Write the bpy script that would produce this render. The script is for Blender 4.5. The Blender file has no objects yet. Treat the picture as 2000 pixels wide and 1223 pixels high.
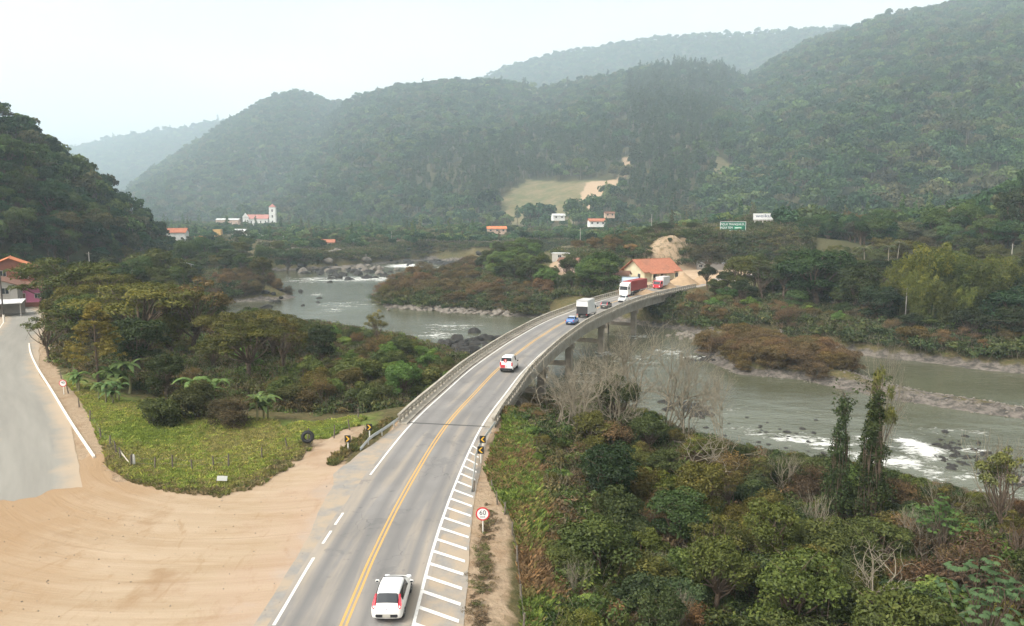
import bpy, bmesh, math, random
import numpy as np
from mathutils import Vector, Matrix
R = math.radians
scene = bpy.context.scene
COL = scene.collection
random.seed(7)
RNG = np.random.default_rng(11)

# ------------------------------------------------------------------ camera
CAM_H, PITCH, FPX = 20.0, R(7.6), 1450.0
cam = bpy.data.cameras.new('camera')
cam.sensor_width = 36.0
cam.lens = 36.0 * FPX / 2000.0
cam.clip_start, cam.clip_end = 0.5, 20000
camo = bpy.data.objects.new('camera', cam)
COL.objects.link(camo)
camo.location = (0, 0, CAM_H)
camo.rotation_euler = (R(90) - PITCH, 0, 0)
scene.camera = camo

# ------------------------------------------------------------------ sky, sun, exposure
SUN_EL, SUN_AZ = R(52), R(-125)       # azimuth measured from +Y towards +X
world = bpy.data.worlds.new('World')
scene.world = world
world.use_nodes = True
wn, wl = world.node_tree.nodes, world.node_tree.links
wn.clear()
w_out = wn.new('ShaderNodeOutputWorld')
w_bg = wn.new('ShaderNodeBackground')
w_sky = wn.new('ShaderNodeTexSky')
w_sky.sky_type = 'NISHITA'
w_sky.sun_disc = False
w_sky.sun_elevation = SUN_EL
w_sky.sun_rotation = SUN_AZ
w_sky.air_density, w_sky.dust_density, w_sky.ozone_density = 1.0, 5.0, 1.0
w_bw = wn.new('ShaderNodeRGBToBW')
w_tint = wn.new('ShaderNodeMix'); w_tint.data_type = 'RGBA'; w_tint.blend_type = 'MULTIPLY'
w_tint.inputs[0].default_value = 1.0
w_tint.inputs[7].default_value = (1.0, 0.965, 0.915, 1)
w_mix = wn.new('ShaderNodeMix'); w_mix.data_type = 'RGBA'
w_mix.inputs[0].default_value = 0.9            # cloud cover: how far the blue is greyed out
w_tc = wn.new('ShaderNodeTexCoord')
w_map = wn.new('ShaderNodeMapping'); w_map.inputs['Scale'].default_value = (1.2, 1.2, 4.0)
w_noise = wn.new('ShaderNodeTexNoise')
w_noise.inputs['Scale'].default_value = 1.6; w_noise.inputs['Detail'].default_value = 5
w_rng = wn.new('ShaderNodeMapRange')
w_rng.inputs['From Min'].default_value, w_rng.inputs['From Max'].default_value = 0.3, 0.7
w_rng.inputs['To Min'].default_value, w_rng.inputs['To Max'].default_value = 1.85, 2.3
w_mul = wn.new('ShaderNodeMix'); w_mul.data_type = 'RGBA'; w_mul.blend_type = 'MULTIPLY'
w_mul.inputs[0].default_value = 1.0
wl.new(w_sky.outputs[0], w_bw.inputs[0])
wl.new(w_bw.outputs[0], w_tint.inputs[6])
wl.new(w_sky.outputs[0], w_mix.inputs[6])
wl.new(w_tint.outputs[2], w_mix.inputs[7])
wl.new(w_tc.outputs['Generated'], w_map.inputs[0])
wl.new(w_map.outputs[0], w_noise.inputs['Vector'])
wl.new(w_noise.outputs[0], w_rng.inputs[0])
wl.new(w_mix.outputs[2], w_mul.inputs[6])
wl.new(w_rng.outputs[0], w_mul.inputs[7])
wl.new(w_mul.outputs[2], w_bg.inputs[0])
wl.new(w_bg.outputs[0], w_out.inputs[0])
w_bg.inputs[1].default_value = 0.14

sun_d = bpy.data.lights.new('sun', 'SUN')
sun_d.energy, sun_d.angle, sun_d.color = 0.9, R(16), (1.0, 0.96, 0.9)
sun = bpy.data.objects.new('sun', sun_d)
COL.objects.link(sun)
sdir = Vector((math.sin(SUN_AZ) * math.cos(SUN_EL), math.cos(SUN_AZ) * math.cos(SUN_EL), math.sin(SUN_EL)))
sun.rotation_euler = sdir.to_track_quat('Z', 'Y').to_euler()
sun.location = (0, 0, 500)

scene.view_settings.view_transform = 'Standard'
scene.view_settings.look = 'None'
scene.view_settings.gamma = 1.0
scene.view_settings.exposure = 0.66
scene.view_settings.use_curve_mapping = False
cy = scene.cycles
cy.use_denoising = True
cy.max_bounces, cy.diffuse_bounces, cy.glossy_bounces = 5, 2, 2
cy.transmission_bounces, cy.volume_bounces, cy.transparent_max_bounces = 3, 3, 6
cy.use_adaptive_sampling = True
cy.adaptive_threshold = 0.02
cy.caustics_reflective = cy.caustics_refractive = False

# ------------------------------------------------------------------ helpers: placing
def ray(u, v):
    dx, dv = (u - 1000) / FPX, (v - 611.5) / FPX
    return Vector((dx, math.cos(PITCH) - dv * math.sin(PITCH), -math.sin(PITCH) - dv * math.cos(PITCH)))
def G(u, v, z=0.0):                       # the point of a level plane
    d = ray(u, v); t = (z - CAM_H) / d.z
    return Vector((d.x * t, d.y * t, z))
def at(u, v, Y):                          # the point at a distance
    d = ray(u, v); t = Y / d.y
    return Vector((d.x * t, Y, CAM_H + d.z * t))
def proj(P):                              # world -> photograph, numpy
    P = np.asarray(P, float)
    x, y, z = P[..., 0], P[..., 1], P[..., 2] - CAM_H
    c, s = math.cos(PITCH), math.sin(PITCH)
    dep = y * c - z * s
    return 1000 + FPX * x / dep, 611.5 - FPX * (y * s + z * c) / dep

# ------------------------------------------------------------------ helpers: noise
_tab = RNG.random((256, 256))
def vnoise(x, y):
    x = np.asarray(x, float); y = np.asarray(y, float)
    xi, yi = np.floor(x).astype(int), np.floor(y).astype(int)
    fx, fy = x - xi, y - yi
    fx, fy = fx * fx * (3 - 2 * fx), fy * fy * (3 - 2 * fy)
    a, b = _tab[xi & 255, yi & 255], _tab[(xi + 1) & 255, yi & 255]
    c, d = _tab[xi & 255, (yi + 1) & 255], _tab[(xi + 1) & 255, (yi + 1) & 255]
    return (a * (1 - fx) + b * fx) * (1 - fy) + (c * (1 - fx) + d * fx) * fy - 0.5
def fbm(x, y, o=4):
    r, a = 0, 1.0
    for i in range(o):
        r = r + a * vnoise(np.asarray(x) * 2 ** i + 17.3 * i, np.asarray(y) * 2 ** i + 5.1 * i); a *= 0.5
    return r
def sstep(a, b, x):
    t = np.clip((x - a) / (b - a), 0, 1); return t * t * (3 - 2 * t)
def pip(poly, x, y):
    ins = np.zeros(np.shape(x), bool); n = len(poly)
    for i in range(n):
        x1, y1 = poly[i]; x2, y2 = poly[(i + 1) % n]
        if y1 == y2: continue
        ins ^= ((y1 > y) != (y2 > y)) & (x < (x2 - x1) * (y - y1) / (y2 - y1) + x1)
    return ins
def pdist(poly, x, y, closed=True):
    d = np.full(np.shape(x), 1e9); n = len(poly)
    for i in range(n if closed else n - 1):
        ax, ay = poly[i]; bx, by = poly[(i + 1) % n]
        dx, dy = bx - ax, by - ay
        t = np.clip(((x - ax) * dx + (y - ay) * dy) / (dx * dx + dy * dy + 1e-9), 0, 1)
        d = np.minimum(d, np.hypot(x - ax - t * dx, y - ay - t * dy))
    return d
def sdist(poly, x, y):                    # negative inside
    return np.where(pip(poly, x, y), -1, 1) * pdist(poly, x, y)
def catmull(pts, step):
    pts = [np.array(p, float) for p in pts]
    P = [2 * pts[0] - pts[1]] + pts + [2 * pts[-1] - pts[-2]]
    out = []
    for i in range(1, len(P) - 2):
        p0, p1, p2, p3 = P[i - 1:i + 3]
        n = max(2, int(np.linalg.norm(p2 - p1) / step))
        for k in range(n):
            t = k / n
            out.append(0.5 * ((2 * p1) + (p2 - p0) * t + (2 * p0 - 5 * p1 + 4 * p2 - p3) * t * t + (3 * p1 - p0 - 3 * p2 + p3) * t ** 3))
    out.append(P[-2]); return np.array(out)

# ------------------------------------------------------------------ helpers: materials
MATS = {}
def newmat(name):
    m = bpy.data.materials.new(name); m.use_nodes = True
    m.node_tree.nodes.clear(); MATS[name] = m
    return m, m.node_tree.nodes, m.node_tree.links
def N(nodes, typ, **kw):
    n = nodes.new('ShaderNode' + typ)
    for k, v in kw.items():
        if k in n.inputs: n.inputs[k].default_value = v
        else: setattr(n, k, v)
    return n
def mixc(nodes, links, fac, a, b, blend='MIX'):
    n = nodes.new('ShaderNodeMix'); n.data_type = 'RGBA'; n.blend_type = blend
    for sock, val in ((n.inputs[0], fac), (n.inputs[6], a), (n.inputs[7], b)):
        if hasattr(val, 'is_linked') or isinstance(val, bpy.types.NodeSocket): links.new(val, sock)
        elif isinstance(val, (tuple, list)): sock.default_value = (*val[:3], 1)
        else: sock.default_value = val
    return n.outputs[2]
def ramp(nodes, links, fac, lo, hi, a=0.0, b=1.0):
    n = nodes.new('ShaderNodeMapRange'); links.new(fac, n.inputs[0])
    n.inputs[1].default_value, n.inputs[2].default_value = lo, hi
    n.inputs[3].default_value, n.inputs[4].default_value = a, b
    return n.outputs[0]
def math_(nodes, links, op, a, b=None):
    n = nodes.new('ShaderNodeMath'); n.operation = op
    for s, v in ((n.inputs[0], a), (n.inputs[1], b)):
        if v is None: continue
        if isinstance(v, bpy.types.NodeSocket): links.new(v, s)
        else: s.default_value = v
    return n.outputs[0]
def noise(nodes, links, scale, detail=4, vec=None, rough=0.55, dist=0.0):
    n = N(nodes, 'TexNoise', Scale=scale, Detail=detail, Roughness=rough, Distortion=dist)
    if vec is not None: links.new(vec, n.inputs['Vector'])
    return n.outputs[0]
def objco(nodes, links, scale=(1, 1, 1), rot=(0, 0, 0)):
    tc = nodes.new('ShaderNodeTexCoord'); mp = nodes.new('ShaderNodeMapping')
    mp.inputs['Scale'].default_value = scale; mp.inputs['Rotation'].default_value = rot
    links.new(tc.outputs['Object'], mp.inputs[0]); return mp.outputs[0]
def finish(nodes, links, col, rough=0.8, bump=None, bstr=0.3, bdist=0.05, metal=0.0, spec=0.3, coat=0.0):
    p = N(nodes, 'BsdfPrincipled'); o = nodes.new('ShaderNodeOutputMaterial')
    if isinstance(col, bpy.types.NodeSocket): links.new(col, p.inputs['Base Color'])
    else: p.inputs['Base Color'].default_value = (*col[:3], 1)
    if isinstance(rough, bpy.types.NodeSocket): links.new(rough, p.inputs['Roughness'])
    else: p.inputs['Roughness'].default_value = rough
    p.inputs['Metallic'].default_value = metal
    p.inputs['Specular IOR Level'].default_value = spec
    p.inputs['Coat Weight'].default_value = coat
    if bump is not None:
        b = N(nodes, 'Bump', Strength=bstr, Distance=bdist); links.new(bump, b.inputs['Height']); links.new(b.outputs[0], p.inputs['Normal'])
    links.new(p.outputs[0], o.inputs[0]); return p
def plain(name, col, rough=0.6, var=0.12, scale=3.0, metal=0.0, spec=0.4, coat=0.0, dirt=None, bstr=0.15):
    """a painted / mineral surface: base colour with noise variation, optional grime"""
    if name in MATS: return MATS[name]
    m, n, l = newmat(name)
    v = objco(n, l)
    f = noise(n, l, scale, 5, v)
    lo, hi = [c * (1 - var) for c in col], [min(1, c * (1 + var)) for c in col]
    c = mixc(n, l, ramp(n, l, f, 0.3, 0.7), lo, hi)
    if dirt:
        g = noise(n, l, scale * 0.45, 6, v, 0.7)
        c = mixc(n, l, ramp(n, l, g, 0.48, 0.75, 0, dirt[3]), c, dirt[:3])
    finish(n, l, c, rough, noise(n, l, scale * 6, 3, v), bstr, 0.02, metal, spec, coat)
    return m

# ------------------------------------------------------------------ helpers: objects
def link(o, parent=None):
    COL.objects.link(o)
    if parent is not None: o.parent = parent
    return o
def tag(o, label=None, cat=None, group=None, kind=None):
    if label: o['label'] = label
    if cat: o['category'] = cat
    if group: o['group'] = group
    if kind: o['kind'] = kind
    return o
def empty(name, loc=(0, 0, 0), rz=0.0, label=None, cat=None, group=None):
    o = bpy.data.objects.new(name, None); o.empty_display_size = 0.5
    o.location = loc; o.rotation_euler = (0, 0, rz)
    link(o); return tag(o, label, cat, group)
def obj(name, me, mat=None, parent=None, loc=None, rot=None):
    o = bpy.data.objects.new(name, me)
    if mat is not None and not me.materials:
        for m_ in (mat if isinstance(mat, (list, tuple)) else [mat]): me.materials.append(m_)
    if loc is not None: o.location = loc
    if rot is not None: o.rotation_euler = rot
    return link(o, parent)
def mesh(name, verts, faces, smooth=False):
    me = bpy.data.meshes.new(name)
    me.from_pydata([tuple(v) for v in verts], [], [tuple(f) for f in faces])
    if smooth: me.polygons.foreach_set('use_smooth', [True] * len(me.polygons))
    me.update(); return me
def npmesh(name, verts, faces, smooth=False, mat_idx=None):
    """verts (n,3), faces (m,k) numpy: fast"""
    verts = np.ascontiguousarray(verts, np.float32); faces = np.ascontiguousarray(faces, np.int32)
    me = bpy.data.meshes.new(name); k = faces.shape[1]
    me.vertices.add(len(verts)); me.vertices.foreach_set('co', verts.ravel())
    me.loops.add(faces.size); me.loops.foreach_set('vertex_index', faces.ravel())
    me.polygons.add(len(faces)); me.polygons.foreach_set('loop_start', np.arange(0, faces.size, k, dtype=np.int32))
    if mat_idx is not None: me.polygons.foreach_set('material_index', mat_idx.astype(np.int32))
    if smooth: me.polygons.foreach_set('use_smooth', np.ones(len(faces), bool))
    me.update(calc_edges=True); me.validate(); return me
def fattr(me, name, data, dom='POINT', typ='FLOAT'):
    a = me.attributes.new(name, typ, dom)
    data = np.ascontiguousarray(data, np.float32)
    a.data.foreach_set({'FLOAT': 'value', 'FLOAT_VECTOR': 'vector', 'FLOAT_COLOR': 'color'}[typ], data.ravel())
class MB:
    """collects boxes, tubes, prisms into ONE mesh"""
    def __init__(s): s.v, s.f = [], []
    def add(s, vs, fs, M=None):
        b = len(s.v); s.v += [tuple(M @ Vector(v)) if M else tuple(v) for v in vs]
        s.f += [tuple(i + b for i in f) for f in fs]; return s
    def box(s, c, size, M=None, taper=1.0, ch=0.0):
        x, y, z = [q / 2 for q in size]; cx, cy_, cz = c
        if ch <= 0:
            vs = [(cx + sx * x * (taper if sz > 0 else 1), cy_ + sy * y * (taper if sz > 0 else 1), cz + sz * z) for sz in (-1, 1) for sx, sy in ((-1, -1), (1, -1), (1, 1), (-1, 1))]
            fs = [(3, 2, 1, 0), (4, 5, 6, 7), (0, 1, 5, 4), (1, 2, 6, 5), (2, 3, 7, 6), (3, 0, 4, 7)]
            return s.add(vs, fs, M)
        vs, fs = [], []
        ring = [(-x + ch, -y), (x - ch, -y), (x, -y + ch), (x, y - ch), (x - ch, y), (-x + ch, y), (-x, y - ch), (-x, -y + ch)]
        lv = [(-z, 1 - ch / max(x, y)), (-z + ch, 1), (z - ch, 1), (z, 1 - ch / max(x, y))]
        for zz, k in lv:
            for (a, b) in ring: vs.append((cx + a * k, cy_ + b * k, cz + zz))
        for j in range(3):
            for i in range(8): fs.append((j * 8 + i, j * 8 + (i + 1) % 8, j * 8 + 8 + (i + 1) % 8, j * 8 + 8 + i))
        fs += [tuple(range(7, -1, -1)), tuple(range(24, 32))]
        return s.add(vs, fs, M)
    def tube(s, a, b, r1, r2=None, n=8, cap=True, M=None):
        a, b = Vector(a), Vector(b); r2 = r1 if r2 is None else r2
        d = (b - a).normalized(); q = d.to_track_quat('Z', 'Y')
        vs = [a + q @ Vector((math.cos(2 * math.pi * i / n) * r1, math.sin(2 * math.pi * i / n) * r1, 0)) for i in range(n)]
        vs += [b + q @ Vector((math.cos(2 * math.pi * i / n) * r2, math.sin(2 * math.pi * i / n) * r2, 0)) for i in range(n)]
        fs = [(i, (i + 1) % n, n + (i + 1) % n, n + i) for i in range(n)]
        if cap: fs += [tuple(range(n - 1, -1, -1)), tuple(range(n, 2 * n))]
        return s.add(vs, fs, M)
    def prism(s, poly, z0, z1, M=None):       # polygon in xy, extruded along z
        n = len(poly)
        vs = [(p[0], p[1], z0) for p in poly] + [(p[0], p[1], z1) for p in poly]
        fs = [tuple(range(n - 1, -1, -1)), tuple(range(n, 2 * n))] + [(i, (i + 1) % n, n + (i + 1) % n, n + i) for i in range(n)]
        return s.add(vs, fs, M)
    def quad(s, a, b, c, d): return s.add([a, b, c, d], [(0, 1, 2, 3)])
    def build(s, name, mat=None, parent=None, loc=None, rot=None, smooth=False):
        return obj(name, mesh(name, s.v, s.f, smooth), mat, parent, loc, rot)
def copy_tree(o, parent=None):
    c = o.copy(); COL.objects.link(c); c.parent = parent
    for ch in list(o.children): copy_tree(ch, c)
    return c
def text_mesh(body, size, ext=0.0, align='CENTER', sx=1.0):
    cu = bpy.data.curves.new('lettering', 'FONT'); cu.body = body; cu.size = size
    cu.align_x, cu.align_y = align, 'CENTER'; cu.extrude = ext; cu.resolution_u = 3
    t = bpy.data.objects.new('lettering', cu); COL.objects.link(t)
    dg = bpy.context.evaluated_depsgraph_get(); dg.update()
    me = bpy.data.meshes.new_from_object(t.evaluated_get(dg))
    bpy.data.objects.remove(t); bpy.data.curves.remove(cu)
    if sx != 1.0: me.transform(Matrix.Diagonal((sx, 1, 1, 1)))
    return me

# ================================================================== layout of the place (metres)
WATER = -8.0
ROAD = catmull([(-8.6, -30), (-8.35, 10), (-8.25, 34), (-8.15, 43), (-7.6, 54), (-6.3, 68.5), (-4.1, 82), (-1.2, 97.4), (4.8, 120.8),
                (13.2, 145.7), (31.0, 183), (59.6, 221), (96, 255), (150, 292), (215, 325)], 1.0)
def path_frames(P):
    T = np.gradient(P, axis=0); T /= np.linalg.norm(T, axis=1)[:, None]
    return T, np.stack([T[:, 1], -T[:, 0]], 1)            # tangent, right-hand normal
ROAD_T, ROAD_N = path_frames(ROAD)
ROAD_S = np.concatenate([[0], np.cumsum(np.linalg.norm(np.diff(ROAD, axis=0), axis=1))])
def road_i(y): return int(np.argmin(np.abs(ROAD[:, 1] - y)))
def road_pt(y, off, z=0.0):
    s = np.interp(y, ROAD[:, 1], ROAD_S)
    p = [np.interp(s, ROAD_S, ROAD[:, k]) for k in (0, 1)]; n = [np.interp(s, ROAD_S, ROAD_N[:, k]) for k in (0, 1)]
    return Vector((p[0] + n[0] * off, p[1] + n[1] * off, z))
def road_heading(y):
    i = road_i(y); return math.atan2(-ROAD_T[i, 0], ROAD_T[i, 1])      # rotation that turns +Y along the road
BR0, BR1 = 69.0, 206.0                                     # bridge from / to (y of the centre line)
SIDE = catmull([(-17, 12), (-28, 36), (-34.5, 50), (-42, 62), (-51, 75), (-62, 89), (-71, 103), (-79, 116), (-87, 130), (-97, 146), (-112, 163), (-135, 180)], 1.5)
SIDE_T, SIDE_N = path_frames(SIDE)
RIVER = [(52, 60), (44, 70), (36, 77), (28, 82), (22, 90), (16, 102), (8, 112), (0, 120), (-7, 133), (-18, 150), (-40, 165), (-58, 175), (-75, 194), (-96, 208),
         (-97, 226), (-88, 236), (-75, 241), (-73, 250), (-84, 274), (-95, 298), (-112, 335), (-121, 356), (-118, 368), (-96, 383), (-80, 401), (-69, 433), (-52, 452),
         (-16, 446), (25, 452), (70, 440), (70, 405), (20, 397), (-6, 385), (-18, 352), (-33, 318), (-46, 280), (-45, 240), (-38, 222), (-22, 216), (-11, 210), (0, 203), (10, 199),
         (25, 192), (38, 182), (47, 168), (64, 151), (81, 136), (92, 128), (130, 106), (185, 82), (240, 62), (240, -40), (110, -40), (90, 15), (66, 44)]
ISLE = [(37, 150), (39, 128), (47, 124.5), (58, 109.5), (70, 99), (84, 90), (110, 76), (112, 82), (88, 96), (74, 106), (66, 114), (62, 124), (62.5, 143), (57, 160), (47, 162)]
FIELD = [tuple(G(*p)[:2]) for p in ((200, 905), (245, 932), (330, 957), (430, 964), (500, 947), (560, 907), (620, 862), (665, 846), (720, 822), (690, 800), (560, 815), (430, 805), (330, 790), (230, 770), (120, 735), (130, 790))]
LOT = [tuple(G(*p)[:2]) for p in ((548, 1223), (700, 950), (688, 925), (640, 905), (672, 862), (700, 838), (668, 842), (612, 872), (560, 912), (498, 951), (430, 967), (330, 960), (245, 936), (185, 893), (150, 905), (-40, 945), (-120, 965), (-100, 1260), (-150, 1500), (400, 1500))]
YARD = [(30, 199), (37, 200), (48, 213), (63, 231), (85, 249), (104, 264), (98, 280), (72, 272), (50, 258), (36, 243), (30, 215)]

CUT = [(44, 258), (52, 258), (62, 268), (68, 276), (62, 282), (52, 276), (46, 268)]
CTRL = np.array([  # x, y, height of the undisturbed land
    (-8, 20, 0), (-8, 50, 0), (-25, 40, 0), (-20, 60, -.2), (-25, 68, -.5), (-35, 72, -.4), (-14, 72, -1.2), (-22, 85, -1.6), (-40, 90, -1.0), (-55, 95, -.2), (-12, 90, -3), (-25, 110, -3), (-45, 115, -2.2), (-65, 120, -.8), (-10, 110, -5), (-25, 135, -5), (-45, 145, -4.5), (-75, 140, -2), (-70, 165, -4),
    (-95, 150, 0), (-115, 170, 1), (-100, 190, -3), (-110, 215, -4), (-90, 120, 0.3), (-60, 60, 0), (-80, 90, 0.5), (-130, 230, -1), (-120, 260, -4), (-140, 320, -3), (-160, 280, 0), (-190, 230, 4), (-150, 380, -2), (-130, 410, -2), (-180, 460, 0), (-90, 430, -3), (-90, 480, 0), (-30, 480, 0), (30, 480, 2), (-150, 560, -1), (0, 600, 5), (100, 520, 7), (-250, 650, 0), (-320, 800, 1), (-500, 1000, 3), (0, 800, 8), (200, 700, 14),
    (-3, 50, -.05), (2, 42, -2.2), (6, 42, -3.6), (10, 30, -4), (16, 40, -5), (2, 60, -2.8), (6, 70, -4), (14, 60, -5.5), (24, 60, -6.5), (30, 45, -6), (40, 40, -6.5), (4, 85, -5.5), (12, 85, -6), (25, 20, -5), (0, 100, -6.5), (0, 25, -.6), (45, 20, -6),
    (-20, 300, -4), (-25, 250, -5.5), (-10, 225, -4.5), (0, 240, -2), (0, 270, -1), (15, 215, -3), (20, 235, -1), (10, 300, 1), (25, 340, 2), (5, 370, -2), (40, 380, 4),
    (40, 215, 0), (55, 240, 0), (75, 255, 0.3), (40, 245, 0.5), (45, 268, 8), (60, 275, 12), (75, 282, 13), (30, 275, 6), (20, 290, 6), (95, 285, 10.5), (89, 290, 10.0), (90, 297, 11.2), (84, 284, 10), (103, 304, 14.6), (105, 296, 13.5), (120, 302, 16), (110, 320, 17), (85, 320, 13), (60, 330, 8), (140, 300, 15), (60, 400, 6), (120, 380, 12),
    (45, 195, -3), (55, 185, -4), (70, 175, -3.5), (85, 160, -4), (100, 150, -4), (70, 200, -.5), (90, 190, 0), (110, 180, 0), (130, 160, -1), (95, 215, 0.3), (120, 210, 2), (115, 250, 1.5), (150, 230, 5), (170, 200, 4), (160, 260, 9), (200, 240, 10), (220, 180, 5), (180, 130, -3), (150, 310, 14), (200, 320, 18), (250, 250, 16),
    (-220, 150, 6), (-250, 300, 10), (-150, 120, 2), (-120, 80, 1), (-60, 20, 0), (-100, 30, 0), (150, 20, -7), (200, 500, 14), (300, 400, 20), (0, -20, 0), (60, -20, -6)], float)
def base_h(x, y):
    num = np.zeros(np.shape(x)); den = np.zeros(np.shape(x))
    for cx, cy_, cz in CTRL:
        w = 1.0 / (((x - cx) ** 2 + (y - cy_) ** 2) + 9.0) ** 1.8
        num += w * cz; den += w
    return num / den
ROAD_A = [tuple(p) for p in ROAD[::3] if p[1] <= BR0 + 1]; ROAD_B = [tuple(p) for p in ROAD[::3] if p[1] >= BR1 - 2]
SIDE_L = [tuple(p) for p in SIDE[::2]]
def land(x, y):
    """height of the land, water bed included"""
    x = np.asarray(x, float); y = np.asarray(y, float)
    near = (np.abs(x) < 420) & (y < 640) & (y > -60)
    h = base_h(x, y) + fbm(x * .06, y * .06, 4) * 1.1 * sstep(2, 30, np.abs(x + 8)) + fbm(x * .012, y * .012, 3) * 2.5 * sstep(60, 200, y)
    far = sstep(450, 900, np.hypot(x, y)); h = h * (1 - far) + far * (1 + fbm(x * .004, y * .004, 3) * 3)
    dl = np.where(near, pdist(LOT, x, y) * np.where(pip(LOT, x, y), -1, 1), 99)
    h = np.where(dl < 6, -.025 + (h + .025) * sstep(0, 6, dl), h)
    h = h + np.where(near, fbm(x * .22, y * .22, 4) * 1.7 * sstep(2, -3, sdist(CUT, x, y)), 0)
    dy = np.where(near, sdist(YARD, x, y), 99); h = -.07 + (h + .07) * sstep(0, 7, dy)
    for pl, hw, sl in ((ROAD_A, 7.2, 7), (ROAD_B, 5.4, 9), (SIDE_L, 5.2, 9)):
        d = np.where(near, pdist(pl, x, y, False), 999) - hw
        h = -.025 + (h + .025) * sstep(0, sl, d)
    dr = np.where(near, sdist(RIVER, x, y), 99); di = np.where(near, sdist(ISLE, x, y), 99)
    dw = np.where(di < 0, -di, np.where(dr < 0, np.maximum(dr, -di), dr))      # >0 on land
    dw = dw + fbm(x * .13, y * .13, 3) * 2.2
    isl = di < 1.5
    top = np.where(isl, WATER + 1.0 + 0.5 * (y > 122), h)
    h2 = np.where(dw > 0, WATER + 0.02 + (top - WATER - .02) * sstep(0, np.where(isl, 5, np.where(y > 190, 11, 9)), dw), WATER - np.minimum(1.8, -dw * .25))
    return np.where(near, h2, h)

def axis(segs):
    out = []
    for a, b, st in segs: out += list(np.arange(a, b, st))
    return np.array(out + [segs[-1][1]])
gx = axis([(-3800, -1400, 200), (-1400, -420, 45), (-420, -140, 7), (-140, -66, 2.4), (-66, 64, 1.15), (64, 140, 2.4), (140, 420, 7), (420, 1400, 45), (1400, 3800, 200)])
gy = axis([(-300, 10, 20), (10, 125, 1.15), (125, 230, 2.0), (230, 470, 3.5), (470, 660, 8), (660, 1400, 40), (1400, 4600, 200)])
GX, GY = np.meshgrid(gx, gy)
GZ = land(GX.ravel(), GY.ravel())
def grid_faces(nx, ny):
    i = np.arange(nx * ny).reshape(ny, nx)
    return np.stack([i[:-1, :-1].ravel(), i[:-1, 1:].ravel(), i[1:, 1:].ravel(), i[1:, :-1].ravel()], 1)
GZ2 = GZ.reshape(GX.shape)
def land1(x, y):                          # height of the ground mesh at a point
    i = min(max(int(np.searchsorted(gx, x)) - 1, 0), len(gx) - 2); j = min(max(int(np.searchsorted(gy, y)) - 1, 0), len(gy) - 2)
    a, b = (x - gx[i]) / (gx[i + 1] - gx[i]), (y - gy[j]) / (gy[j + 1] - gy[j])
    return float((GZ2[j, i] * (1 - a) + GZ2[j, i + 1] * a) * (1 - b) + (GZ2[j + 1, i] * (1 - a) + GZ2[j + 1, i + 1] * a) * b)
def landv(x, y): return np.array([land1(a, b) for a, b in zip(x, y)])
g_me = npmesh('ground', np.stack([GX.ravel(), GY.ravel(), GZ], 1), grid_faces(len(gx), len(gy)), True)
# what grows or lies where: real cover of the land, one value per kind
X, Y = GX.ravel(), GY.ravel()
nearm = (np.abs(X) < 420) & (Y < 640)
d_shore = np.where(nearm, np.minimum(np.abs(sdist(RIVER, X, Y)), np.abs(sdist(ISLE, X, Y))), 99)
rock = np.where(nearm, sstep(0.9, 0.2, (GZ - WATER) / 1.6), 0)
d_shoulder = pdist(ROAD_A, X, Y, False)
right = X > np.interp(Y, ROAD[:, 1], ROAD[:, 0])
dirt = np.maximum(sstep(2.5, 0, np.where(nearm, sdist(LOT, X, Y), 99)), sstep(4, 0, np.where(nearm, sdist(YARD, X, Y), 99)))
dirt = np.maximum(dirt, np.where(right & (Y < 61), sstep(9.6, 7.2, d_shoulder) * .72, np.where(Y < 72, sstep(5.6, 4.6, d_shoulder), 0)))
dirt = np.maximum(dirt, sstep(6.4, 4.9, pdist(SIDE_L, X, Y, False)))
CUT = [(44, 258), (52, 258), (62, 268), (68, 276), (62, 282), (52, 276), (46, 268)]
dirt = np.maximum(dirt, sstep(3, -3, sdist(CUT, X, Y)) * .58)
dirt = np.maximum(dirt, sstep(3, -1, sdist([(9, 246), (20, 240), (26, 262), (20, 285), (14, 270)], X, Y)))
dirt = np.maximum(dirt, sstep(3, -1, sdist([(100, 291), (106, 290), (110, 301), (103, 303)], X, Y)))
green = np.where(nearm, sstep(4, -2, sdist(FIELD, X, Y)), 0)
fattr(g_me, 'dirt', dirt); fattr(g_me, 'rock', rock * (1 - dirt)); fattr(g_me, 'green', green)

m, n, l = newmat('ground')
co = objco(n, l)
def att(nodes, name, typ='GEOMETRY'):
    a = nodes.new('ShaderNodeAttribute'); a.attribute_name = name; a.attribute_type = typ; return a
big, fine = noise(n, l, .09, 5, co), noise(n, l, 1.7, 6, co, .65)
veg = mixc(n, l, ramp(n, l, big, .35, .65), (.055, .062, .022), (.10, .085, .038))
veg = mixc(n, l, ramp(n, l, fine, .4, .75), veg, (.16, .12, .06))
grs = mixc(n, l, ramp(n, l, fine, .3, .7), (.10, .15, .03), (.17, .19, .05))
sand = mixc(n, l, ramp(n, l, fine, .3, .7), (.29, .21, .135), (.38, .29, .195))
sand = mixc(n, l, ramp(n, l, noise(n, l, .5, 5, co), .5, .7, 0, .7), sand, (.27, .175, .10))
rk = mixc(n, l, ramp(n, l, noise(n, l, .8, 6, co, .7), .4, .62), (.06, .055, .047), (.19, .165, .14))
def edged(name, lo, hi, amp):
    s = math_(n, l, 'ADD', att(n, name).outputs['Fac'], math_(n, l, 'MULTIPLY', math_(n, l, 'SUBTRACT', noise(n, l, .7, 5, co), .5), amp))
    return ramp(n, l, s, lo, hi)
c = mixc(n, l, edged('green', .3, .7, 1.2), veg, grs)
c = mixc(n, l, edged('rock', .35, .6, .9), c, rk)
c = mixc(n, l, edged('dirt', .4, .6, .9), c, sand)
finish(n, l, c, .95, noise(n, l, 2.2, 6, co, .7), .9, .35, spec=.1)
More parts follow.
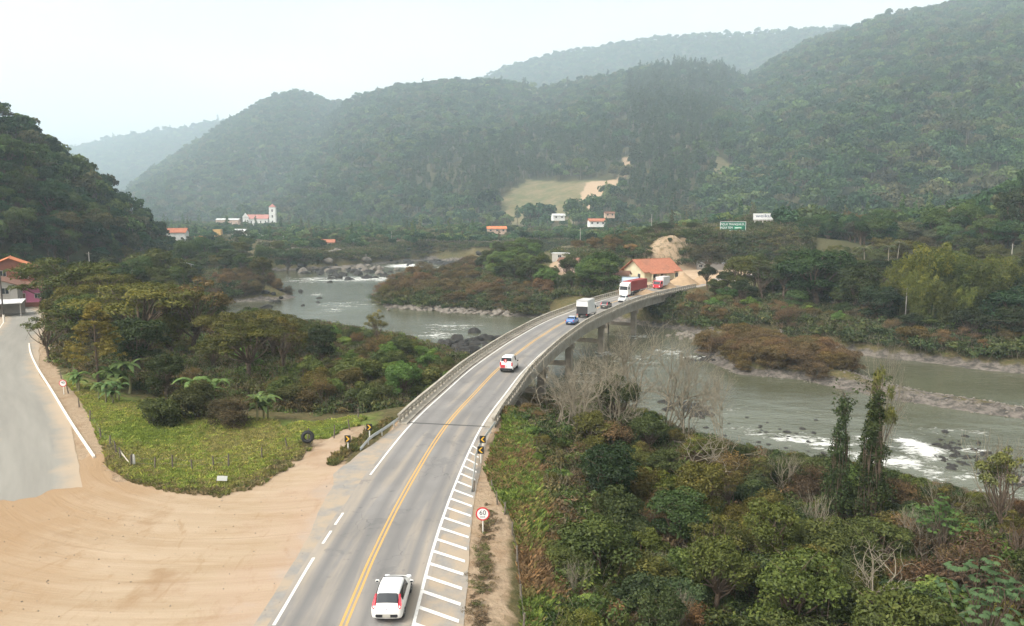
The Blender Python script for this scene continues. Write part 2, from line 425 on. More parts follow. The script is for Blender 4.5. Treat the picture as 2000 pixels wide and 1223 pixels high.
ground = tag(obj('ground', g_me, m), kind='structure')

# ------------------------------------------------------------------ river
wx, wy = np.arange(-126, 190, 1.0), axis([(15, 130, .8), (130, 250, 1.2), (250, 456, 2.0)])
WX, WY = np.meshgrid(wx, wy); wxf, wyf = WX.ravel(), WY.ravel()
FOAM = []   # world blobs of broken water: x, y, rx, ry, angle, strength
def foam_px(u, v, du, dv, s, rot=0.0):
    c0, c1, c2 = G(u, v, WATER), G(u + du, v, WATER), G(u, v + dv, WATER)
    FOAM.append((c0.x, c0.y, (c1 - c0).length, (c2 - c0).length, rot, s))
for a in ((700, 545, 130, 6, .75), (800, 547, 45, 5, 1.0), (600, 548, 60, 5, .5), (800, 519, 45, 4, 1.1), (940, 526, 16, 3, 1.0), (890, 522, 50, 4, .6), (670, 595, 60, 7, .45), (640, 608, 40, 8, .45), (740, 585, 40, 4, .4), (620, 575, 20, 4, .5), (880, 640, 60, 12, .5), (860, 655, 60, 8, .5), (960, 620, 30, 6, .25),
          (1240, 655, 60, 10, .45), (1300, 690, 50, 14, .5), (1230, 700, 60, 22, .45), (1130, 740, 60, 20, .45), (1360, 700, 40, 6, .6), (1060, 735, 40, 16, .5), (1180, 690, 20, 8, .8),
          (1560, 858, 70, 12, .85), (1620, 866, 50, 12, .9), (1500, 850, 50, 8, .6), (1450, 840, 60, 12, .4), (1690, 900, 50, 22, .8), (1780, 865, 30, 14, 1.25), (1810, 885, 45, 16, 1.2), (1770, 905, 40, 16, 1.1), (1830, 925, 50, 14, .8), (1700, 860, 40, 16, .8), (1880, 930, 60, 18, .6), (1950, 965, 60, 18, .6), (1900, 880, 40, 8, .5),
          (1380, 800, 90, 20, .3), (1500, 800, 120, 20, .22), (1650, 820, 120, 18, .25), (1850, 845, 120, 10, .3), (1760, 935, 40, 12, .8)):
    foam_px(*a)
fo = np.zeros(len(wxf))
for (fx, fy, rx, ry, ro, s) in FOAM:
    q = ((wxf - fx) / rx) ** 2 + ((wyf - fy) / ry) ** 2
    fo = np.maximum(fo, s * np.exp(-q * .9))
wd = sdist(RIVER, wxf, wyf); wi = sdist(ISLE, wxf, wyf)
flow = fbm(wxf * .25 + wyf * .1, wyf * .35, 4)
wz = WATER + fo * (.10 + flow * .55) + fbm(wxf * .5, wyf * .5, 3) * .05
wf = grid_faces(len(wx), len(wy))
keep = (wd[wf].min(1) < 4) & (wi[wf].max(1) > -4)
wf = wf[keep]; used = np.unique(wf); remap = np.zeros(len(wxf), int); remap[used] = np.arange(len(used))
w_me = npmesh('river', np.stack([wxf, wyf, wz], 1)[used], remap[wf], True)
fattr(w_me, 'foam', fo[used]); fattr(w_me, 'shore', np.minimum(-wd, wi)[used])
m, n, l = newmat('river_water')
co = objco(n, l, (1, 1.6, 1))
deep = mixc(n, l, ramp(n, l, noise(n, l, .035, 4, co), .35, .65), (.062, .064, .036), (.094, .098, .062))
fa = att(n, 'foam').outputs['Fac']
nz = noise(n, l, .9, 7, objco(n, l, (.8, 1.5, 1), (0, 0, .5)), .72, .8)
nz2 = noise(n, l, .22, 3, objco(n, l, (.6, 1.6, 1), (0, 0, .4)))
thr = math_(n, l, 'ADD', math_(n, l, 'ADD', math_(n, l, 'MULTIPLY', fa, .55), math_(n, l, 'MULTIPLY', math_(n, l, 'SUBTRACT', nz, .5), 1.5)), math_(n, l, 'MULTIPLY', math_(n, l, 'SUBTRACT', nz2, .5), .9))
fm = math_(n, l, 'MULTIPLY', ramp(n, l, thr, .27, .58), ramp(n, l, fa, .05, .3))
c = mixc(n, l, math_(n, l, 'MULTIPLY', ramp(n, l, fa, 0, .6), .35), deep, (.17, .18, .14))
c = mixc(n, l, fm, c, (.78, .78, .74))
rip = noise(n, l, .55, 5, objco(n, l, (.7, 1.4, 1), (0, 0, .3)), .6)
hgt = math_(n, l, 'ADD', rip, math_(n, l, 'MULTIPLY', fm, .6))
p = finish(n, l, c, mixc(n, l, fm, (.06, .06, .06), (.8, .8, .8)), hgt, .5, .28, spec=.5)
p.inputs['IOR'].default_value = 1.33
tag(obj('river', w_me, m), kind='structure')

# ------------------------------------------------------------------ road sheets
def ribbon(P, Nn, o0, o1, z, i0=0, i1=None, wob=0.0, seed=0, cross=1):
    P, Nn = P[i0:i1], Nn[i0:i1]; k = len(P)
    s = np.concatenate([[0], np.cumsum(np.linalg.norm(np.diff(P, axis=0), axis=1))])
    o0 = np.broadcast_to(o0, k) + wob * fbm(s * .35 + seed, s * 0 + seed, 4); o1 = np.broadcast_to(o1, k) + wob * fbm(s * .35 + 40 + seed, s * 0 + seed, 4)
    V, UV = [], []
    for j in range(cross + 1):
        o = o0 + (o1 - o0) * j / cross
        V.append(np.column_stack([P + Nn * o[:, None], np.full(k, z)])); UV.append(np.column_stack([o, s, s * 0]))
    V, UV = np.stack(V, 1).reshape(-1, 3), np.stack(UV, 1).reshape(-1, 3)
    return V, UV, grid_faces(cross + 1, k)
def road_mesh(name, *a, **k):
    V, UV, Fc = ribbon(*a, **k)
    me = npmesh(name, V, Fc); fattr(me, 'lane', UV, 'POINT', 'FLOAT_VECTOR'); return me

m, n, l = newmat('asphalt')
la = att(n, 'lane'); sep = n.new('ShaderNodeSeparateXYZ'); l.new(la.outputs['Vector'], sep.inputs[0])
mp = N(n, 'Mapping'); mp.inputs['Scale'].default_value = (1.6, .05, 1); l.new(la.outputs['Vector'], mp.inputs[0])
mp2 = N(n, 'Mapping'); mp2.inputs['Scale'].default_value = (.55, .045, 1); l.new(la.outputs['Vector'], mp2.inputs[0])
co = objco(n, l)
st, st2, grit, patch = noise(n, l, 1, 6, mp.outputs[0], .6), noise(n, l, 1, 5, mp2.outputs[0], .6, .4), noise(n, l, 24, 3, co), noise(n, l, .16, 5, co)
c = mixc(n, l, ramp(n, l, patch, .35, .65), (.165, .158, .148), (.215, .205, .192))
# worn wheel paths in each lane, and the polished middle of the lane
wp = math_(n, l, 'ABSOLUTE', math_(n, l, 'SUBTRACT', math_(n, l, 'ABSOLUTE', math_(n, l, 'SUBTRACT', math_(n, l, 'ABSOLUTE', sep.outputs[0]), 1.7)), .78))
c = mixc(n, l, math_(n, l, 'MULTIPLY', ramp(n, l, wp, .5, .05), ramp(n, l, st, .3, .6, .25, .8)), c, (.148, .143, .136))
dust = math_(n, l, 'MULTIPLY', ramp(n, l, st2, .48, .66), ramp(n, l, math_(n, l, 'ADD', wp, math_(n, l, 'MULTIPLY', st, .5)), .35, .75, 0, .6))
c = mixc(n, l, dust, c, (.36, .30, .225))
c = mixc(n, l, math_(n, l, 'MULTIPLY', ramp(n, l, math_(n, l, 'ABSOLUTE', sep.outputs[0]), 3.3, 4.2), ramp(n, l, noise(n, l, .6, 5, co), .35, .6, .2, .85)), c, (.40, .33, .25))
vor = N(n, 'TexVoronoi', feature='DISTANCE_TO_EDGE', Scale=.55); wv_ = N(n, 'VectorMath', operation='ADD'); nz_ = N(n, 'TexNoise', Scale=.9, Detail=5); l.new(co, nz_.inputs['Vector']); l.new(co, wv_.inputs[0]); l.new(nz_.outputs['Color'], wv_.inputs[1]); l.new(wv_.outputs[0], vor.inputs['Vector'])
c = mixc(n, l, math_(n, l, 'MULTIPLY', ramp(n, l, vor.outputs['Distance'], .012, .003), ramp(n, l, noise(n, l, .12, 3, co), .5, .6, 0, .6)), c, (.075, .072, .07))
c = mixc(n, l, ramp(n, l, noise(n, l, .21, 5, co, .7), .60, .625, 0, .35), c, (.11, .108, .105))
c = mixc(n, l, ramp(n, l, noise(n, l, 1.3, 4, co), .66, .74, 0, .5), c, (.085, .08, .078))
c = mixc(n, l, ramp(n, l, grit, .55, .8, 0, .25), c, (.08, .08, .08))
finish(n, l, c, .85, grit, .25, .01, spec=.25)
m, n, l = newmat('pale_asphalt')
la = att(n, 'lane'); mp = N(n, 'Mapping'); mp.inputs['Scale'].default_value = (.7, .06, 1); l.new(la.outputs['Vector'], mp.inputs[0]); co = objco(n, l)
sep = n.new('ShaderNodeSeparateXYZ'); l.new(la.outputs['Vector'], sep.inputs[0])
st = noise(n, l, 1, 5, mp.outputs[0], .6)
c = mixc(n, l, ramp(n, l, st, .3, .7), (.195, .185, .16), (.25, .238, .205))
edge = math_(n, l, 'ADD', math_(n, l, 'ABSOLUTE', sep.outputs[0]), math_(n, l, 'MULTIPLY', math_(n, l, 'SUBTRACT', noise(n, l, .35, 5, co), .5), 3))
c = mixc(n, l, ramp(n, l, edge, 1.9, 3.4, 0, .85), c, (.36, .28, .195))
finish(n, l, c, .9, noise(n, l, 20, 3, co), .2, .01, spec=.2)
m, n, l = newmat('shoulder_asphalt'); co = objco(n, l)
g1, g2, g3 = noise(n, l, .45, 6, co, .65), noise(n, l, 22, 3, co), noise(n, l, 2.2, 6, co, .7)
c = mixc(n, l, ramp(n, l, g3, .3, .7), (.205, .195, .178), (.255, .242, .218))
c = mixc(n, l, ramp(n, l, g1, .40, .58, 0, .85), c, (.34, .27, .19)); c = mixc(n, l, ramp(n, l, g2, .55, .8, 0, .25), c, (.10, .095, .09))
finish(n, l, c, .9, g2, .25, .01, spec=.2)
def paint(name, col, wear=.6):
    m, n, l = newmat(name); co = objco(n, l)
    w = noise(n, l, 5, 6, co, .75)
    c = mixc(n, l, ramp(n, l, w, .5, .72, 0, wear), col, (.24, .22, .20))
    finish(n, l, c, .7, None, spec=.3); return m
WHITE_P, YELLOW_P = paint('white_paint', (.62, .61, .57)), paint('yellow_paint', (.50, .30, .085))

ib0, ib1, iy0 = road_i(BR0), road_i(BR1), road_i(12)
road = tag(obj('highway', road_mesh('highway', ROAD, ROAD_N, -3.75, 3.75, 0.03, 0, None, .12, 3, 10), MATS['asphalt']), kind='structure')
i61 = road_i(61)
sh = np.interp(ROAD[:, 1], [0, 34, 45, 54, 60, 66, 70, 400], [6.1, 5.9, 5.5, 5.0, 4.7, 4.5, 4.4, 5.2])
i_a = road_i(69.2)
tag(obj('road_shoulder', road_mesh('road_shoulder', ROAD, ROAD_N, 3.0, sh[:i_a], 0.012, 0, i_a, .12, 9, 3), MATS['shoulder_asphalt']), kind='structure')
i52 = road_i(52)
shl = np.interp(ROAD[:, 1], [0, 34, 44, 53, 55, 60, 66, 70], [-4.6, -4.4, -4.6, -5.6, -6.3, -5.8, -4.9, -4.4])
tag(obj('road_shoulder', road_mesh('road_shoulder', ROAD, ROAD_N, shl[:i_a], -3.0, 0.012, 0, i_a, .25, 19, 3), MATS['shoulder_asphalt']), kind='structure')
i_b = road_i(205.5)
tag(obj('road_shoulder', road_mesh('road_shoulder', ROAD, ROAD_N, -5.0, 5.0, 0.012, i_b, None, .5, 29, 3), MATS['shoulder_asphalt']), kind='structure')
isd = int(np.argmin(np.abs(SIDE[:, 1] - 51)))
side_me = road_mesh('side_road', SIDE, SIDE_N, -3.9, 3.6, 0.012, isd, None, .3, 5, 24)
for k_ in range(25):
    v_ = side_me.vertices[k_]; sh_ = max(0.0, .8 + 2.2 * float(fbm(np.array([k_ * .22]), np.array([3.3]), 4)[0])); v_.co.x -= SIDE_T[isd, 0] * sh_; v_.co.y -= SIDE_T[isd, 1] * sh_
side = tag(obj('side_road', side_me, MATS['pale_asphalt']), kind='structure')

def mark(name, P, Nn, off, w, z, i0, i1, mat, parent, wob=.02):
    V, UV, Fc = ribbon(P, Nn, off - w / 2, off + w / 2, z, i0, i1, wob, off * 3, 1)
    return obj(name, npmesh(name, V, Fc), mat, parent)
ZM = .036
for off in (-.13, .13):
    mark('centre_line', ROAD, ROAD_N, off, .13, ZM, 0, None, YELLOW_P, road)
mark('edge_line', ROAD, ROAD_N, 3.42, .17, ZM, 0, None, WHITE_P, road)
mark('edge_line', ROAD, ROAD_N, -3.42, .17, ZM, road_i(54.5), None, WHITE_P, road)
for a, b in ((31.5, 33.2), (34.6, 41.0), (42.6, 45.0), (46.2, 47.8)):
    k0, k1 = road_i(a), road_i(b) + 1
    mark('dashed_edge_line', ROAD, ROAD_N, -3.42, .17, ZM, k0, k1, WHITE_P, road)
# hatching on the right shoulder
yy = 62.0; k = 0
while yy > 29:
    p0, p1 = road_pt(yy + .75, 3.50), road_pt(yy - .55, float(np.interp(yy, [29, 45, 54, 62], [5.75, 5.4, 4.9, 4.3])))
    t = .16
    mb = MB().add([(p0.x, p0.y + t, 0), (p0.x, p0.y - t, 0), (p1.x, p1.y - t, 0), (p1.x, p1.y + t, 0)], [(0, 1, 2, 3)])
    mb.build('hatch_bar', WHITE_P, road, (0, 0, ZM)); yy -= 1.78 - .012 * k; k += 1
# side road edge line and kerb
mark('edge_line', SIDE, SIDE_N, -3.2, .13, .018, isd + 2, None, WHITE_P, side, .05)
# dirt lot
def poly_sheet(name, poly, z, step, mat, jit=.4, extra=None):
    xs = [p[0] for p in poly]; ys = [p[1] for p in poly]
    X_, Y_ = np.meshgrid(np.arange(min(xs), max(xs) + step, step), np.arange(min(ys), max(ys) + step, step))
    x, y = X_.ravel(), Y_.ravel(); f = grid_faces(X_.shape[1], X_.shape[0])
    d = sdist(poly, x, y) + fbm(x * .5, y * .5, 4) * jit * 2
    f = f[(d[f].min(1) < 0)]; us = np.unique(f); rm = np.zeros(len(x), int); rm[us] = np.arange(len(us))
    zz = z + (extra(x, y) if extra else 0) + x * 0
    return tag(obj(name, npmesh(name, np.stack([x, y, zz], 1)[us], rm[f], True), mat), kind='structure')
m, n, l = newmat('packed_dirt')
co = objco(n, l)
# wheel tracks sweep in arcs round the corner of the field
sub = N(n, 'VectorMath', operation='SUBTRACT'); l.new(co, sub.inputs[0]); sub.inputs[1].default_value = (-19, 66, 0)
ln = N(n, 'VectorMath', operation='LENGTH'); l.new(sub.outputs[0], ln.inputs[0])
sp = n.new('ShaderNodeSeparateXYZ'); l.new(sub.outputs[0], sp.inputs[0])
ang = math_(n, l, 'ARCTAN2', sp.outputs[1], sp.outputs[0])
cb = n.new('ShaderNodeCombineXYZ'); l.new(ln.outputs['Value'], cb.inputs[0]); l.new(ang, cb.inputs[1])
mpA = N(n, 'Mapping'); mpA.inputs['Scale'].default_value = (1.1, 1.6, 1); l.new(cb.outputs[0], mpA.inputs[0])
mpB = N(n, 'Mapping'); mpB.inputs['Scale'].default_value = (.26, 1.5, 1); l.new(cb.outputs[0], mpB.inputs[0])
tr, tr2 = noise(n, l, 1, 6, mpA.outputs[0], .6, 1.0), noise(n, l, 1, 6, mpB.outputs[0], .65, 1.6)
pt, gr = noise(n, l, .22, 6, co, .6), noise(n, l, 7, 5, co, .7)
c = mixc(n, l, ramp(n, l, tr, .35, .65), (.318, .240, .158), (.365, .283, .195))
c = mixc(n, l, ramp(n, l, tr2, .48, .70, 0, .55), c, (.26, .175, .095))
mpC = N(n, 'Mapping'); mpC.inputs['Scale'].default_value = (5.5, 1.6, 1); l.new(cb.outputs[0], mpC.inputs[0])
tr3 = noise(n, l, 1, 5, mpC.outputs[0], .65, .5)
c = mixc(n, l, ramp(n, l, tr3, .54, .72, 0, .4), c, (.27, .185, .11))
c = mixc(n, l, ramp(n, l, tr3, .44, .28, 0, .3), c, (.42, .335, .235))
warp = noise(n, l, .9, 6, objco(n, l, (1, .35, 1), (0, 0, .7)), .65, 1.2)
c = mixc(n, l, ramp(n, l, warp, .56, .68, 0, .5), c, (.25, .165, .09))
sxyz = n.new('ShaderNodeSeparateXYZ'); l.new(co, sxyz.inputs[0])
lf = math_(n, l, 'ADD', sxyz.outputs[0], math_(n, l, 'MULTIPLY', math_(n, l, 'SUBTRACT', pt, .5), 18))
c = mixc(n, l, ramp(n, l, lf, -23, -32, 0, .7), c, (.27, .175, .095))
c = mixc(n, l, math_(n, l, 'MULTIPLY', ramp(n, l, lf, -18, -9), ramp(n, l, gr, .35, .6, .2, .75)), c, (.37, .255, .20))
c = mixc(n, l, ramp(n, l, pt, .56, .70, 0, .6), c, (.23, .145, .075))
c = mixc(n, l, ramp(n, l, gr, .62, .75, 0, .4), c, (.27, .18, .11))
c = mixc(n, l, ramp(n, l, lf, -13.5, -11.2, 0, .5), c, (.33, .295, .25))
finish(n, l, c, .95, math_(n, l, 'ADD', math_(n, l, 'MULTIPLY', gr, .4), tr), .6, .12, spec=.1)
poly_sheet('dirt_lot', LOT, .0, .3, m, .9, lambda x, y: np.clip(fbm(x * .3, y * .3, 4) * .04, -.015, .006))
m2, n, l = newmat('yard_dirt'); co = objco(n, l)
g1, g2 = noise(n, l, .35, 6, co, .65), noise(n, l, 2.5, 5, co)
c = mixc(n, l, ramp(n, l, g1, .35, .65), (.37, .26, .165), (.47, .355, .24)); c = mixc(n, l, ramp(n, l, g2, .5, .75, 0, .5), c, (.33, .22, .13))
finish(n, l, c, .95, g2, .6, .2, spec=.1)
poly_sheet('dirt_yard', YARD, .0, 1.0, m2, .8)

# ------------------------------------------------------------------ hills
HILL_PTS = {}
m, n, l = newmat('hill_floor'); co = objco(n, l)
c = mixc(n, l, ramp(n, l, noise(n, l, .03, 5, co), .35, .65), (.035, .042, .02), (.07, .062, .03))
bare = att(n, 'bare').outputs['Fac']
bc = mixc(n, l, ramp(n, l, noise(n, l, .05, 6, co, .65), .35, .62), (.085, .095, .04), (.165, .135, .075))
bc = mixc(n, l, ramp(n, l, noise(n, l, .2, 5, co, .7), .5, .75, 0, .5), bc, (.24, .175, .11))
bc = mixc(n, l, ramp(n, l, math_(n, l, 'ADD', att(n, 'earth').outputs['Fac'], math_(n, l, 'MULTIPLY', math_(n, l, 'SUBTRACT', noise(n, l, .06, 5, co), .5), .7)), .4, .6), bc, (.34, .245, .16))
c = mixc(n, l, ramp(n, l, math_(n, l, 'ADD', bare, math_(n, l, 'MULTIPLY', math_(n, l, 'SUBTRACT', noise(n, l, .08, 5, co), .5), .8)), .35, .65), c, bc)
finish(n, l, c, .95, noise(n, l, .15, 5, co), .6, 1.5, spec=.05)
CLEAR = [[(965, 440), (985, 380), (1030, 352), (1100, 356), (1150, 352), (1215, 350), (1205, 372), (1170, 395), (1155, 420), (1120, 440)],
         [(1205, 355), (1215, 305), (1235, 305), (1228, 350)], [(1390, 330), (1400, 300), (1440, 330), (1430, 370), (1400, 380)], [(1490, 160), (1520, 145), (1525, 155), (1495, 168)],
         [(1020, 182), (1050, 178), (1060, 184), (1030, 188)]]
def hill(cols, amp, sub, nt=46, canopy=9.0, prof=1.0, du=12):
    cols = np.array(cols, float); U = np.arange(cols[0, 0], cols[-1, 0] + .1, du)
    v, Dr, Df, zf = [np.interp(U, cols[:, 0], cols[:, k]) for k in (1, 2, 3, 4)]
    for _ in range(1): v[1:-1] = (v[:-2] + 2 * v[1:-1] + v[2:]) / 4
    V, B = [], []
    T = np.concatenate([np.linspace(-.06, 1, nt), [1.03, 1.07, 1.12, 1.2]])
    for i, u in enumerate(U):
        r = at(u, v[i], Dr[i]); zr = r.z - canopy
        ax = r.x / r.y
        for t in T:
            y = Df[i] + (Dr[i] - Df[i]) * t; x = ax * y
            tt = max(t, 0)
            z = zf[i] + (zr - zf[i]) * (tt ** prof if t <= 1 else 1 - (t - 1) * .9) + (min(t, 0) * 120)
            V.append((x, y, z, t))
    V = np.array(V); k = 1.0 / sub
    nn = fbm(V[:, 0] * k, V[:, 1] * k, 4) + .6 * np.abs(fbm(V[:, 0] * k * 1.7 + 9, V[:, 1] * k * .6, 3))
    V[:, 2] += nn * amp * np.clip(V[:, 3], 0, 1) * np.clip(1.15 - V[:, 3], 0.12, 1)
    uu, vv = proj(V[:, :3]); b = np.zeros(len(V))
    for pl in CLEAR: b = np.maximum(b, sstep(6, -6, sdist(pl, uu, vv)))
    me = npmesh('hill', V[:, :3], grid_faces(len(T), len(U))[:, ::-1], True); fattr(me, 'bare', b); fattr(me, 'earth', np.maximum(sstep(5, -5, sdist([(1140, 362), (1160, 354), (1215, 350), (1204, 368), (1168, 384), (1150, 412), (1128, 424)], uu, vv)), sstep(5, -5, sdist(CLEAR[1], uu, vv)) * .8))
    tag(obj('hill', me, MATS['hill_floor']), kind='structure')
    return V[:, :3].reshape(len(U), len(T), 3), b.reshape(len(U), len(T)), T
HILLS = {}
HILLS['far_left'] = (hill([(-150, 330, 4602, 2760, 5), (60, 312, 4602, 2760, 5), (155, 290, 4602, 2760, 5), (250, 264, 4484, 2760, 5), (330, 256, 4366, 2645, 5), (430, 240, 4248, 2645, 5), (520, 236, 4248, 2645, 5)], 70, 450), 20, 16)
HILLS['peak'] = (hill([(150, 440, 2160, 1326, 5), (230, 398, 2232, 1326, 5), (270, 352, 2304, 1326, 5), (330, 315, 2376, 1326, 6), (400, 270, 2448, 1326, 6), (450, 236, 2520, 1326, 6), (500, 205, 2592, 1326, 6), (545, 186, 2592, 1326, 6), (580, 179, 2592, 1326, 6), (610, 187, 2592, 1326, 7), (650, 204, 2592, 1326, 8), (700, 200, 2592, 1326, 8), (760, 240, 2592, 1394, 8)], 55, 260), 13, 10.5)
HILLS['centre'] = (hill([(420, 420, 1794, 1092, 5), (500, 385, 1883, 1063, 5), (560, 330, 1972, 1035, 5), (620, 262, 2061, 1006, 5), (660, 215, 2151, 977, 5), (690, 192, 2187, 948, 5), (750, 174, 2187, 891, 5), (800, 167, 2151, 862, 5), (870, 160, 2116, 833, 6), (940, 160, 2061, 804, 6), (1000, 170, 2008, 776, 6), (1050, 180, 1937, 747, 6), (1120, 165, 1883, 718, 8), (1200, 150, 1829, 690, 8), (1250, 133, 1794, 675, 9), (1330, 128, 1794, 661, 10), (1400, 136, 1794, 646, 12), (1450, 156, 1794, 646, 12), (1520, 185, 1794, 646, 14), (1600, 230, 1794, 646, 14)], 62, 240), 12.5, 10.5)
HILLS['back_right'] = (hill([(860, 190, 3538, 1982, 40), (940, 154, 3538, 1982, 40), (1000, 130, 3538, 1982, 40), (1080, 109, 3538, 1982, 40), (1180, 91, 3538, 1982, 40), (1250, 79, 3445, 1982, 40), (1350, 71, 3352, 1982, 40), (1450, 69, 3259, 1899, 40), (1550, 60, 3166, 1818, 40), (1660, 54, 2980, 1734, 40), (1760, 60, 2793, 1652, 40)], 50, 300), 16, 13)
HILLS['right'] = (hill([(1400, 230, 1883, 669, 14), (1450, 165, 1937, 644, 14), (1500, 128, 1972, 618, 14), (1580, 88, 1972, 592, 14), (1660, 58, 1937, 565, 15), (1720, 33, 1900, 553, 16), (1800, 17, 1865, 539, 16), (1900, 0, 1829, 527, 17), (2000, -25, 1794, 514, 18), (2150, -60, 1757, 501, 18), (2350, -90, 1704, 488, 18)], 62, 230), 12.5, 10.3)
HILLS['near_right'] = (hill([(1520, 470, 330, 290, 13), (1560, 458, 340, 285, 12), (1620, 442, 345, 275, 11), (1700, 428, 345, 260, 9), (1760, 412, 340, 250, 8), (1850, 397, 335, 240, 7), (1920, 377, 325, 230, 7), (1960, 352, 318, 225, 7), (2000, 330, 310, 220, 7), (2100, 290, 300, 210, 7), (2300, 240, 290, 200, 7)], 6, 40, 20), 6.0, 5.0)
HILLS['left'] = (hill([(-700, -40, 280, 120, 8), (-400, 0, 290, 150, 6), (-200, 90, 305, 185, 5), (0, 196, 330, 215, 4), (60, 238, 340, 225, 4), (120, 285, 350, 240, 3), (180, 330, 365, 260, 3), (230, 372, 380, 290, 2), (280, 408, 400, 330, 2), (310, 432, 412, 360, 1), (330, 452, 420, 390, 1), (346, 500, 425, 405, 0)], 9, 45, 26, 7.0, .85), 6.0, 4.6)

# ================================================================== vegetation
def leaf_material(name, src):
    m, n, l = newmat(name)
    if src == 'object':
        oi = n.new('ShaderNodeObjectInfo'); base, rnd = oi.outputs['Color'], oi.outputs['Random']
    else:
        base = att(n, 'col', 'INSTANCER').outputs['Color']
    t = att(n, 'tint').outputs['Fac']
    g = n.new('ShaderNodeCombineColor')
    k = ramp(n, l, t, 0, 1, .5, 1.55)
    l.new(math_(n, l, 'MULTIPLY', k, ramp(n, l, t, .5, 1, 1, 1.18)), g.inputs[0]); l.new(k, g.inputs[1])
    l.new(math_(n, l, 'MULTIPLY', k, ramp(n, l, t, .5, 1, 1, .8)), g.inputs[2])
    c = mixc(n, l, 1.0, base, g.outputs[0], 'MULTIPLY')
    d = N(n, 'BsdfDiffuse'); tr = N(n, 'BsdfTranslucent'); gl = N(n, 'BsdfGlossy', Roughness=.45)
    l.new(c, d.inputs[0]); l.new(mixc(n, l, 1.0, c, (1.1, 1.15, .6), 'MULTIPLY'), tr.inputs[0])
    gl.inputs[0].default_value = (.8, .8, .8, 1)
    a = N(n, 'MixShader', Fac=.18); l.new(d.outputs[0], a.inputs[1]); l.new(tr.outputs[0], a.inputs[2])
    b = N(n, 'MixShader', Fac=.010); l.new(a.outputs[0], b.inputs[1]); l.new(gl.outputs[0], b.inputs[2])
    o = n.new('ShaderNodeOutputMaterial'); l.new(b.outputs[0], o.inputs[0]); return m
LEAF, FLEAF = leaf_material('leaves', 'object'), leaf_material('forest_leaves', 'instance')
BARK = plain('bark', (.115, .085, .06), .9, .35, 4, spec=.1, bstr=.5)
PALE_BARK = plain('pale_bark', (.23, .20, .145), .9, .3, 4, spec=.1, bstr=.5)
TRUNKB = plain('grey_trunk', (.14, .12, .095), .9, .2, 2, spec=.1)
TWIG = plain('dry_twig', (.24, .20, .14), .9, .25, 3, spec=.1)

def leafcloud(clumps, n, size, rng, shell=.55, up=.35, slim=.5, jit=.6, lowcut=-.6):
    """n leaf faces spread over ellipsoid clumps (cx cy cz rx ry rz tint)"""
    C = np.array(clumps, float)
    w = (C[:, 3] * C[:, 4] + C[:, 3] * C[:, 5] + C[:, 4] * C[:, 5]); w /= w.sum()
    k = rng.choice(len(C), n, p=w); C = C[k]
    d = rng.normal(size=(n, 3)); d[:, 2] = np.where(d[:, 2] < lowcut, -d[:, 2] * .6, d[:, 2]); d /= np.linalg.norm(d, axis=1)[:, None]
    r = shell + (1 - shell) * rng.random(n) ** .6 + rng.normal(size=n) * .05
    P = C[:, :3] + d * C[:, 3:6] * r[:, None]
    nrm = d + rng.normal(size=(n, 3)) * jit; nrm[:, 2] += up; nrm /= np.linalg.norm(nrm, axis=1)[:, None]
    a = np.cross(nrm, rng.normal(size=(n, 3))); a /= np.linalg.norm(a, axis=1)[:, None]; b = np.cross(nrm, a)
    L = size * (.55 + .8 * rng.random(n)); a *= L[:, None] * .5; b *= (L * slim * .5)[:, None]; f = nrm * (L * .12)[:, None]
    V = np.stack([P - a, P + b + f, P + a - f * .8, P - b + f], 1).reshape(-1, 3)
    F = np.arange(4 * n).reshape(-1, 4)
    tint = np.clip(C[:, 6] + rng.normal(size=n) * .16, 0, 1)
    return V, F, tint
def tubes(lines, ns=5):
    """lines: list of [(x,y,z,r), ...]; one tapered tube each"""
    V, F = [], []
    for ln in lines:
        P = np.array(ln, float); T = np.gradient(P[:, :3], axis=0); T /= np.linalg.norm(T, axis=1)[:, None] + 1e-9
        ref = np.array([.31, .95, .05]); A = np.cross(T, ref); A /= np.linalg.norm(A, axis=1)[:, None] + 1e-9; B = np.cross(T, A)
        base = len(V)
        for i in range(len(P)):
            for j in range(ns):
                th = 2 * math.pi * j / ns; V.append(P[i, :3] + (A[i] * math.cos(th) + B[i] * math.sin(th)) * P[i, 3])
        for i in range(len(P) - 1):
            for j in range(ns): F.append((base + i * ns + j, base + i * ns + (j + 1) % ns, base + (i + 1) * ns + (j + 1) % ns, base + (i + 1) * ns + j))
    return np.array(V), np.array(F)
def bend(a, b, r0, r1, rng, n=5, w=.12, sag=0.0):
    a, b = np.array(a, float), np.array(b, float); L = np.linalg.norm(b - a); o = rng.normal(size=3) * L * w
    return [tuple(a + (b - a) * t + o * math.sin(math.pi * t) + np.array([0, 0, -sag * math.sin(math.pi * t)])) + (r0 + (r1 - r0) * t,) for t in np.linspace(0, 1, n)]
def leafmesh(name, V, F, tint, mat):
    me = npmesh(name, V, F); fattr(me, 'tint', tint, 'FACE'); me.materials.append(mat); return me
def woodmesh(name, lines, ns, mat):
    V, F = tubes(lines, ns); me = npmesh(name, V, F, True); me.materials.append(mat); return me

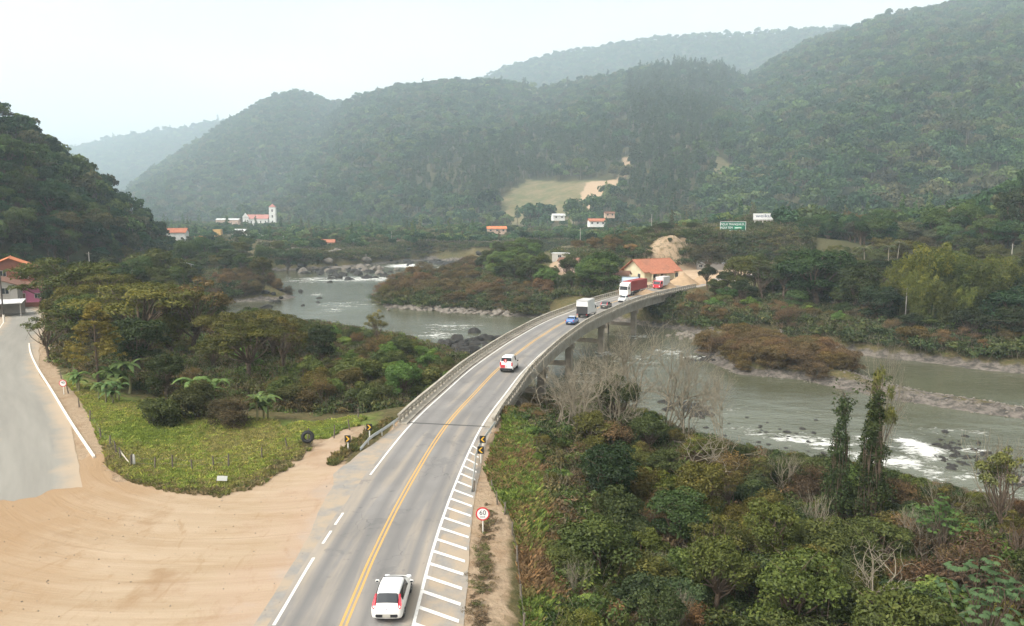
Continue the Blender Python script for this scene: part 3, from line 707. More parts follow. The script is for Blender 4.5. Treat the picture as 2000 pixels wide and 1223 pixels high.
def crown_clumps(rng, n, rx, rz, zc, cr, flat=.75, gap=0.0):
    out = []
    for i in range(n):
        d = rng.normal(size=3); d /= np.linalg.norm(d); d[2] = abs(d[2]) * 1.0 - .35 * rng.random()
        r = .45 + .55 * rng.random() ** .5
        c = d * r * np.array([rx, rx, rz]); s = cr * (.65 + .7 * rng.random())
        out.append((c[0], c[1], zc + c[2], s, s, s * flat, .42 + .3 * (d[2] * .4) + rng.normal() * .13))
    return out
PROTO = {}
def tree_proto(kind, var, rng):
    lines, kw = [], dict(shell=.5)
    if kind == 'round':
        h = 9.0; cl = crown_clumps(rng, 24, 3.1, 2.9, 5.6, 1.15) + crown_clumps(rng, 9, 3.0, .8, 3.4, 1.0); nl, ls = 8000, .33
        fork = (rng.normal() * .2, rng.normal() * .2, 2.6); tr = .26
    elif kind == 'spread':
        h = 9.0; cl = []
        for i in range(24):
            a, r = rng.random() * 6.28, 5.0 * math.sqrt(rng.random()); z = 8.0 - .05 * r * r + rng.normal() * .55 - (1.4 if rng.random() < .3 else 0)
            s = 1.35 * (.7 + .6 * rng.random()); cl.append((math.cos(a) * r, math.sin(a) * r, z, s * 1.15, s * 1.15, s * .42, .45 + rng.normal() * .14))
        nl, ls = 7000, .30; fork = (.3, .2, 3.0); tr = .3; kw = dict(shell=.35, up=.9)
    elif kind == 'tall':
        h = 13.0; cl = crown_clumps(rng, 30, 2.7, 4.6, 7.8, 1.2, .85); nl, ls = 7000, .38; fork = (.1, .1, 4.5); tr = .28
    elif kind == 'loose':
        h = 10.0; cl = crown_clumps(rng, 22, 3.2, 3.3, 6.2, .75, .7); nl, ls = 2600, .28; fork = (.2, -.2, 3.0); tr = .2; kw = dict(shell=.2)
    elif kind == 'shrub':
        h = 3.0; cl = crown_clumps(rng, 16, 1.25, 1.35, 1.35, .62, .8) + crown_clumps(rng, 7, 1.4, .5, .45, .55, .8); nl, ls = 7500, .135; fork = (0, 0, .3); tr = .06
    elif kind == 'broadleaf':
        h = 3.4; cl = crown_clumps(rng, 15, 1.35, 1.5, 1.5, .6, .75) + crown_clumps(rng, 6, 1.3, .5, .5, .55, .8); nl, ls = 6800, .165; fork = (0, 0, .4); tr = .07; kw = dict(shell=.5, up=.6, slim=.62)
    elif kind == 'twiggy':
        h = 2.8; cl = crown_clumps(rng, 18, 1.25, 1.2, 1.25, .55, .9) + crown_clumps(rng, 6, 1.4, .4, .4, .5, .8); nl, ls = 5200, .13; fork = (0, 0, .25); tr = .05; kw = dict(shell=.15, slim=.35)
    fx, fy, fz = fork
    if kind in ('shrub', 'broadleaf', 'twiggy'):
        for c in cl: lines.append(bend((c[0] * .15, c[1] * .15, -.35), (c[0], c[1], c[2]), tr * .7, .012, rng, 4))
        if kind == 'twiggy':
            for i in range(110):
                c = cl[rng.integers(len(cl))]; d = rng.normal(size=3); d[2] = abs(d[2]) + .5; d /= np.linalg.norm(d); e = np.array(c[:3]) + d * c[3] * 1.35
                lines.append([(c[0], c[1], c[2], .012), (*e, .005)])
    else:
        lines.append(bend((0, 0, -.8), (fx, fy, fz), tr * 1.25, tr, rng, 5, .04))
        for c in cl:
            t = .35 * rng.random(); st = (fx * (1 - t), fy * (1 - t), fz * (1 - t)) if rng.random() < .3 else (fx, fy, fz)
            lines.append(bend(st, (c[0], c[1], c[2]), tr * (.3 + .25 * rng.random()), .03, rng, 5, .1))
            for _ in range(2):
                e = np.array(c[:3]) + rng.normal(size=3) * c[3] * .8; lines.append([(c[0], c[1], c[2], .03), (*e, .01)])
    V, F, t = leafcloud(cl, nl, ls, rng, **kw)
    top = float(np.percentile(V[:, 2], 99.7))
    ns = 6 if kind in ('round', 'spread', 'tall', 'loose') else 4
    return woodmesh('trunk', lines, ns, BARK), leafmesh('crown', V, F, t, LEAF), top
def bare_proto(var, rng, h=9.0, depth=5, spread=.55, mat=PALE_BARK, r0=.10, up=.25):
    lines = []
    def grow(p, d, L, r, k):
        pts = [(*p, r)]; q = np.array(p); dd = np.array(d)
        for i in range(4):
            dd = dd + rng.normal(size=3) * .13; dd[2] += up * .1; dd /= np.linalg.norm(dd); q = q + dd * L / 4; pts.append((*q, r * (1 - .42 * (i + 1) / 4)))
        lines.append(pts)
        if k == 0: return
        for _ in range(2 if k < 3 else 3):
            e = dd + rng.normal(size=3) * spread; e[2] += up; e /= np.linalg.norm(e); grow(tuple(q), e, L * (.62 + .2 * rng.random()), r * .58, k - 1)
        if k > 1:
            j = rng.integers(1, 4); e = dd + rng.normal(size=3) * spread * 1.3; e /= np.linalg.norm(e); grow(pts[j][:3], e, L * .6, r * .42, k - 2 if k > 1 else 0)
    for _ in range(3):
        e = np.array([rng.normal() * .35, rng.normal() * .35, 1.0]); e /= np.linalg.norm(e); grow((rng.normal() * .15, rng.normal() * .15, -.5), e, h * .27, r0, depth)
    me = woodmesh('branches', lines, 3, mat); z = max(p[2] for ln in lines for p in ln); return me, z
def conifer_proto(rng):
    lines, cl = [bend((0, 0, -.8), (0, 0, 10.6), .19, .03, rng, 6, .01)], []
    for i in range(85):
        z = 3.2 + 7.4 * (i / 85) ** .95; R_ = max(.3, 2.9 * (1 - ((z - 3.0) / 8.0)) ** .75 * (.75 + .4 * rng.random())); a = rng.random() * 6.28
        e = (math.cos(a) * R_, math.sin(a) * R_, z + .35 * R_); lines.append(bend((0, 0, z), e, .035, .01, rng, 4, .05))
        for q in (.55, .8, 1.0): cl.append((e[0] * q, e[1] * q, z + .35 * R_ * q, .36, .36, .28, .5 + rng.normal() * .12))
    V, F, t = leafcloud(cl, 9500, .30, rng, .1, .4, .26)
    return woodmesh('trunk', lines, 5, BARK), leafmesh('crown', V, F, t, LEAF), 11.0
def bamboo_proto(rng):
    lines, cl = [], []
    for i in range(30):
        a, b = rng.random() * 6.28, rng.random() * 6.28; br = 1.3 * math.sqrt(rng.random()); R_ = .8 + 4.2 * rng.random() ** .8; H_ = 13.5 - .5 * R_ + rng.normal() * .9
        p0 = np.array([math.cos(a) * br, math.sin(a) * br, -.5]); pts = []
        for t in np.linspace(0, 1, 8):
            o = np.array([math.cos(a), math.sin(a), 0]) * R_ * t ** 2.2; z = H_ * (t - .10 * max(0, t - .75) ** 2 * 16 * (R_ / 4)); pts.append((*(p0 + o + np.array([0, 0, z])), .055 * (1 - .8 * t)))
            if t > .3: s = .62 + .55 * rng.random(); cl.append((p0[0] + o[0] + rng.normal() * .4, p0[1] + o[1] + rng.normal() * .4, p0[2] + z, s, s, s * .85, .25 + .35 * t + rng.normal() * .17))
        lines.append(pts)
    V, F, t = leafcloud(cl, 9000, .5, rng, .72, .1, .3)
    return woodmesh('culms', lines, 4, plain('bamboo_culm', (.16, .17, .06), .6)), leafmesh('crown', V, F, t, LEAF), float(np.percentile(V[:, 2], 99.7))
def blade(V, F, base, d, L, w, arch, rng, seg=7, fold=.12):
    """one long leaf blade with a midrib fold, arching over"""
    d = np.array(d, float); d[2] = 0; d /= np.linalg.norm(d) + 1e-9; sd = np.array([-d[1], d[0], 0]); b0 = len(V)
    for i in range(seg + 1):
        t = i / seg; p = np.array(base) + d * L * (t ** 1.1) * .8 + np.array([0, 0, L * (arch[0] * t - arch[1] * t * t)]); ww = w * math.sin(math.pi * min(1, .12 + .86 * t)) ** .7 * .5
        V += [tuple(p - sd * ww + np.array([0, 0, -fold * ww])), tuple(p + np.array([0, 0, fold * ww])), tuple(p + sd * ww + np.array([0, 0, -fold * ww]))]
    for i in range(seg):
        for j in (0, 1): F.append((b0 + 3 * i + j, b0 + 3 * i + j + 1, b0 + 3 * i + 4 + j, b0 + 3 * i + 3 + j))
def banana_proto(rng):
    V, F, lines = [], [], []
    for s in range(3):
        x, y = (0, 0) if s == 0 else (rng.normal() * .8, rng.normal() * .8); h = 2.4 - .5 * s; lines.append(bend((x, y, -.3), (x, y, h), .14, .08, rng, 4, .03))
        for i in range(9):
            a = i * 2.4 + rng.random(); blade(V, F, (x, y, h - .1), (math.cos(a), math.sin(a), 0), 1.9 + .5 * rng.random(), .5, (1.0 + .3 * rng.random(), 1.05), rng)
    F = np.array(F); t = np.clip(.5 + rng.normal(size=len(F)) * .15, 0, 1)
    return woodmesh('stems', lines, 6, plain('banana_stem', (.17, .16, .07), .7)), leafmesh('leaves', np.array(V), F, t, LEAF), 3.1
def palm_proto(rng):
    V, F = [], []; lines = [bend((0, 0, -.5), (.3, .1, 7.0), .15, .1, rng, 6, .02)]
    for i in range(16):
        a = i * 2.4; d = np.array([math.cos(a), math.sin(a), 0]); L = 2.5 + .4 * rng.random(); ar = .9 * rng.random() + .1; rib = []
        for t in np.linspace(0, 1, 9): rib.append(np.array([.3, .1, 7.0]) + d * L * t * .85 + np.array([0, 0, L * (ar * t - .95 * t * t)]))
        lines.append([(*q, .025 * (1.1 - k / 9)) for k, q in enumerate(rib)])
        sd = np.array([-d[1], d[0], 0])
        for k in range(1, 9):
            for s in (-1, 1):
                for o in (0, .5):
                    q = rib[k - 1] + (rib[k] - rib[k - 1]) * o; e = q + sd * s * .6 * (1.05 - (k / 9) ** 2) + d * .25 + np.array([0, 0, -.22]); b = len(V); V += [tuple(q), tuple((q + e) / 2 + d * .05), tuple(e), tuple((q + e) / 2 - d * .05)]; F.append((b, b + 1, b + 2, b + 3))
    F = np.array(F); t = np.clip(.5 + rng.normal(size=len(F)) * .12, 0, 1)
    return woodmesh('trunk', lines, 5, PALE_BARK), leafmesh('fronds', np.array(V), F, t, LEAF), 7.6
def vine_proto(rng):
    """a dead stem wrapped in climbing vines, hanging brown tendrils below"""
    lines, cl = [bend((0, 0, -.8), (.3, 0, 9.4), .16, .03, rng, 7, .03)], []
    for i in range(70):
        z = 1.4 + 7.6 * (i / 70) ** 1.15; w = 1.05 * (1 - .93 * ((z - 2) / 7.2)) + .05; a = rng.random() * 6.28; r = w * rng.random() ** .5 * .75
        s = (.30 + .34 * w) * (.7 + .6 * rng.random()); cl.append((.3 * z / 9.4 + math.cos(a) * r, math.sin(a) * r, z, s, s, s * 1.1, .45 + rng.normal() * .16))
    for i in range(80):
        z = 1.5 + 5.5 * rng.random(); a = rng.random() * 6.28; r = .35 + .75 * rng.random() * (1 - z / 9); x, y = .3 * z / 9 + math.cos(a) * r, math.sin(a) * r
        lines.append([(x, y, z, .014), (x + rng.normal() * .1, y + rng.normal() * .1, z * .6, .012), (x * 1.1 + rng.normal() * .15, y * 1.1 + rng.normal() * .15, max(-.3, z - 3.2 - rng.random()), .008)])
    for i in range(26):
        z = 7.6 + 1.9 * rng.random(); d = rng.normal(size=3); d[2] = abs(d[2]) * .5 + .2; d /= np.linalg.norm(d); e = np.array([.3, 0, z]) + d * (.5 + .7 * rng.random()); lines.append([(.28, 0, z - .1, .014), (*e, .005)]); cl.append((*e, .14, .14, .14, .6))
    V, F, t = leafcloud(cl, 6500, .17, rng, .4, .1, .6)
    return woodmesh('stem', lines, 4, BARK), leafmesh('vine_leaves', V, F, t, LEAF), 9.7
def bigleaf_proto(rng):
    """open shrub tree carrying large hand-shaped leaves"""
    V, F, lines = [], [], []
    for i in range(34):
        a, r = rng.random() * 6.28, 2.1 * math.sqrt(rng.random()); z = 3.6 + 1.1 * (1 - r / 2.1) + rng.normal() * .4; e = (math.cos(a) * r, math.sin(a) * r, z); lines.append(bend((0, 0, .6 + rng.random()), e, .05, .02, rng, 4))
        for k in range(9):
            b = rng.random() * 6.28; c = np.array(e) + np.array([math.cos(b), math.sin(b), .1]) * .32
            for q in range(5): blade(V, F, tuple(c), (math.cos(b + (q - 2) * .5), math.sin(b + (q - 2) * .5), 0), .36 - .04 * abs(q - 2), .12, (.12, .42), rng, 3, .2)
    lines.append(bend((0, 0, -.6), (0, 0, 2), .1, .07, rng, 4)); F = np.array(F); t = np.repeat(np.clip(.5 + rng.normal(size=len(F) // 30 + 1) * .16, 0, 1), 30)[:len(F)]
    return woodmesh('trunk', lines, 5, BARK), leafmesh('leaves', np.array(V), F, t, LEAF), 5.0

prng = np.random.default_rng(5)
PARTN = {}
for kind in ('round', 'spread', 'tall', 'loose', 'shrub', 'broadleaf', 'twiggy'):
    PROTO[kind] = [tree_proto(kind, v, prng) for v in range(3)]
    PARTN[kind] = ('trunk', 'crown') if kind in ('round', 'spread', 'tall', 'loose') else ('stems', 'foliage')
PROTO['conifer'] = [conifer_proto(prng)]; PARTN['conifer'] = ('trunk', 'crown')
PROTO['bamboo'] = [bamboo_proto(prng) for _ in range(2)]; PARTN['bamboo'] = ('culms', 'foliage')
PROTO['banana'] = [banana_proto(prng) for _ in range(2)]; PARTN['banana'] = ('stems', 'leaves')
PROTO['palm'] = [palm_proto(prng)]; PARTN['palm'] = ('trunk', 'fronds')
PROTO['vine'] = [vine_proto(prng) for _ in range(2)]; PARTN['vine'] = ('stem', 'vine_leaves')
PROTO['bigleaf'] = [bigleaf_proto(prng)]; PARTN['bigleaf'] = ('trunk', 'leaves')
BARE = [bare_proto(v, prng, 9.0, 5, .5) for v in range(2)] + [bare_proto(2, prng, 5.0, 4, .75, PALE_BARK, .09, .1), bare_proto(3, prng, 4.5, 4, .4, PALE_BARK, .05, .5)]
ONAME = dict(round='tree', spread='spreading_tree', tall='tall_tree', loose='sparse_tree', shrub='shrub', broadleaf='broadleaf_bush', twiggy='twiggy_shrub', conifer='conifer_tree', bamboo='bamboo_clump', banana='banana_plant', palm='palm_tree', vine='vine_covered_tree', bigleaf='large_leaved_tree')
OCAT = dict(round='tree', spread='tree', tall='tree', loose='tree', shrub='shrub', broadleaf='bush', twiggy='shrub', conifer='tree', bamboo='bamboo', banana='banana plant', palm='palm tree', vine='tree', bigleaf='tree')
def plant(kind, x, y, h, col, label, group=None, w=1.0, var=None, z=None, jit=.18, name=None, tilt=0.0):
    """one plant: an Empty at its foot with its wood and its leaves"""
    var = random.randrange(len(PROTO[kind])) if var is None else var % len(PROTO[kind])
    if kind in ('broadleaf', 'shrub') and h > 5.2: kind = 'round'
    wood, leaf, top = PROTO[kind][var]; s = h / top
    z = land1(x, y) if z is None else z
    e = empty(name or ONAME[kind], (x, y, z - .05), random.uniform(0, 6.28), label, OCAT[kind], group)
    e.rotation_euler[0] = random.gauss(0, tilt); e.rotation_euler[1] = random.gauss(0, tilt)
    e.scale = (s * w, s * w * random.uniform(.9, 1.1), s)
    k = .93 * (1 + random.uniform(-jit, jit)); c = (col[0] * k * random.uniform(.9, 1.1), col[1] * k, col[2] * k * random.uniform(.85, 1.15), 1)
    for nm, me in zip(PARTN[kind], (wood, leaf)):
        o = obj(nm, me, None, e); o.color = c
    return e
def plant_px(kind, u, vtop, Yd, col, label, group=None, w=1.0, var=None, extra=0.0, **k):
    p = at(u, vtop, Yd); z = land1(p.x, p.y)
    if kind in ('broadleaf', 'shrub') and p.z - z > 4.6: kind = 'round'
    return plant(kind, p.x, p.y, max(1.0, p.z - z + extra), col, label, group, w, var, z, **k)
def bare_px(u, vtop, Yd, var, label, w=1.0, mat=None, group=None):
    p = at(u, vtop, Yd); z = land1(p.x, p.y); me, top = BARE[var]
    e = empty('bare_tree', (p.x, p.y, z), random.uniform(0, 6.28), label, 'tree', group); s = (p.z - z) / top; e.scale = (s * w, s * w, s)
    obj('branches', me, None, e); return e

# ------------------------------------------------------------------ forests on the hills
SRC = bpy.data.collections.new('forest_sources')      # mesh sources for the forest stuff, not linked to the scene
frng = np.random.default_rng(3)
def forest_source(i, tall=False, nl=420, ls=.95):
    if tall:
        cl = [(frng.normal() * .25, frng.normal() * .25, z, 1.15 * (1.1 - (z - 6) / 9), 1.15 * (1.1 - (z - 6) / 9), 1.0, .45 + frng.normal() * .1) for z in np.linspace(6, 13, 9)]
        V, F, t = leafcloud(cl, 300, .8, frng, .4, .2, .5); wl_ = [[(0, 0, -1, .16), (0, 0, 12, .06)]]
    else:
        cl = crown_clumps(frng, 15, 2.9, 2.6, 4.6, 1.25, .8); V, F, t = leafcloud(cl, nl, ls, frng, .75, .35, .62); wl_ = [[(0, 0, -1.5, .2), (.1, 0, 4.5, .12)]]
    Vt, Ft = tubes(wl_, 4)
    me = npmesh('forest_tree', np.concatenate([V, Vt]), np.concatenate([F, Ft + len(V)]), False, np.concatenate([np.zeros(len(F)), np.ones(len(Ft))]))
    fattr(me, 'tint', np.concatenate([t, np.full(len(Ft), .5)]), 'FACE'); me.materials.append(FLEAF); me.materials.append(TRUNKB)
    o = bpy.data.objects.new('forest_tree_%02d' % i, me); SRC.objects.link(o)
for i in range(4): forest_source(i)
for i in range(4, 6): forest_source(i, True)
def grass_source(i, rng):
    V, F = [], []
    for k in range(40):
        a, r = rng.random() * 6.28, .34 * math.sqrt(rng.random()); x, y = math.cos(a) * r, math.sin(a) * r; b = rng.random() * 6.28; h = .34 + .3 * rng.random(); q = len(V); lx, ly = math.cos(b) * h * .55, math.sin(b) * h * .55; wx_, wy_ = -math.sin(b) * .013, math.cos(b) * .013
        V += [(x - wx_, y - wy_, -.05), (x + wx_, y + wy_, -.05), (x + lx * .4 + wx_ * .8, y + ly * .4 + wy_ * .8, h * .62), (x + lx, y + ly, h * .8)]; F.append((q, q + 1, q + 2, q + 3))
    return npm(V, F, rng, i)
GSRC = bpy.data.collections.new('grass_sources')
def npm(V, F, rng, i):
    me = npmesh('grass_tuft', np.array(V), np.array(F)); fattr(me, 'tint', np.clip(.5 + rng.normal(size=len(F)) * .18, 0, 1), 'FACE'); me.materials.append(FLEAF)
    o = bpy.data.objects.new('grass_tuft_%02d' % i, me); GSRC.objects.link(o)
for i in range(3): grass_source(i, frng)
CSRC = bpy.data.collections.new('cover_sources')
for i in range(3):      # knee-high tangle of weeds, dead stalks and small leaves
    cl = [(frng.normal() * .5, frng.normal() * .5, .18 + .2 * frng.random(), .4, .4, .26, .5 + frng.normal() * .18) for _ in range(7)]
    V, F, t = leafcloud(cl, 320, .17, frng, .3, .4, .5)
    ln_ = []
    for _ in range(14):
        x, y = frng.normal(size=2) * .5; ln_.append([(x, y, -.05, .008), (x + frng.normal() * .3, y + frng.normal() * .3, .35 + .5 * frng.random(), .004)])
    Vt, Ft = tubes(ln_, 3)
    me = npmesh('weeds', np.concatenate([V, Vt]), np.concatenate([F, Ft + len(V)]), False, np.concatenate([np.zeros(len(F)), np.ones(len(Ft))]))
    fattr(me, 'tint', np.concatenate([t, np.full(len(Ft), .5)]), 'FACE'); me.materials.append(FLEAF); me.materials.append(TWIG)
    CSRC.objects.link(bpy.data.objects.new('weeds_%02d' % i, me))
def scatter_group(coll):
    ng = bpy.data.node_groups.new('scatter_' + coll.name, 'GeometryNodeTree')
    ng.interface.new_socket('Geometry', in_out='INPUT', socket_type='NodeSocketGeometry'); ng.interface.new_socket('Geometry', in_out='OUTPUT', socket_type='NodeSocketGeometry')
    gi, go = ng.nodes.new('NodeGroupInput'), ng.nodes.new('NodeGroupOutput')
    ci = ng.nodes.new('GeometryNodeCollectionInfo'); ci.inputs['Collection'].default_value = coll; ci.inputs['Separate Children'].default_value = True; ci.inputs['Reset Children'].default_value = True
    ip = ng.nodes.new('GeometryNodeInstanceOnPoints'); ip.inputs['Pick Instance'].default_value = True
    def named(nm, typ):
        q = ng.nodes.new('GeometryNodeInputNamedAttribute'); q.data_type = typ; q.inputs['Name'].default_value = nm; return q.outputs[0]
    ng.links.new(gi.outputs[0], ip.inputs['Points']); ng.links.new(ci.outputs[0], ip.inputs['Instance'])
    ng.links.new(named('pick', 'INT'), ip.inputs['Instance Index']); ng.links.new(named('scl', 'FLOAT_VECTOR'), ip.inputs['Scale'])
    e2r = ng.nodes.new('FunctionNodeEulerToRotation'); ng.links.new(named('rot', 'FLOAT_VECTOR'), e2r.inputs[0]); ng.links.new(e2r.outputs[0], ip.inputs['Rotation'])
    ng.links.new(ip.outputs[0], go.inputs[0]); return ng
NG_FOREST, NG_GRASS, NG_COVER = scatter_group(SRC), scatter_group(GSRC), scatter_group(CSRC)
def scatter(name, P, scl, rot, pick, col, ng, label, cat):
    me = bpy.data.meshes.new(name); me.vertices.add(len(P)); me.vertices.foreach_set('co', np.ascontiguousarray(P, np.float32).ravel())
    fattr(me, 'scl', scl, 'POINT', 'FLOAT_VECTOR'); fattr(me, 'rot', rot, 'POINT', 'FLOAT_VECTOR')
    a = me.attributes.new('pick', 'INT', 'POINT'); a.data.foreach_set('value', np.ascontiguousarray(pick, np.int32))
    fattr(me, 'col', np.column_stack([col, np.ones(len(col))]), 'POINT', 'FLOAT_COLOR'); me.update()
    o = tag(obj(name, me), label, cat, None, 'stuff'); md = o.modifiers.new('scatter', 'NODES'); md.node_group = ng; return o
PAL = np.array((1.15, 1.42, 1.42)) * np.array([(.036, .058, .024), (.045, .066, .022), (.058, .075, .024), (.028, .048, .022), (.075, .062, .032), (.062, .070, .030), (.085, .095, .030), (.040, .060, .030)])
def forest_cols(P, rng, sc=.02):
    k = np.clip(((fbm(P[:, 0] * sc, P[:, 1] * sc, 3) + .6) * 6 + rng.normal(size=len(P)) * 1.6), 0, 7).astype(int)
    return PAL[k] * (1 + rng.normal(size=len(P)) * .25).clip(.4, 1.8)[:, None]
STAND = [[(820, 300), (960, 300), (1060, 260), (1215, 270), (1215, 360), (1020, 360), (960, 395), (820, 400)], [(1230, 180), (1300, 140), (1400, 160), (1400, 300), (1390, 420), (1260, 435), (1235, 400)], [(1240, 130), (1440, 130), (1440, 165), (1240, 165)], [(270, 340), (560, 180), (660, 205), (600, 300), (420, 380)]]
def hill_points(Hd, spacing, rng):
    V, b, T = Hd; A, B, C_, D_ = V[:-1, :-1], V[1:, :-1], V[1:, 1:], V[:-1, 1:]
    ar = np.linalg.norm(np.cross(B - A, D_ - A), axis=2); ar = ar * ((T[:-1] > -.05) & (T[:-1] < 1.1))[None, :]
    n = int(ar.sum() / spacing ** 2); p = (ar / ar.sum()).ravel(); k = rng.choice(p.size, n, p=p); i, j = np.unravel_index(k, ar.shape)
    s, t = rng.random(n)[:, None], rng.random(n)[:, None]
    P = (A[i, j] * (1 - s) + B[i, j] * s) * (1 - t) + (D_[i, j] * (1 - s) + C_[i, j] * s) * t
    u, v = proj(P); ok = (u > -160) & (u < 2160) & (v > -140)
    for pl in CLEAR: ok &= ~(pip(pl, u, v) & (rng.random(n) > .03))
    return P[ok], u[ok], v[ok]
HLAB = dict(far_left='hazy blue forest along the farthest ridge at left', peak='hazy forest covering the pointed hill above the town', centre='forest covering the broad central hillside with the bare clearing', back_right='hazy forest along the high ridge behind the central hill', right='forest covering the big hillside at right', near_right='dark trees on the low hill at right edge', left='dense dark forest on the steep left hillside')
INDIV = {}
for key, (Hd, width, sp) in HILLS.items():
    P, u, v = hill_points(Hd, sp, frng)
    col = forest_cols(P, frng); nP = len(P); sc = width / 6.6 * np.exp(frng.normal(size=nP) * .27 - .03).clip(.5, 1.8)
    if key in ('left', 'near_right'):
        d = np.hypot(P[:, 0], P[:, 1]); inv = (u > -10) & (u < 2010)
        order = np.argsort(np.where(inv, d, 1e9))[:150 if key == 'left' else 90]
        INDIV[key] = (P[order], col[order], sc[order]); kp = np.ones(nP, bool); kp[order] = False
        P, u, v, col, sc, nP = P[kp], u[kp], v[kp], col[kp], sc[kp], int(kp.sum())
    pick = frng.integers(0, 4, nP)
    st_ = np.zeros(nP, bool)
    if key == 'centre':
        du_, dv_ = fbm(u * .02, v * .02, 3) * 50, fbm(u * .02 + 7, v * .02 + 3, 3) * 50
        for pl in STAND: st_ |= pip(pl, u + du_, v + dv_)
        st_ &= frng.random(nP) < .8
    if key in ('far_left', 'peak', 'centre'):
        ridge = frng.random(nP) < .05; pick = np.where(ridge, 4, pick)
    pick = np.where(st_, frng.integers(4, 6, nP), pick); col[st_] = np.array((.052, .078, .036)) * (1 + frng.normal(size=int(st_.sum())) * .12)[:, None]
    scl = np.column_stack([sc * np.where(pick > 3, 1.3, 1), sc * np.where(pick > 3, 1.3, 1), sc * np.where(pick > 3, .8, (.85 + .3 * frng.random(nP)))])
    rot = np.column_stack([np.zeros(nP), np.zeros(nP), frng.random(nP) * 6.28])
    scatter('hillside_forest', P, scl, rot, pick, col, NG_FOREST, HLAB[key], 'forest')
for key, lab in (('left', 'forest tree on the left hillside,'), ('near_right', 'forest tree on the low right hill,')):
    for p, c, s in zip(*INDIV[key]):
        u1, v1 = proj(p); w_ = ('leftmost part' if u1 < 110 else 'middle part' if u1 < 220 else 'right end') if key == 'left' else ('left end' if u1 < 1750 else 'middle part' if u1 < 1880 else 'right part'); q_ = max(range(3), key=lambda k_: c[k_] * (1.0, .85, 1.6)[k_]); t_ = ('brownish ' if q_ == 0 else 'deep green ' if c[1] < .09 else 'lighter green ') + random.choice(['']) 
        plant(random.choice(['round', 'round', 'tall']), p[0], p[1], 8.2 * s * random.uniform(.9, 1.3), c, ('big ' if s > 1.0 else 'small ' if s < .75 else '') + t_ + lab + ' ' + w_ + (' high up' if p[2] > 22 else ' lower down'), 'forest trees on the ' + ('left' if key == 'left' else 'right') + ' hill', 1.1, None, p[2] - .3, 0, 'forest_tree')

# ------------------------------------------------------------------ haze in the valley air
hz = MB(); hz.box((0, 2600, 420), (9600, 6200, 880))
hm, n, l = newmat('valley_haze')
pv = N(n, 'VolumePrincipled'); pv.inputs['Color'].default_value = (.74, .90, 1.0, 1); pv.inputs['Density'].default_value = .00023; pv.inputs['Anisotropy'].default_value = .0
o = n.new('ShaderNodeOutputMaterial'); l.new(pv.outputs[0], o.inputs['Volume'])
hz = tag(hz.build('haze', hm), 'pale bluish haze filling the valley air', 'haze', None, 'stuff')

# ================================================================== bridge
CONC = plain('weathered_concrete', (.335, .305, .25), .9, .18, .8, spec=.15, dirt=(.14, .115, .085, .65), bstr=.4)
CONC2 = plain('stained_concrete', (.27, .235, .185), .9, .2, .6, spec=.15, dirt=(.10, .085, .065, .75), bstr=.4)
bridge = empty('road_bridge', (0, 0, 0), 0, 'curved concrete road bridge crossing the river on paired columns', 'bridge')
BI = np.arange(road_i(BR0), road_i(BR1) + 1)
def sweep(name, prof, mat, parent, idx=BI, P=ROAD, Nn=ROAD_N, wob=0.0):
    """a closed profile [(offset, z)] carried along the road"""
    k = len(prof); V = []
    for i in idx:
        for o, z in prof: V.append((P[i, 0] + Nn[i, 0] * o, P[i, 1] + Nn[i, 1] * o, z))
    F = []
    for a in range(len(idx) - 1):
        for j in range(k): F.append((a * k + j, a * k + (j + 1) % k, (a + 1) * k + (j + 1) % k, (a + 1) * k + j))
    F += [tuple(range(k))[::-1], tuple((len(idx) - 1) * k + j for j in range(k))]
    return obj(name, mesh(name, V, F), mat, parent)
sweep('deck_slab', [(-4.75, .02), (-4.75, -.3), (-4.3, -.42), (4.3, -.42), (4.75, -.3), (4.75, .02)], CONC, bridge)
for s in (-1, 1):
    sweep('girder', [(s * 3.9, -.40), (s * 3.9, -2.15), (s * 3.2, -2.15), (s * 3.2, -.40)][::s], CONC, bridge)
    sweep('walkway', [(s * 3.78, .0), (s * 3.78, .16), (s * 4.7, .16), (s * 4.7, .0)][::s], CONC, bridge)
    sweep('top_rail', [(s * 4.42, .86), (s * 4.42, 1.02), (s * 4.70, 1.02), (s * 4.70, .86)][::s], CONC, bridge)
    sweep('lower_rail', [(s * 4.50, .46), (s * 4.50, .60), (s * 4.63, .60), (s * 4.63, .46)][::s], CONC, bridge)
post_me = MB().box((0, 0, .50), (.24, .26, .74), ch=.02); post_me = mesh('railing_post', post_me.v, post_me.f); post_me.materials.append(CONC)
sS = np.arange(ROAD_S[BI[0]] + .3, ROAD_S[BI[-1]], 1.3)
for s in (-1, 1):
    for q in sS:
        px_, py_ = [np.interp(q, ROAD_S, ROAD[:, k]) for k in (0, 1)]; nx_, ny_ = [np.interp(q, ROAD_S, ROAD_N[:, k]) for k in (0, 1)]
        obj('railing_post', post_me, None, bridge, (px_ + nx_ * s * 4.565, py_ + ny_ * s * 4.565, 0), (0, 0, math.atan2(ny_, nx_)))
for yb in (88, 107, 127, 150, 173, 192):
    hd = road_heading(yb)
    cap = MB().box((0, 0, -2.55), (8.6, 1.3, .78), ch=.05); cap.build('pier_cap', CONC2, bridge, road_pt(yb, 0), (0, 0, hd))
    for s in (-1, 1):
        p = road_pt(yb, s * 3.35); zb = min(land1(p.x, p.y), -3.5) - 1.5
        MB().box((0, 0, (zb - 2.94) / 2), (1.15, 1.15, -2.94 - zb), ch=.06).build('pier_column', CONC2, bridge, p, (0, 0, hd))
    MB().box((0, 0, -5.6), (5.5, .6, .8), ch=.04).build('tie_beam', CONC2, bridge, road_pt(yb, 0), (0, 0, hd))
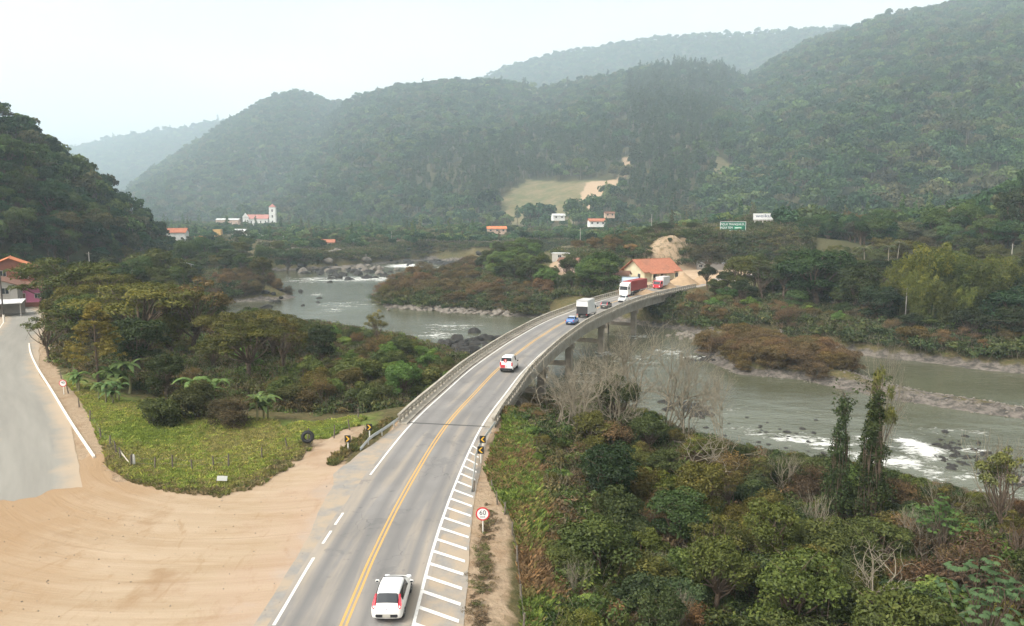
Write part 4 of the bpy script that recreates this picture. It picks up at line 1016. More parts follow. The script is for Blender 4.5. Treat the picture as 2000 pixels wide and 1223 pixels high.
for yb, d in ((BR0, -1), (BR1, 1)):
    MB().box((0, d * .9, -2.6), (9.4, 1.8, 4.9), ch=.05).build('abutment', CONC2, bridge, road_pt(yb, 0), (0, 0, road_heading(yb)))
j = MB().box((0, 0, 0), (7.6, .28, .014)); j.build('expansion_joint', plain('joint_tar', (.06, .058, .055), .8), bridge, road_pt(BR0, 0, .034), (0, 0, road_heading(BR0) - .05))

# ------------------------------------------------------------------ guard rails
STEEL = plain('galvanised_steel', (.52, .52, .49), .45, .1, 2, metal=.6, dirt=(.30, .24, .17, .5))
WOODP = plain('grey_wood', (.16, .135, .105), .9, .3, 6, spec=.1, bstr=.5)
def guard_rail(pts, label):
    P = catmull(pts, .8); T, Nn = path_frames(P); e = empty('guard_rail', (P[0][0], P[0][1], land1(*P[0])), 0, label, 'guardrail'); ox, oy, oz = e.location
    k = np.linspace(0, 1, len(P)); z0 = np.array([land1(*p) for p in P]); drop = np.clip(1 - k * 4, 0, 1) * .45
    V, F = [], []
    pr = [(.0, .42), (.05, .47), (.0, .55), (.05, .63), (.0, .70), (-.03, .70), (.02, .63), (-.03, .55), (.02, .47), (-.03, .42)]
    for i in range(len(P)):
        for o, z in pr: V.append((P[i][0] + Nn[i][0] * o - ox, P[i][1] + Nn[i][1] * o - oy, max(z0[i], -.1) + z - drop[i] - oz))
    for a in range(len(P) - 1):
        for j in range(10): F.append((a * 10 + j, a * 10 + (j + 1) % 10, a * 10 + 10 + (j + 1) % 10, a * 10 + 10 + j))
    obj('rail', mesh('rail', V, F), STEEL, e)
    for i in range(2, len(P), 3): MB().box((0, 0, .1), (.10, .12, 1.1)).build('post', STEEL, e, (P[i][0] - ox - Nn[i][0] * .08, P[i][1] - oy - Nn[i][1] * .08, max(z0[i], -.1) - oz - .05 - drop[i]), (0, 0, 0))
lr = [G(703, 880), G(730, 862), G(756, 845), road_pt(68.6, -4.65)]
guard_rail([(p.x, p.y) for p in lr], 'steel guard rail leading to the left end of the bridge')
rr = [G(921, 962), G(927, 925), G(935, 885), road_pt(68.6, 4.75)]
guard_rail([(p.x, p.y) for p in rr], 'long pale guard rail leading to the right end of the bridge')
# white kerb along the side road
KP = catmull([tuple(G(*p)[:2]) for p in ((184, 894), (140, 828), (100, 762), (72, 717), (60, 690), (57, 672))], 1.0); KT, KN = path_frames(KP)
kerb = tag(sweep('roadside_kerb', [(-.10, -.15), (-.09, .14), (.09, .14), (.10, -.15)], plain('limewashed_concrete', (.68, .64, .56), .85, .1, 3, dirt=(.42, .33, .23, .5)), None, range(len(KP)), KP, KN), 'long white kerb curving along the right side of the side road', 'kerb')

# ------------------------------------------------------------------ signs
BLACK = plain('black_paint', (.018, .018, .02), .5, .1); YEL = plain('sign_yellow', (.72, .42, .03), .45, .06); WHT = plain('sign_white', (.78, .78, .75), .5, .05, dirt=(.5, .45, .38, .25)); RED = plain('sign_red', (.55, .03, .04), .45, .06); DARK = plain('sign_lettering', (.03, .03, .035), .5, .05)
WPOST = plain('white_post', (.70, .67, .60), .7, .08, 4, dirt=(.40, .33, .25, .5))
def chevron(u, v, d, label, rz=0.0):
    p = G(u, v); p.z = land1(p.x, p.y)
    e = empty('chevron_sign', p, rz, label, 'road sign', 'chevron signs at the bridge approach')
    MB().box((0, 0, .45), (.09, .09, 1.1)).build('post', WPOST, e)
    pl = MB().box((0, -.06, 1.15), (.52, .03, .62), ch=.012).build('panel', BLACK, e)
    w, h, t = .17, .22, .13; s = d
    poly = [(-w * s, h), (-w * s + t * s, h), (w * s, 0), (-w * s + t * s, -h), (-w * s, -h), (w * s - t * s, 0)]
    if s < 0: poly = poly[::-1]
    M_ = Matrix.Translation((0, -.078, 1.15)) @ Matrix.Rotation(R(90), 4, 'X')
    MB().prism(poly, -.002, .004, M_).build('chevron', YEL, pl)
chevron(680, 882, 1, 'yellow arrow chevron sign left of the road, the nearer one'); chevron(722, 858, 1, 'yellow arrow chevron sign left of the road, nearest the bridge')
chevron(943, 883, -1, 'left-pointing yellow chevron sign right of the road, nearest the bridge'); chevron(939, 905, -1, 'left-pointing yellow chevron sign right of the road, the nearer one')
def disc(r, n=28): return [(math.cos(2 * math.pi * i / n) * r, math.sin(2 * math.pi * i / n) * r) for i in range(n)]
def speed_sign(u, v, txt, unit, rad, hpost, label, rz=0.0):
    p = G(u, v); p.z = land1(p.x, p.y)
    e = empty('speed_limit_sign', p, rz, label, 'road sign')
    MB().box((0, 0, hpost / 2 - .15), (.07, .07, hpost + .3)).build('post', WPOST, e)
    M_ = Matrix.Translation((0, -.05, hpost + rad * .85)) @ Matrix.Rotation(R(90), 4, 'X')
    pl = MB().prism(disc(rad), -.01, .012, M_).build('rim', RED, e)
    MB().prism(disc(rad * .80), .0, .018, M_).build('face', WHT, pl)
    for body, sz, dz in ((txt, rad * 1.0, rad * .17), (unit, rad * .38, -rad * .42)):
        if body: o = obj('lettering', text_mesh(body, sz, .004), DARK, pl, (0, -.075, hpost + rad * .85 + dz), (R(90), 0, 0))
speed_sign(943, 1040, '60', 'km/h', .44, .9, 'round red and white speed limit sign reading 60 at the right verge')
speed_sign(125, 770, '40', '', .40, .95, 'round speed limit sign reading 40 beside the side road', .15)
p = G(432, 948); e = empty('small_notice_board', (p.x, p.y, land1(p.x, p.y)), .35, 'small white notice board standing at the grass tip by the dirt lot', 'sign')
MB().box((0, 0, .62), (.72, .03, .36), Matrix.Rotation(.15, 4, 'Y'), ch=.01).build('panel', WHT, e)
for s in (-1, 1): MB().box((s * .3, .03, .2), (.05, .05, .75)).build('leg', WOODP, e)
p = G(262, 912); e = empty('marker_post', (p.x, p.y, land1(p.x, p.y)), 0, 'white concrete marker post at the corner of the field fence', 'post')
MB().box((0, 0, .45), (.2, .16, 1.0), ch=.03).build('shaft', WPOST, e); MB().tube((0, 0, .95), (0, 0, 1.08), .10, .05).build('cap', WPOST, e)

# ------------------------------------------------------------------ field fences
WIRE = plain('fence_wire', (.2, .18, .16), .6, .1, metal=.5)
def fence(pxs, label, h=1.15, mat=WOODP, extra=None):
    pts = [G(*p) for p in pxs]; e = empty('wire_fence', (pts[0].x, pts[0].y, land1(pts[0].x, pts[0].y)), 0, label, 'fence'); o0 = e.location.copy(); tops = []
    for p in pts:
        p.z = land1(p.x, p.y); hh = h * random.uniform(.8, 1.15); ln = Vector((random.gauss(0, .07), random.gauss(0, .07), hh)); q = p - o0
        MB().tube(q - Vector((0, 0, .3)), q + ln, random.uniform(.06, .085), .055, 6).build('fence_post', mat, e); tops.append((q, ln))
    for fz in (.5, .85):
        lines = [bend(tuple(a + la * fz), tuple(b + lb * fz), .008, .008, RNG, 5, 0, .05) for (a, la), (b, lb) in zip(tops, tops[1:])]
        V, F = tubes(lines, 3); obj('wire', npmesh('wire', V, F), WIRE, e)
fence([(120, 740), (134, 768), (155, 795), (175, 822), (198, 858), (214, 872), (228, 888), (236, 899), (256, 913)], 'row of dark wooden posts along the side road edge of the field')
fence([(256, 914), (302, 918), (337, 914), (376, 916), (418, 908), (446, 910), (512, 898), (562, 877), (600, 862), (652, 856), (684, 840), (700, 818)], 'sparse line of short wooden posts along the dirt side of the field')
fence([(925, 960), (961, 958), (972, 985), (985, 1005), (1000, 1040), (1010, 1090), (1018, 1160), (1022, 1223)], 'leaning grey posts of the fence beside the right verge', 1.0)
p = G(238, 898); q = G(262, 916); e = empty('fallen_pole', ((p.x + q.x) / 2, (p.y + q.y) / 2, land1(p.x, p.y) + .25), 0, 'pale pole leaning on the field fence corner', 'pole')
d_ = (q - p) * .6; MB().tube(-d_ + Vector((0, 0, .45)), d_ + Vector((0, 0, -.3)), .055, .05, 7).build('shaft', plain('pale_pole', (.42, .37, .29), .8), e)
# tyre hung on a post
RUB = plain('tyre_rubber', (.022, .022, .022), .75, .15)
def torus(R_, r, n=26, k=10, sx=1.0):
    V, F = [], []
    for i in range(n):
        a = 2 * math.pi * i / n
        for j in range(k):
            b = 2 * math.pi * j / k; V.append(((R_ + r * math.cos(b)) * math.cos(a), r * sx * math.sin(b), (R_ + r * math.cos(b)) * math.sin(a)))
    for i in range(n):
        for j in range(k): F.append((i * k + j, i * k + (j + 1) % k, ((i + 1) % n) * k + (j + 1) % k, ((i + 1) % n) * k + j))
    return V, F
p = G(605, 872); zl = land1(p.x, p.y); e = empty('tyre', (p.x - .1, p.y - .2, zl + .95), .25, 'big black truck tyre hung up on a post in the grass', 'tyre')
V, F = torus(.40, .15, 30, 10, 1.1); e.rotation_euler[0] = -.12
ty = obj('tread', mesh('tread', V, F, True), RUB, e)
lug = MB()
for i in range(30):
    a = 2 * math.pi * i / 30; lug.box((0, 0, .545), (.05, .22, .03), Matrix.Rotation(a, 4, 'Y'))
lug.build('tread_lugs', RUB, ty)
e = empty('tyre_post', (p.x + .05, p.y + .12, zl), 0, 'short wooden post that carries the hung tyre', 'post'); MB().tube((0, 0, -.3), (0, 0, 1.35), .07, .06, 7).build('shaft', WOODP, e)

# ================================================================== vehicles
def paintm(name, col, rough=.35, dirt=.2): return plain(name, col, rough, .04, 1.5, spec=.5, coat=.4, dirt=(.38, .31, .22, dirt), bstr=.0)
GLASS = plain('dark_glass', (.025, .03, .035), .2, .1, 1, spec=.3, bstr=0); CHR = plain('wheel_alloy', (.45, .45, .45), .35, .1, 4, metal=.8); BLKP = plain('black_plastic', (.02, .02, .022), .6, .15); LAMPR = plain('tail_lamp', (.50, .015, .03), .25, .1, spec=.6); LAMPW = plain('head_lamp', (.72, .74, .74), .2, .05, spec=.6); PLATE = plain('number_plate', (.42, .40, .34), .5, .1)
W_ = paintm('car_white', (.78, .77, .73)); Wt = paintm('truck_white', (.76, .76, .73), .4, .3)
def wheel(parent, x, y, r, w, dual=False):
    V, F = torus(r * .74, r * .26, 22, 8, w / (r * .52)); M_ = Matrix.Rotation(R(90), 4, 'Z')
    me = mesh('wheel', [tuple(M_ @ Vector(v)) for v in V], F, True); t = obj('wheel', me, RUB, parent, (x, y, r))
    rm = MB(); rm.tube((-w * .32, 0, 0), (w * .32, 0, 0), r * .62, None, 16)
    for k in range(5): rm.box((math.copysign(w * .34, x), 0, r * .34), (.03, r * .16, r * .42), Matrix.Rotation(2 * math.pi * k / 5, 4, 'X'))
    rm.build('rim', CHR, t)
CARS = {
 'hatch': dict(L=4.03, hw=.84, st=[(-2.0, .40, .62, .70, .72, .60), (-1.97, .30, .70, .80, .84, .66), (-1.90, .24, .80, .935, .965, .70), (-1.80, .23, .835, .955, 1.02, .63), (-1.42, .22, .84, .965, 1.43, .555), (-1.25, .22, .84, .965, 1.475, .57), (-.55, .22, .84, .955, 1.50, .60), (.15, .22, .84, .945, 1.465, .59), (.35, .22, .84, .94, 1.42, .575), (1.12, .22, .83, .92, .985, .66), (1.55, .24, .80, .83, .87, .66), (1.88, .28, .72, .70, .73, .60), (2.02, .36, .58, .56, .58, .48)], rear=(3, 4), wind=(8, 9), side=(4, 8)),
 'van': dict(L=4.2, hw=.86, st=[(-2.08, .38, .74, .70, .73, .66), (-2.05, .28, .82, 1.0, 1.08, .72), (-2.0, .26, .86, 1.08, 1.30, .73), (-1.94, .26, .86, 1.10, 1.74, .66), (-1.8, .25, .86, 1.10, 1.80, .66), (-.5, .25, .86, 1.08, 1.82, .67), (.3, .25, .86, 1.05, 1.78, .66), (.55, .25, .86, 1.02, 1.70, .64), (1.3, .25, .85, .98, 1.05, .68), (1.75, .28, .80, .86, .90, .66), (2.05, .34, .70, .66, .70, .58), (2.12, .40, .60, .56, .58, .50)], rear=(2, 3), wind=(7, 8), side=(5, 7)),
 'sedan': dict(L=4.3, hw=.83, st=[(-2.15, .40, .62, .70, .72, .60), (-2.1, .30, .74, .86, .90, .66), (-1.9, .25, .82, .93, .97, .68), (-1.35, .22, .83, .95, 1.0, .66), (-.95, .22, .83, .95, 1.36, .56), (-.7, .22, .83, .95, 1.41, .57), (-.1, .22, .83, .94, 1.43, .58), (.3, .22, .83, .93, 1.36, .56), (1.05, .22, .82, .91, .96, .66), (1.6, .24, .79, .82, .86, .66), (1.95, .28, .72, .70, .73, .60), (2.12, .36, .58, .56, .58, .48)], rear=(3, 4), wind=(7, 8), side=(4, 7)),
}
def car(kind, name, label, x, y, rz, body_m, cat='car', z=.04, roof_m=None, glass=True):
    C_ = CARS[kind]; st = C_['st']; e = empty(name, (x, y, z), rz, label, cat)
    def ring(s):
        yv, zl, w, zb, zt, wt = s; zm = zl + (zb - zl) * .55
        half = [(0, zl), (w * .86, zl), (w * .97, zl + .10), (w, zm), (w * .965, zb), (wt, zt - .045), (wt * .82, zt), (0, zt + .012)]
        return half
    V, F = [], []; k = 14
    for s in st:
        h = ring(s); full = [(a, s[0], b) for a, b in h] + [(-a, s[0], b) for a, b in h[-2:0:-1]]; V += full
    for i in range(len(st) - 1):
        for j in range(k): F.append((i * k + j, i * k + (j + 1) % k, (i + 1) * k + (j + 1) % k, (i + 1) * k + j)[::-1])
    F += [tuple(range(k)), tuple((len(st) - 1) * k + j for j in range(k))[::-1]]
    bm = bmesh.new(); vs = [bm.verts.new(v) for v in V]; [bm.faces.new([vs[q] for q in f]) for f in F]; bmesh.ops.recalc_face_normals(bm, faces=bm.faces)
    me = bpy.data.meshes.new('body'); bm.to_mesh(me); bm.free(); me.polygons.foreach_set('use_smooth', [True] * len(me.polygons))
    b = obj('body', me, body_m, e); md = b.modifiers.new('round', 'SUBSURF'); md.levels = md.render_levels = 2
    for ed in me.edges: pass
    def strip(i0, i1, rows, name, inset=.06, off=.012, par=e, mat=GLASS):
        """glass on the body grid between stations i0..i1 and section rows"""
        mb = MB()
        for mirror in ((1, -1) if rows == 'side' else (1,)):
            for i in range(i0, i1):
                A, B = ring(st[i]), ring(st[i + 1]); ya, yb = st[i][0], st[i + 1][0]
                if rows != 'side':      # follows the curve of the section from pillar to pillar
                    def line(Rg, yv): return [Vector((-Rg[5][0] * .95, yv, Rg[5][1] + .006)), Vector((-Rg[6][0], yv, Rg[6][1])), Vector((0, yv, Rg[7][1])), Vector((Rg[6][0], yv, Rg[6][1])), Vector((Rg[5][0] * .95, yv, Rg[5][1] + .006))]
                    la, lb = line(A, ya), line(B, yb); n_ = (la[3] - la[1]).cross(lb[2] - la[2]).normalized()
                    if n_.z < 0: n_ = -n_
                    top_, bot_ = [], []
                    for c_ in (.06, .94): top_.append([p0 * (1 - c_) + p1 * c_ + n_ * off for p0, p1 in zip(la, lb)])
                    vs_ = top_[0] + top_[1] + [p0 - n_ * .06 for p0 in top_[0] + top_[1]]
                    mb.add(vs_, [(k, k + 1, k + 6, k + 5) for k in range(4)] + [(k + 10, k + 15, k + 16, k + 11) for k in range(4)] + [(k, k + 10, k + 11, k + 1) for k in range(4)] + [(k + 5, k + 6, k + 16, k + 15) for k in range(4)] + [(0, 5, 15, 10), (4, 14, 19, 9)]); continue
                if rows == 'side':
                    q = [Vector((A[4][0] * mirror, ya, A[4][1])), Vector((B[4][0] * mirror, yb, B[4][1])), Vector((B[5][0] * mirror, yb, B[5][1])), Vector((A[5][0] * mirror, ya, A[5][1]))]
                    lo, hi, a0, a1 = .16, .86, (.12 if i == i0 else .03), (.94 if i == i1 - 1 else .97)
                else:
                    q = [Vector((-A[5][0], ya, A[5][1])), Vector((A[5][0], ya, A[5][1])), Vector((B[5][0], yb, B[5][1])), Vector((-B[5][0], yb, B[5][1]))]; lo, hi, a0, a1 = .07, .93, .05, .95
                n_ = (q[1] - q[0]).cross(q[3] - q[0]).normalized(); mid = sum(q, Vector()) / 4
                if n_.dot(mid - Vector((0, 0, .7))) < 0: n_ = -n_
                def P_(a, c): return (q[0] * (1 - a) + q[1] * a) * (1 - c) + (q[3] * (1 - a) + q[2] * a) * c + n_ * off
                c4 = [P_(a0, lo), P_(a1, lo), P_(a1, hi), P_(a0, hi)]; bk = [c - n_ * .05 for c in c4]
                mb.add(c4 + bk, [(0, 1, 2, 3), (7, 6, 5, 4), (0, 4, 5, 1), (1, 5, 6, 2), (2, 6, 7, 3), (3, 7, 4, 0)])
            if rows == 'side': mb.build(name, mat, par); mb = MB()
        if rows != 'side': mb.build(name, mat, par)
    strip(*C_['rear'], 'top', 'rear_window', off=.03); strip(*C_['wind'], 'top', 'windscreen', off=.03); strip(*C_['side'], 'side', 'side_window', off=.012)
    y0, y1, hw = st[0][0], st[-1][0], C_['hw']
    for sx in (-1, 1):
        for wy in (y0 + .72, y1 - .78): wheel(e, sx * (hw - .10), wy, .30, .20)
        m_ = MB().box((0, 0, 0), (.20, .10, .13), ch=.025).build('mirror', BLKP if kind != 'hatch' else body_m, e, (sx * (hw + .10), .62, 1.02))
        MB().box((0, -.053, 0), (.15, .006, .09)).build('mirror_glass', GLASS, m_)
        if kind == 'hatch':
            tl = MB().add([(.585, -1.86, 1.0), (.60, -1.46, 1.38), (.665, -1.41, 1.35), (.77, -1.80, .98), (.74, -1.94, .82), (.65, -1.96, .80), (.60, -1.93, .88)], [tuple(range(7))]).v
            pts = [Vector((sx * a, b_ - .015, c_ + .02)) for a, b_, c_ in tl]; bk = [q + Vector((-sx * .05, .12, -.06)) for q in pts]
            MB().add(pts + bk, [tuple(range(7)), tuple(range(13, 6, -1))] + [(i, (i + 1) % 7, 7 + (i + 1) % 7, 7 + i) for i in range(7)]).build('tail_lamp', LAMPR, e)
        else: MB().box((sx * (hw - .13), y0 + .03, .84 if kind != 'van' else 1.0), (.16, .10, .22 if kind != 'van' else .42), ch=.02).build('tail_lamp', LAMPR, e)
        MB().box((sx * (hw - .24), y1 - .17, .66), (.30, .14, .15), ch=.03).build('head_lamp', LAMPW, e)
    MB().box((0, y0 + .015, .46), (1.15, .10, .15), ch=.03).build('bumper_recess', BLKP, e)
    MB().box((0, y0 - .045, .47), (.40, .02, .13)).build('number_plate', PLATE, e)
    MB().box((0, y1 - .02, .42), (1.0, .10, .18), ch=.03).build('grille', BLKP, e)
    MB().tube((0, y0 - .02 + (.03 if kind == 'hatch' else 0), .78), (0, y0 + .03, .80), .05, None, 10).build('badge', plain('badge_metal', (.25, .25, .27), .3, .05, metal=.6), e)
    MB().box((0, 0, .20), (hw * 1.55, st[-1][0] - st[0][0] - .6, .14)).build('underbody', BLKP, e)
    return e
def on_road(y, off): p = road_pt(y, off); return p.x, p.y, road_heading(y)
x, y, r = on_road(36.0, 2.1); car('hatch', 'hatchback_car', 'white hatchback car driving towards the bridge at the bottom edge', x, y, r, W_).scale = (.95, .95, .95)
x, y, r = on_road(94.5, 1.55)
van = car('van', 'panel_van', 'white panel van with a red round mark on its rear doors', x, y, r, paintm('van_white', (.78, .77, .74)), 'van')
van.scale = (1.0, .95, 1.12)
VR = plain('van_red_vinyl', (.52, .05, .06), .4, .05)
M_ = Matrix.Translation((-.12, -2.03, 1.36)) @ Matrix.Rotation(R(90), 4, 'X'); lg = MB()
lg.prism(disc(.20, 22), -.03, .03, M_); lg = lg.build('round_mark', VR, van)
MB().box((-.10, -2.065, 1.36), (.07, .02, .26), Matrix.Rotation(0, 4, 'Y')).build('mark_stroke', W_, lg)
MB().box((-.46, -2.10, .74), (.62, .04, .34), ch=.01).build('red_panel', VR, van)
MB().box((0, -2.12, .42), (1.62, .10, .22), ch=.03).build('rear_bumper', BLKP, van)
MB().box((0, -2.115, .95), (.012, .02, 1.1)).build('door_seam', BLKP, van)
x, y, r = on_road(135.5, 1.9); car('sedan', 'saloon_car', 'small blue saloon car with a pale roof on the bridge', x, y, r, paintm('car_blue', (.06, .16, .40)))
MB().box((0, -.25, 1.425), (1.0, 1.0, .03), ch=.012).build('pale_roof', W_, bpy.data.objects['saloon_car'])
x, y, r = on_road(158.5, 1.75); car('hatch', 'hatchback_car', 'dark grey car on the bridge behind the box truck', x, y, r, paintm('car_dark', (.05, .05, .045)))
x, y, r = on_road(170, 1.9); car('hatch', 'hatchback_car', 'white car passing beside the cab of the red container truck', x, y, r + math.pi, paintm('car_white_b', (.75, .75, .73)))
car('hatch', 'parked_car', 'turquoise car half hidden among the trees of the right bank', *G(1630, 575)[:2], 1.2, paintm('car_turquoise', (.16, .42, .40)), 'car', land1(*G(1630, 575)[:2]) + .02)

def box_truck(name, label, x, y, rz, cab_m, box_m, L=6.2, bh=2.3, bw=2.2, rear=None, roof=None):
    e = empty(name, (x, y, .04), rz, label, 'truck'); cl = 1.75; bl = L - cl; yc = L / 2
    MB().box((0, -.1, .62), (.9, L - .5, .24), ch=.02).build('chassis', BLKP, e)
    bx_ = MB().box((0, -L / 2 + bl / 2 - .05, .86 + bh / 2), (bw, bl - .1, bh), ch=.03).build('cargo_box', box_m, e)
    if rear: MB().box((0, -L / 2 - .03, .86 + bh * .28), (bw - .06, .05, bh * .55)).build('tail_lift', rear, bx_)
    for zz in (.9, .84 + bh):
        MB().box((0, -L / 2 - .06, zz), (bw + .02, .05, .10)).build('door_frame', BLKP if zz < 1 else STEEL, bx_)
    MB().box((0, -L / 2 - .035, .86 + bh / 2), (.05, .03, bh - .2)).build('door_seam', STEEL, bx_)
    if roof: MB().box((0, -L / 2 + bl / 2 - .05, .87 + bh + .02), (bw - .1, bl - .2, .05)).build('roof_panel', roof, bx_)
    prof = [(yc - cl + .05, .55), (yc - .02, .50), (yc, 1.25), (yc - .30, 2.15), (yc - .55, 2.25), (yc - cl + .05, 2.28)]
    hw = bw / 2 - .08; V = [(hw * s, a, b) for s in (-1, 1) for a, b in prof]; k = len(prof)
    F = [tuple(range(k)), tuple(range(2 * k - 1, k - 1, -1))] + [((i + 1) % k, i, k + i, k + (i + 1) % k) for i in range(k)]
    cab = MB().add(V, F).build('cab', cab_m, e); bv = cab.modifiers.new('edge', 'BEVEL'); bv.width = .06; bv.segments = 2; bv.limit_method = 'ANGLE'
    a, b = Vector((0, yc + .004, 1.30)), Vector((0, yc - .29, 2.10)); mb = MB()
    mb.add([(-hw + .10, a.y, a.z), (hw - .10, a.y, a.z), (hw - .14, b.y + .012, b.z), (-hw + .14, b.y + .012, b.z), (-hw + .10, a.y - .1, a.z), (hw - .10, a.y - .1, a.z), (hw - .14, b.y - .1, b.z), (-hw + .14, b.y - .1, b.z)], [(0, 1, 2, 3), (7, 6, 5, 4), (0, 4, 5, 1), (2, 6, 7, 3), (1, 5, 6, 2), (3, 7, 4, 0)]); mb.build('windscreen', GLASS, cab)
    for s in (-1, 1):
        MB().box((s * hw, yc - .85, 1.72), (.03, .75, .55), ch=.01).build('side_window', GLASS, cab)
        MB().box((s * (hw + .16), yc - .12, 1.65), (.16, .08, .34), ch=.02).build('mirror', BLKP, cab)
        MB().box((s * (hw - .2), yc + .01, .82), (.32, .05, .18), ch=.015).build('head_lamp', LAMPW, cab)
        MB().box((s * (bw / 2 - .2), -L / 2 - .02, .72), (.24, .05, .12)).build('tail_lamp', LAMPR, e)
        wheel(e, s * (hw - .12), yc - .75, .42, .26); wheel(e, s * (hw - .16), -L / 2 + 1.25, .42, .40)
    MB().box((0, yc + .02, .55), (bw - .1, .10, .26), ch=.03).build('bumper', cab_m, cab)
    return e
x, y, r = on_road(145.5, 1.75)
box_truck('box_truck', 'box truck with white sides and a black lower tail door', x, y, r, Wt, paintm('cargo_white', (.70, .71, .70), .5, .35), 6.4, 2.55, 2.3, plain('black_tail_door', (.03, .028, .028), .6, .2), plain('cargo_roof', (.42, .41, .40), .6, .1))
x, y, r = on_road(199, -1.75)
box_truck('cargo_truck', 'small truck with a red cab and pale grey cargo box', x, y, r + math.pi, paintm('truck_red', (.50, .03, .05)), paintm('cargo_grey', (.56, .56, .55), .6, .35), 6.0, 2.3, 2.3)
# articulated lorry
x, y, r = on_road(184.5, -1.75); e = empty('container_lorry', (x, y, .04), r + math.pi, 'articulated lorry with a white cab and long dark red container', 'truck'); e.scale = (.92, .86, .9)
CR = paintm('container_red', (.30, .045, .045), .5, .12)
cb_ = MB().box((0, -1.3, 2.62), (2.44, 12.0, 2.66), ch=.03).build('container', CR, e)
rib = MB()
for i in range(44):
    for s in (-1, 1): rib.box((s * 1.225, -7.1 + i * .27, 2.62), (.05, .13, 2.3))
rib.build('corrugation', CR, cb_)
for i in range(22): MB().box((0, -7.0 + i * .54, 3.96), (2.2, .26, .03)).build('roof_rib', CR, cb_)
MB().box((.4, 4.72, 3.3), (.3, .02, .5)).build('shipping_plate', WHT, cb_)
MB().box((0, -1.2, 1.12), (1.0, 12.2, .26), ch=.02).build('trailer_frame', BLKP, e)
prof = [(4.95, .50), (7.05, .45), (7.10, 1.5), (6.95, 2.75), (6.6, 3.35), (5.0, 3.75), (4.95, 3.7)]; hw = 1.2; k = len(prof)
V = [(hw * s, a, b) for s in (-1, 1) for a, b in prof]; F = [tuple(range(k)), tuple(range(2 * k - 1, k - 1, -1))] + [((i + 1) % k, i, k + i, k + (i + 1) % k) for i in range(k)]
cab = MB().add(V, F).build('cab', paintm('lorry_white', (.80, .79, .76), .35, .1), e); bv = cab.modifiers.new('edge', 'BEVEL'); bv.width = .08; bv.segments = 2
MB().add([(-1.08, 7.12, 1.72), (1.08, 7.12, 1.72), (1.05, 7.0, 2.62), (-1.05, 7.0, 2.62), (-1.08, 7.0, 1.72), (1.08, 7.0, 1.72), (1.05, 6.9, 2.62), (-1.05, 6.9, 2.62)], [(0, 1, 2, 3), (7, 6, 5, 4), (0, 4, 5, 1), (2, 6, 7, 3), (1, 5, 6, 2), (3, 7, 4, 0)]).build('windscreen', GLASS, cab)
MB().box((0, 7.1, 2.72), (2.2, .3, .14), ch=.03).build('sun_visor', GLASS, cab)
MB().box((0, 7.12, 1.15), (1.5, .06, .5), ch=.02).build('grille', plain('lorry_grille', (.55, .55, .54), .5, .2, 9), cab)
MB().box((0, 7.13, .55), (2.35, .16, .36), ch=.04).build('bumper', paintm('lorry_bumper', (.72, .71, .68), .4, .2), cab)
for s in (-1, 1):
    MB().box((s * .9, 7.2, .62), (.36, .06, .2), ch=.02).build('head_lamp', LAMPW, cab); MB().box((s * 1.2, 6.2, 2.2), (.03, .8, .65), ch=.01).build('side_window', GLASS, cab)
    MB().box((s * 1.42, 6.95, 2.25), (.18, .12, .6), ch=.03).build('mirror', BLKP, cab)
    for wy in (6.1, 3.6, 2.4, -3.4, -4.65, -5.9): wheel(e, s * 1.0, wy, .5, .36)
    MB().box((s * 1.1, .0, .85), (.08, 4.0, .5)).build('side_guard', BLKP, e)

# ================================================================== buildings
TILE = None
def roof_mat(name, a, b):
    m, n, l = newmat(name); co = objco(n, l)
    wv = N(n, 'TexWave', Scale=2.2, Distortion=.6, Detail=2); l.new(co, wv.inputs['Vector']); wv.bands_direction = 'X'
    g = noise(n, l, 1.3, 6, co, .7); c = mixc(n, l, ramp(n, l, g, .3, .7), a, b); c = mixc(n, l, ramp(n, l, wv.outputs['Fac'], .1, .5, .35, 0), c, [q * .45 for q in a])
    c = mixc(n, l, ramp(n, l, noise(n, l, .5, 5, co), .52, .7, 0, .5), c, (.16, .10, .07)); finish(n, l, c, .9, wv.outputs['Fac'], .5, .06, spec=.1); return m
TERR, ORNG, BRNR = roof_mat('terracotta_tiles', (.33, .125, .075), (.47, .20, .12)), roof_mat('orange_tiles', (.52, .17, .075), (.64, .25, .12)), roof_mat('dark_tiles', (.16, .085, .06), (.25, .14, .10))
ZINC, GREYR = roof_mat('pale_sheet_roof', (.50, .51, .50), (.66, .66, .64)), roof_mat('grey_sheet_roof', (.26, .27, .27), (.36, .36, .35))
def render_(name, col): return plain(name, col, .9, .1, .7, spec=.1, dirt=(col[0] * .55, col[1] * .5, col[2] * .45, .5), bstr=.2)
CREAM, WALLW, PINK, BRICK, GREYW, STONE, OCHRE, TAN = render_('cream_wall', (.62, .55, .38)), render_('white_wall', (.74, .73, .69)), render_('pink_wall', (.58, .20, .34)), render_('brick_wall', (.30, .13, .09)), render_('grey_wall', (.42, .40, .36)), render_('stone_wall', (.24, .225, .205)), render_('ochre_wall', (.60, .38, .16)), render_('tan_wall', (.52, .38, .29))
WFR = plain('window_frame', (.55, .53, .48), .6); DOORM = plain('door_wood', (.14, .085, .055), .7, .2); DKIN = plain('shaded_opening', (.045, .042, .04), .8)
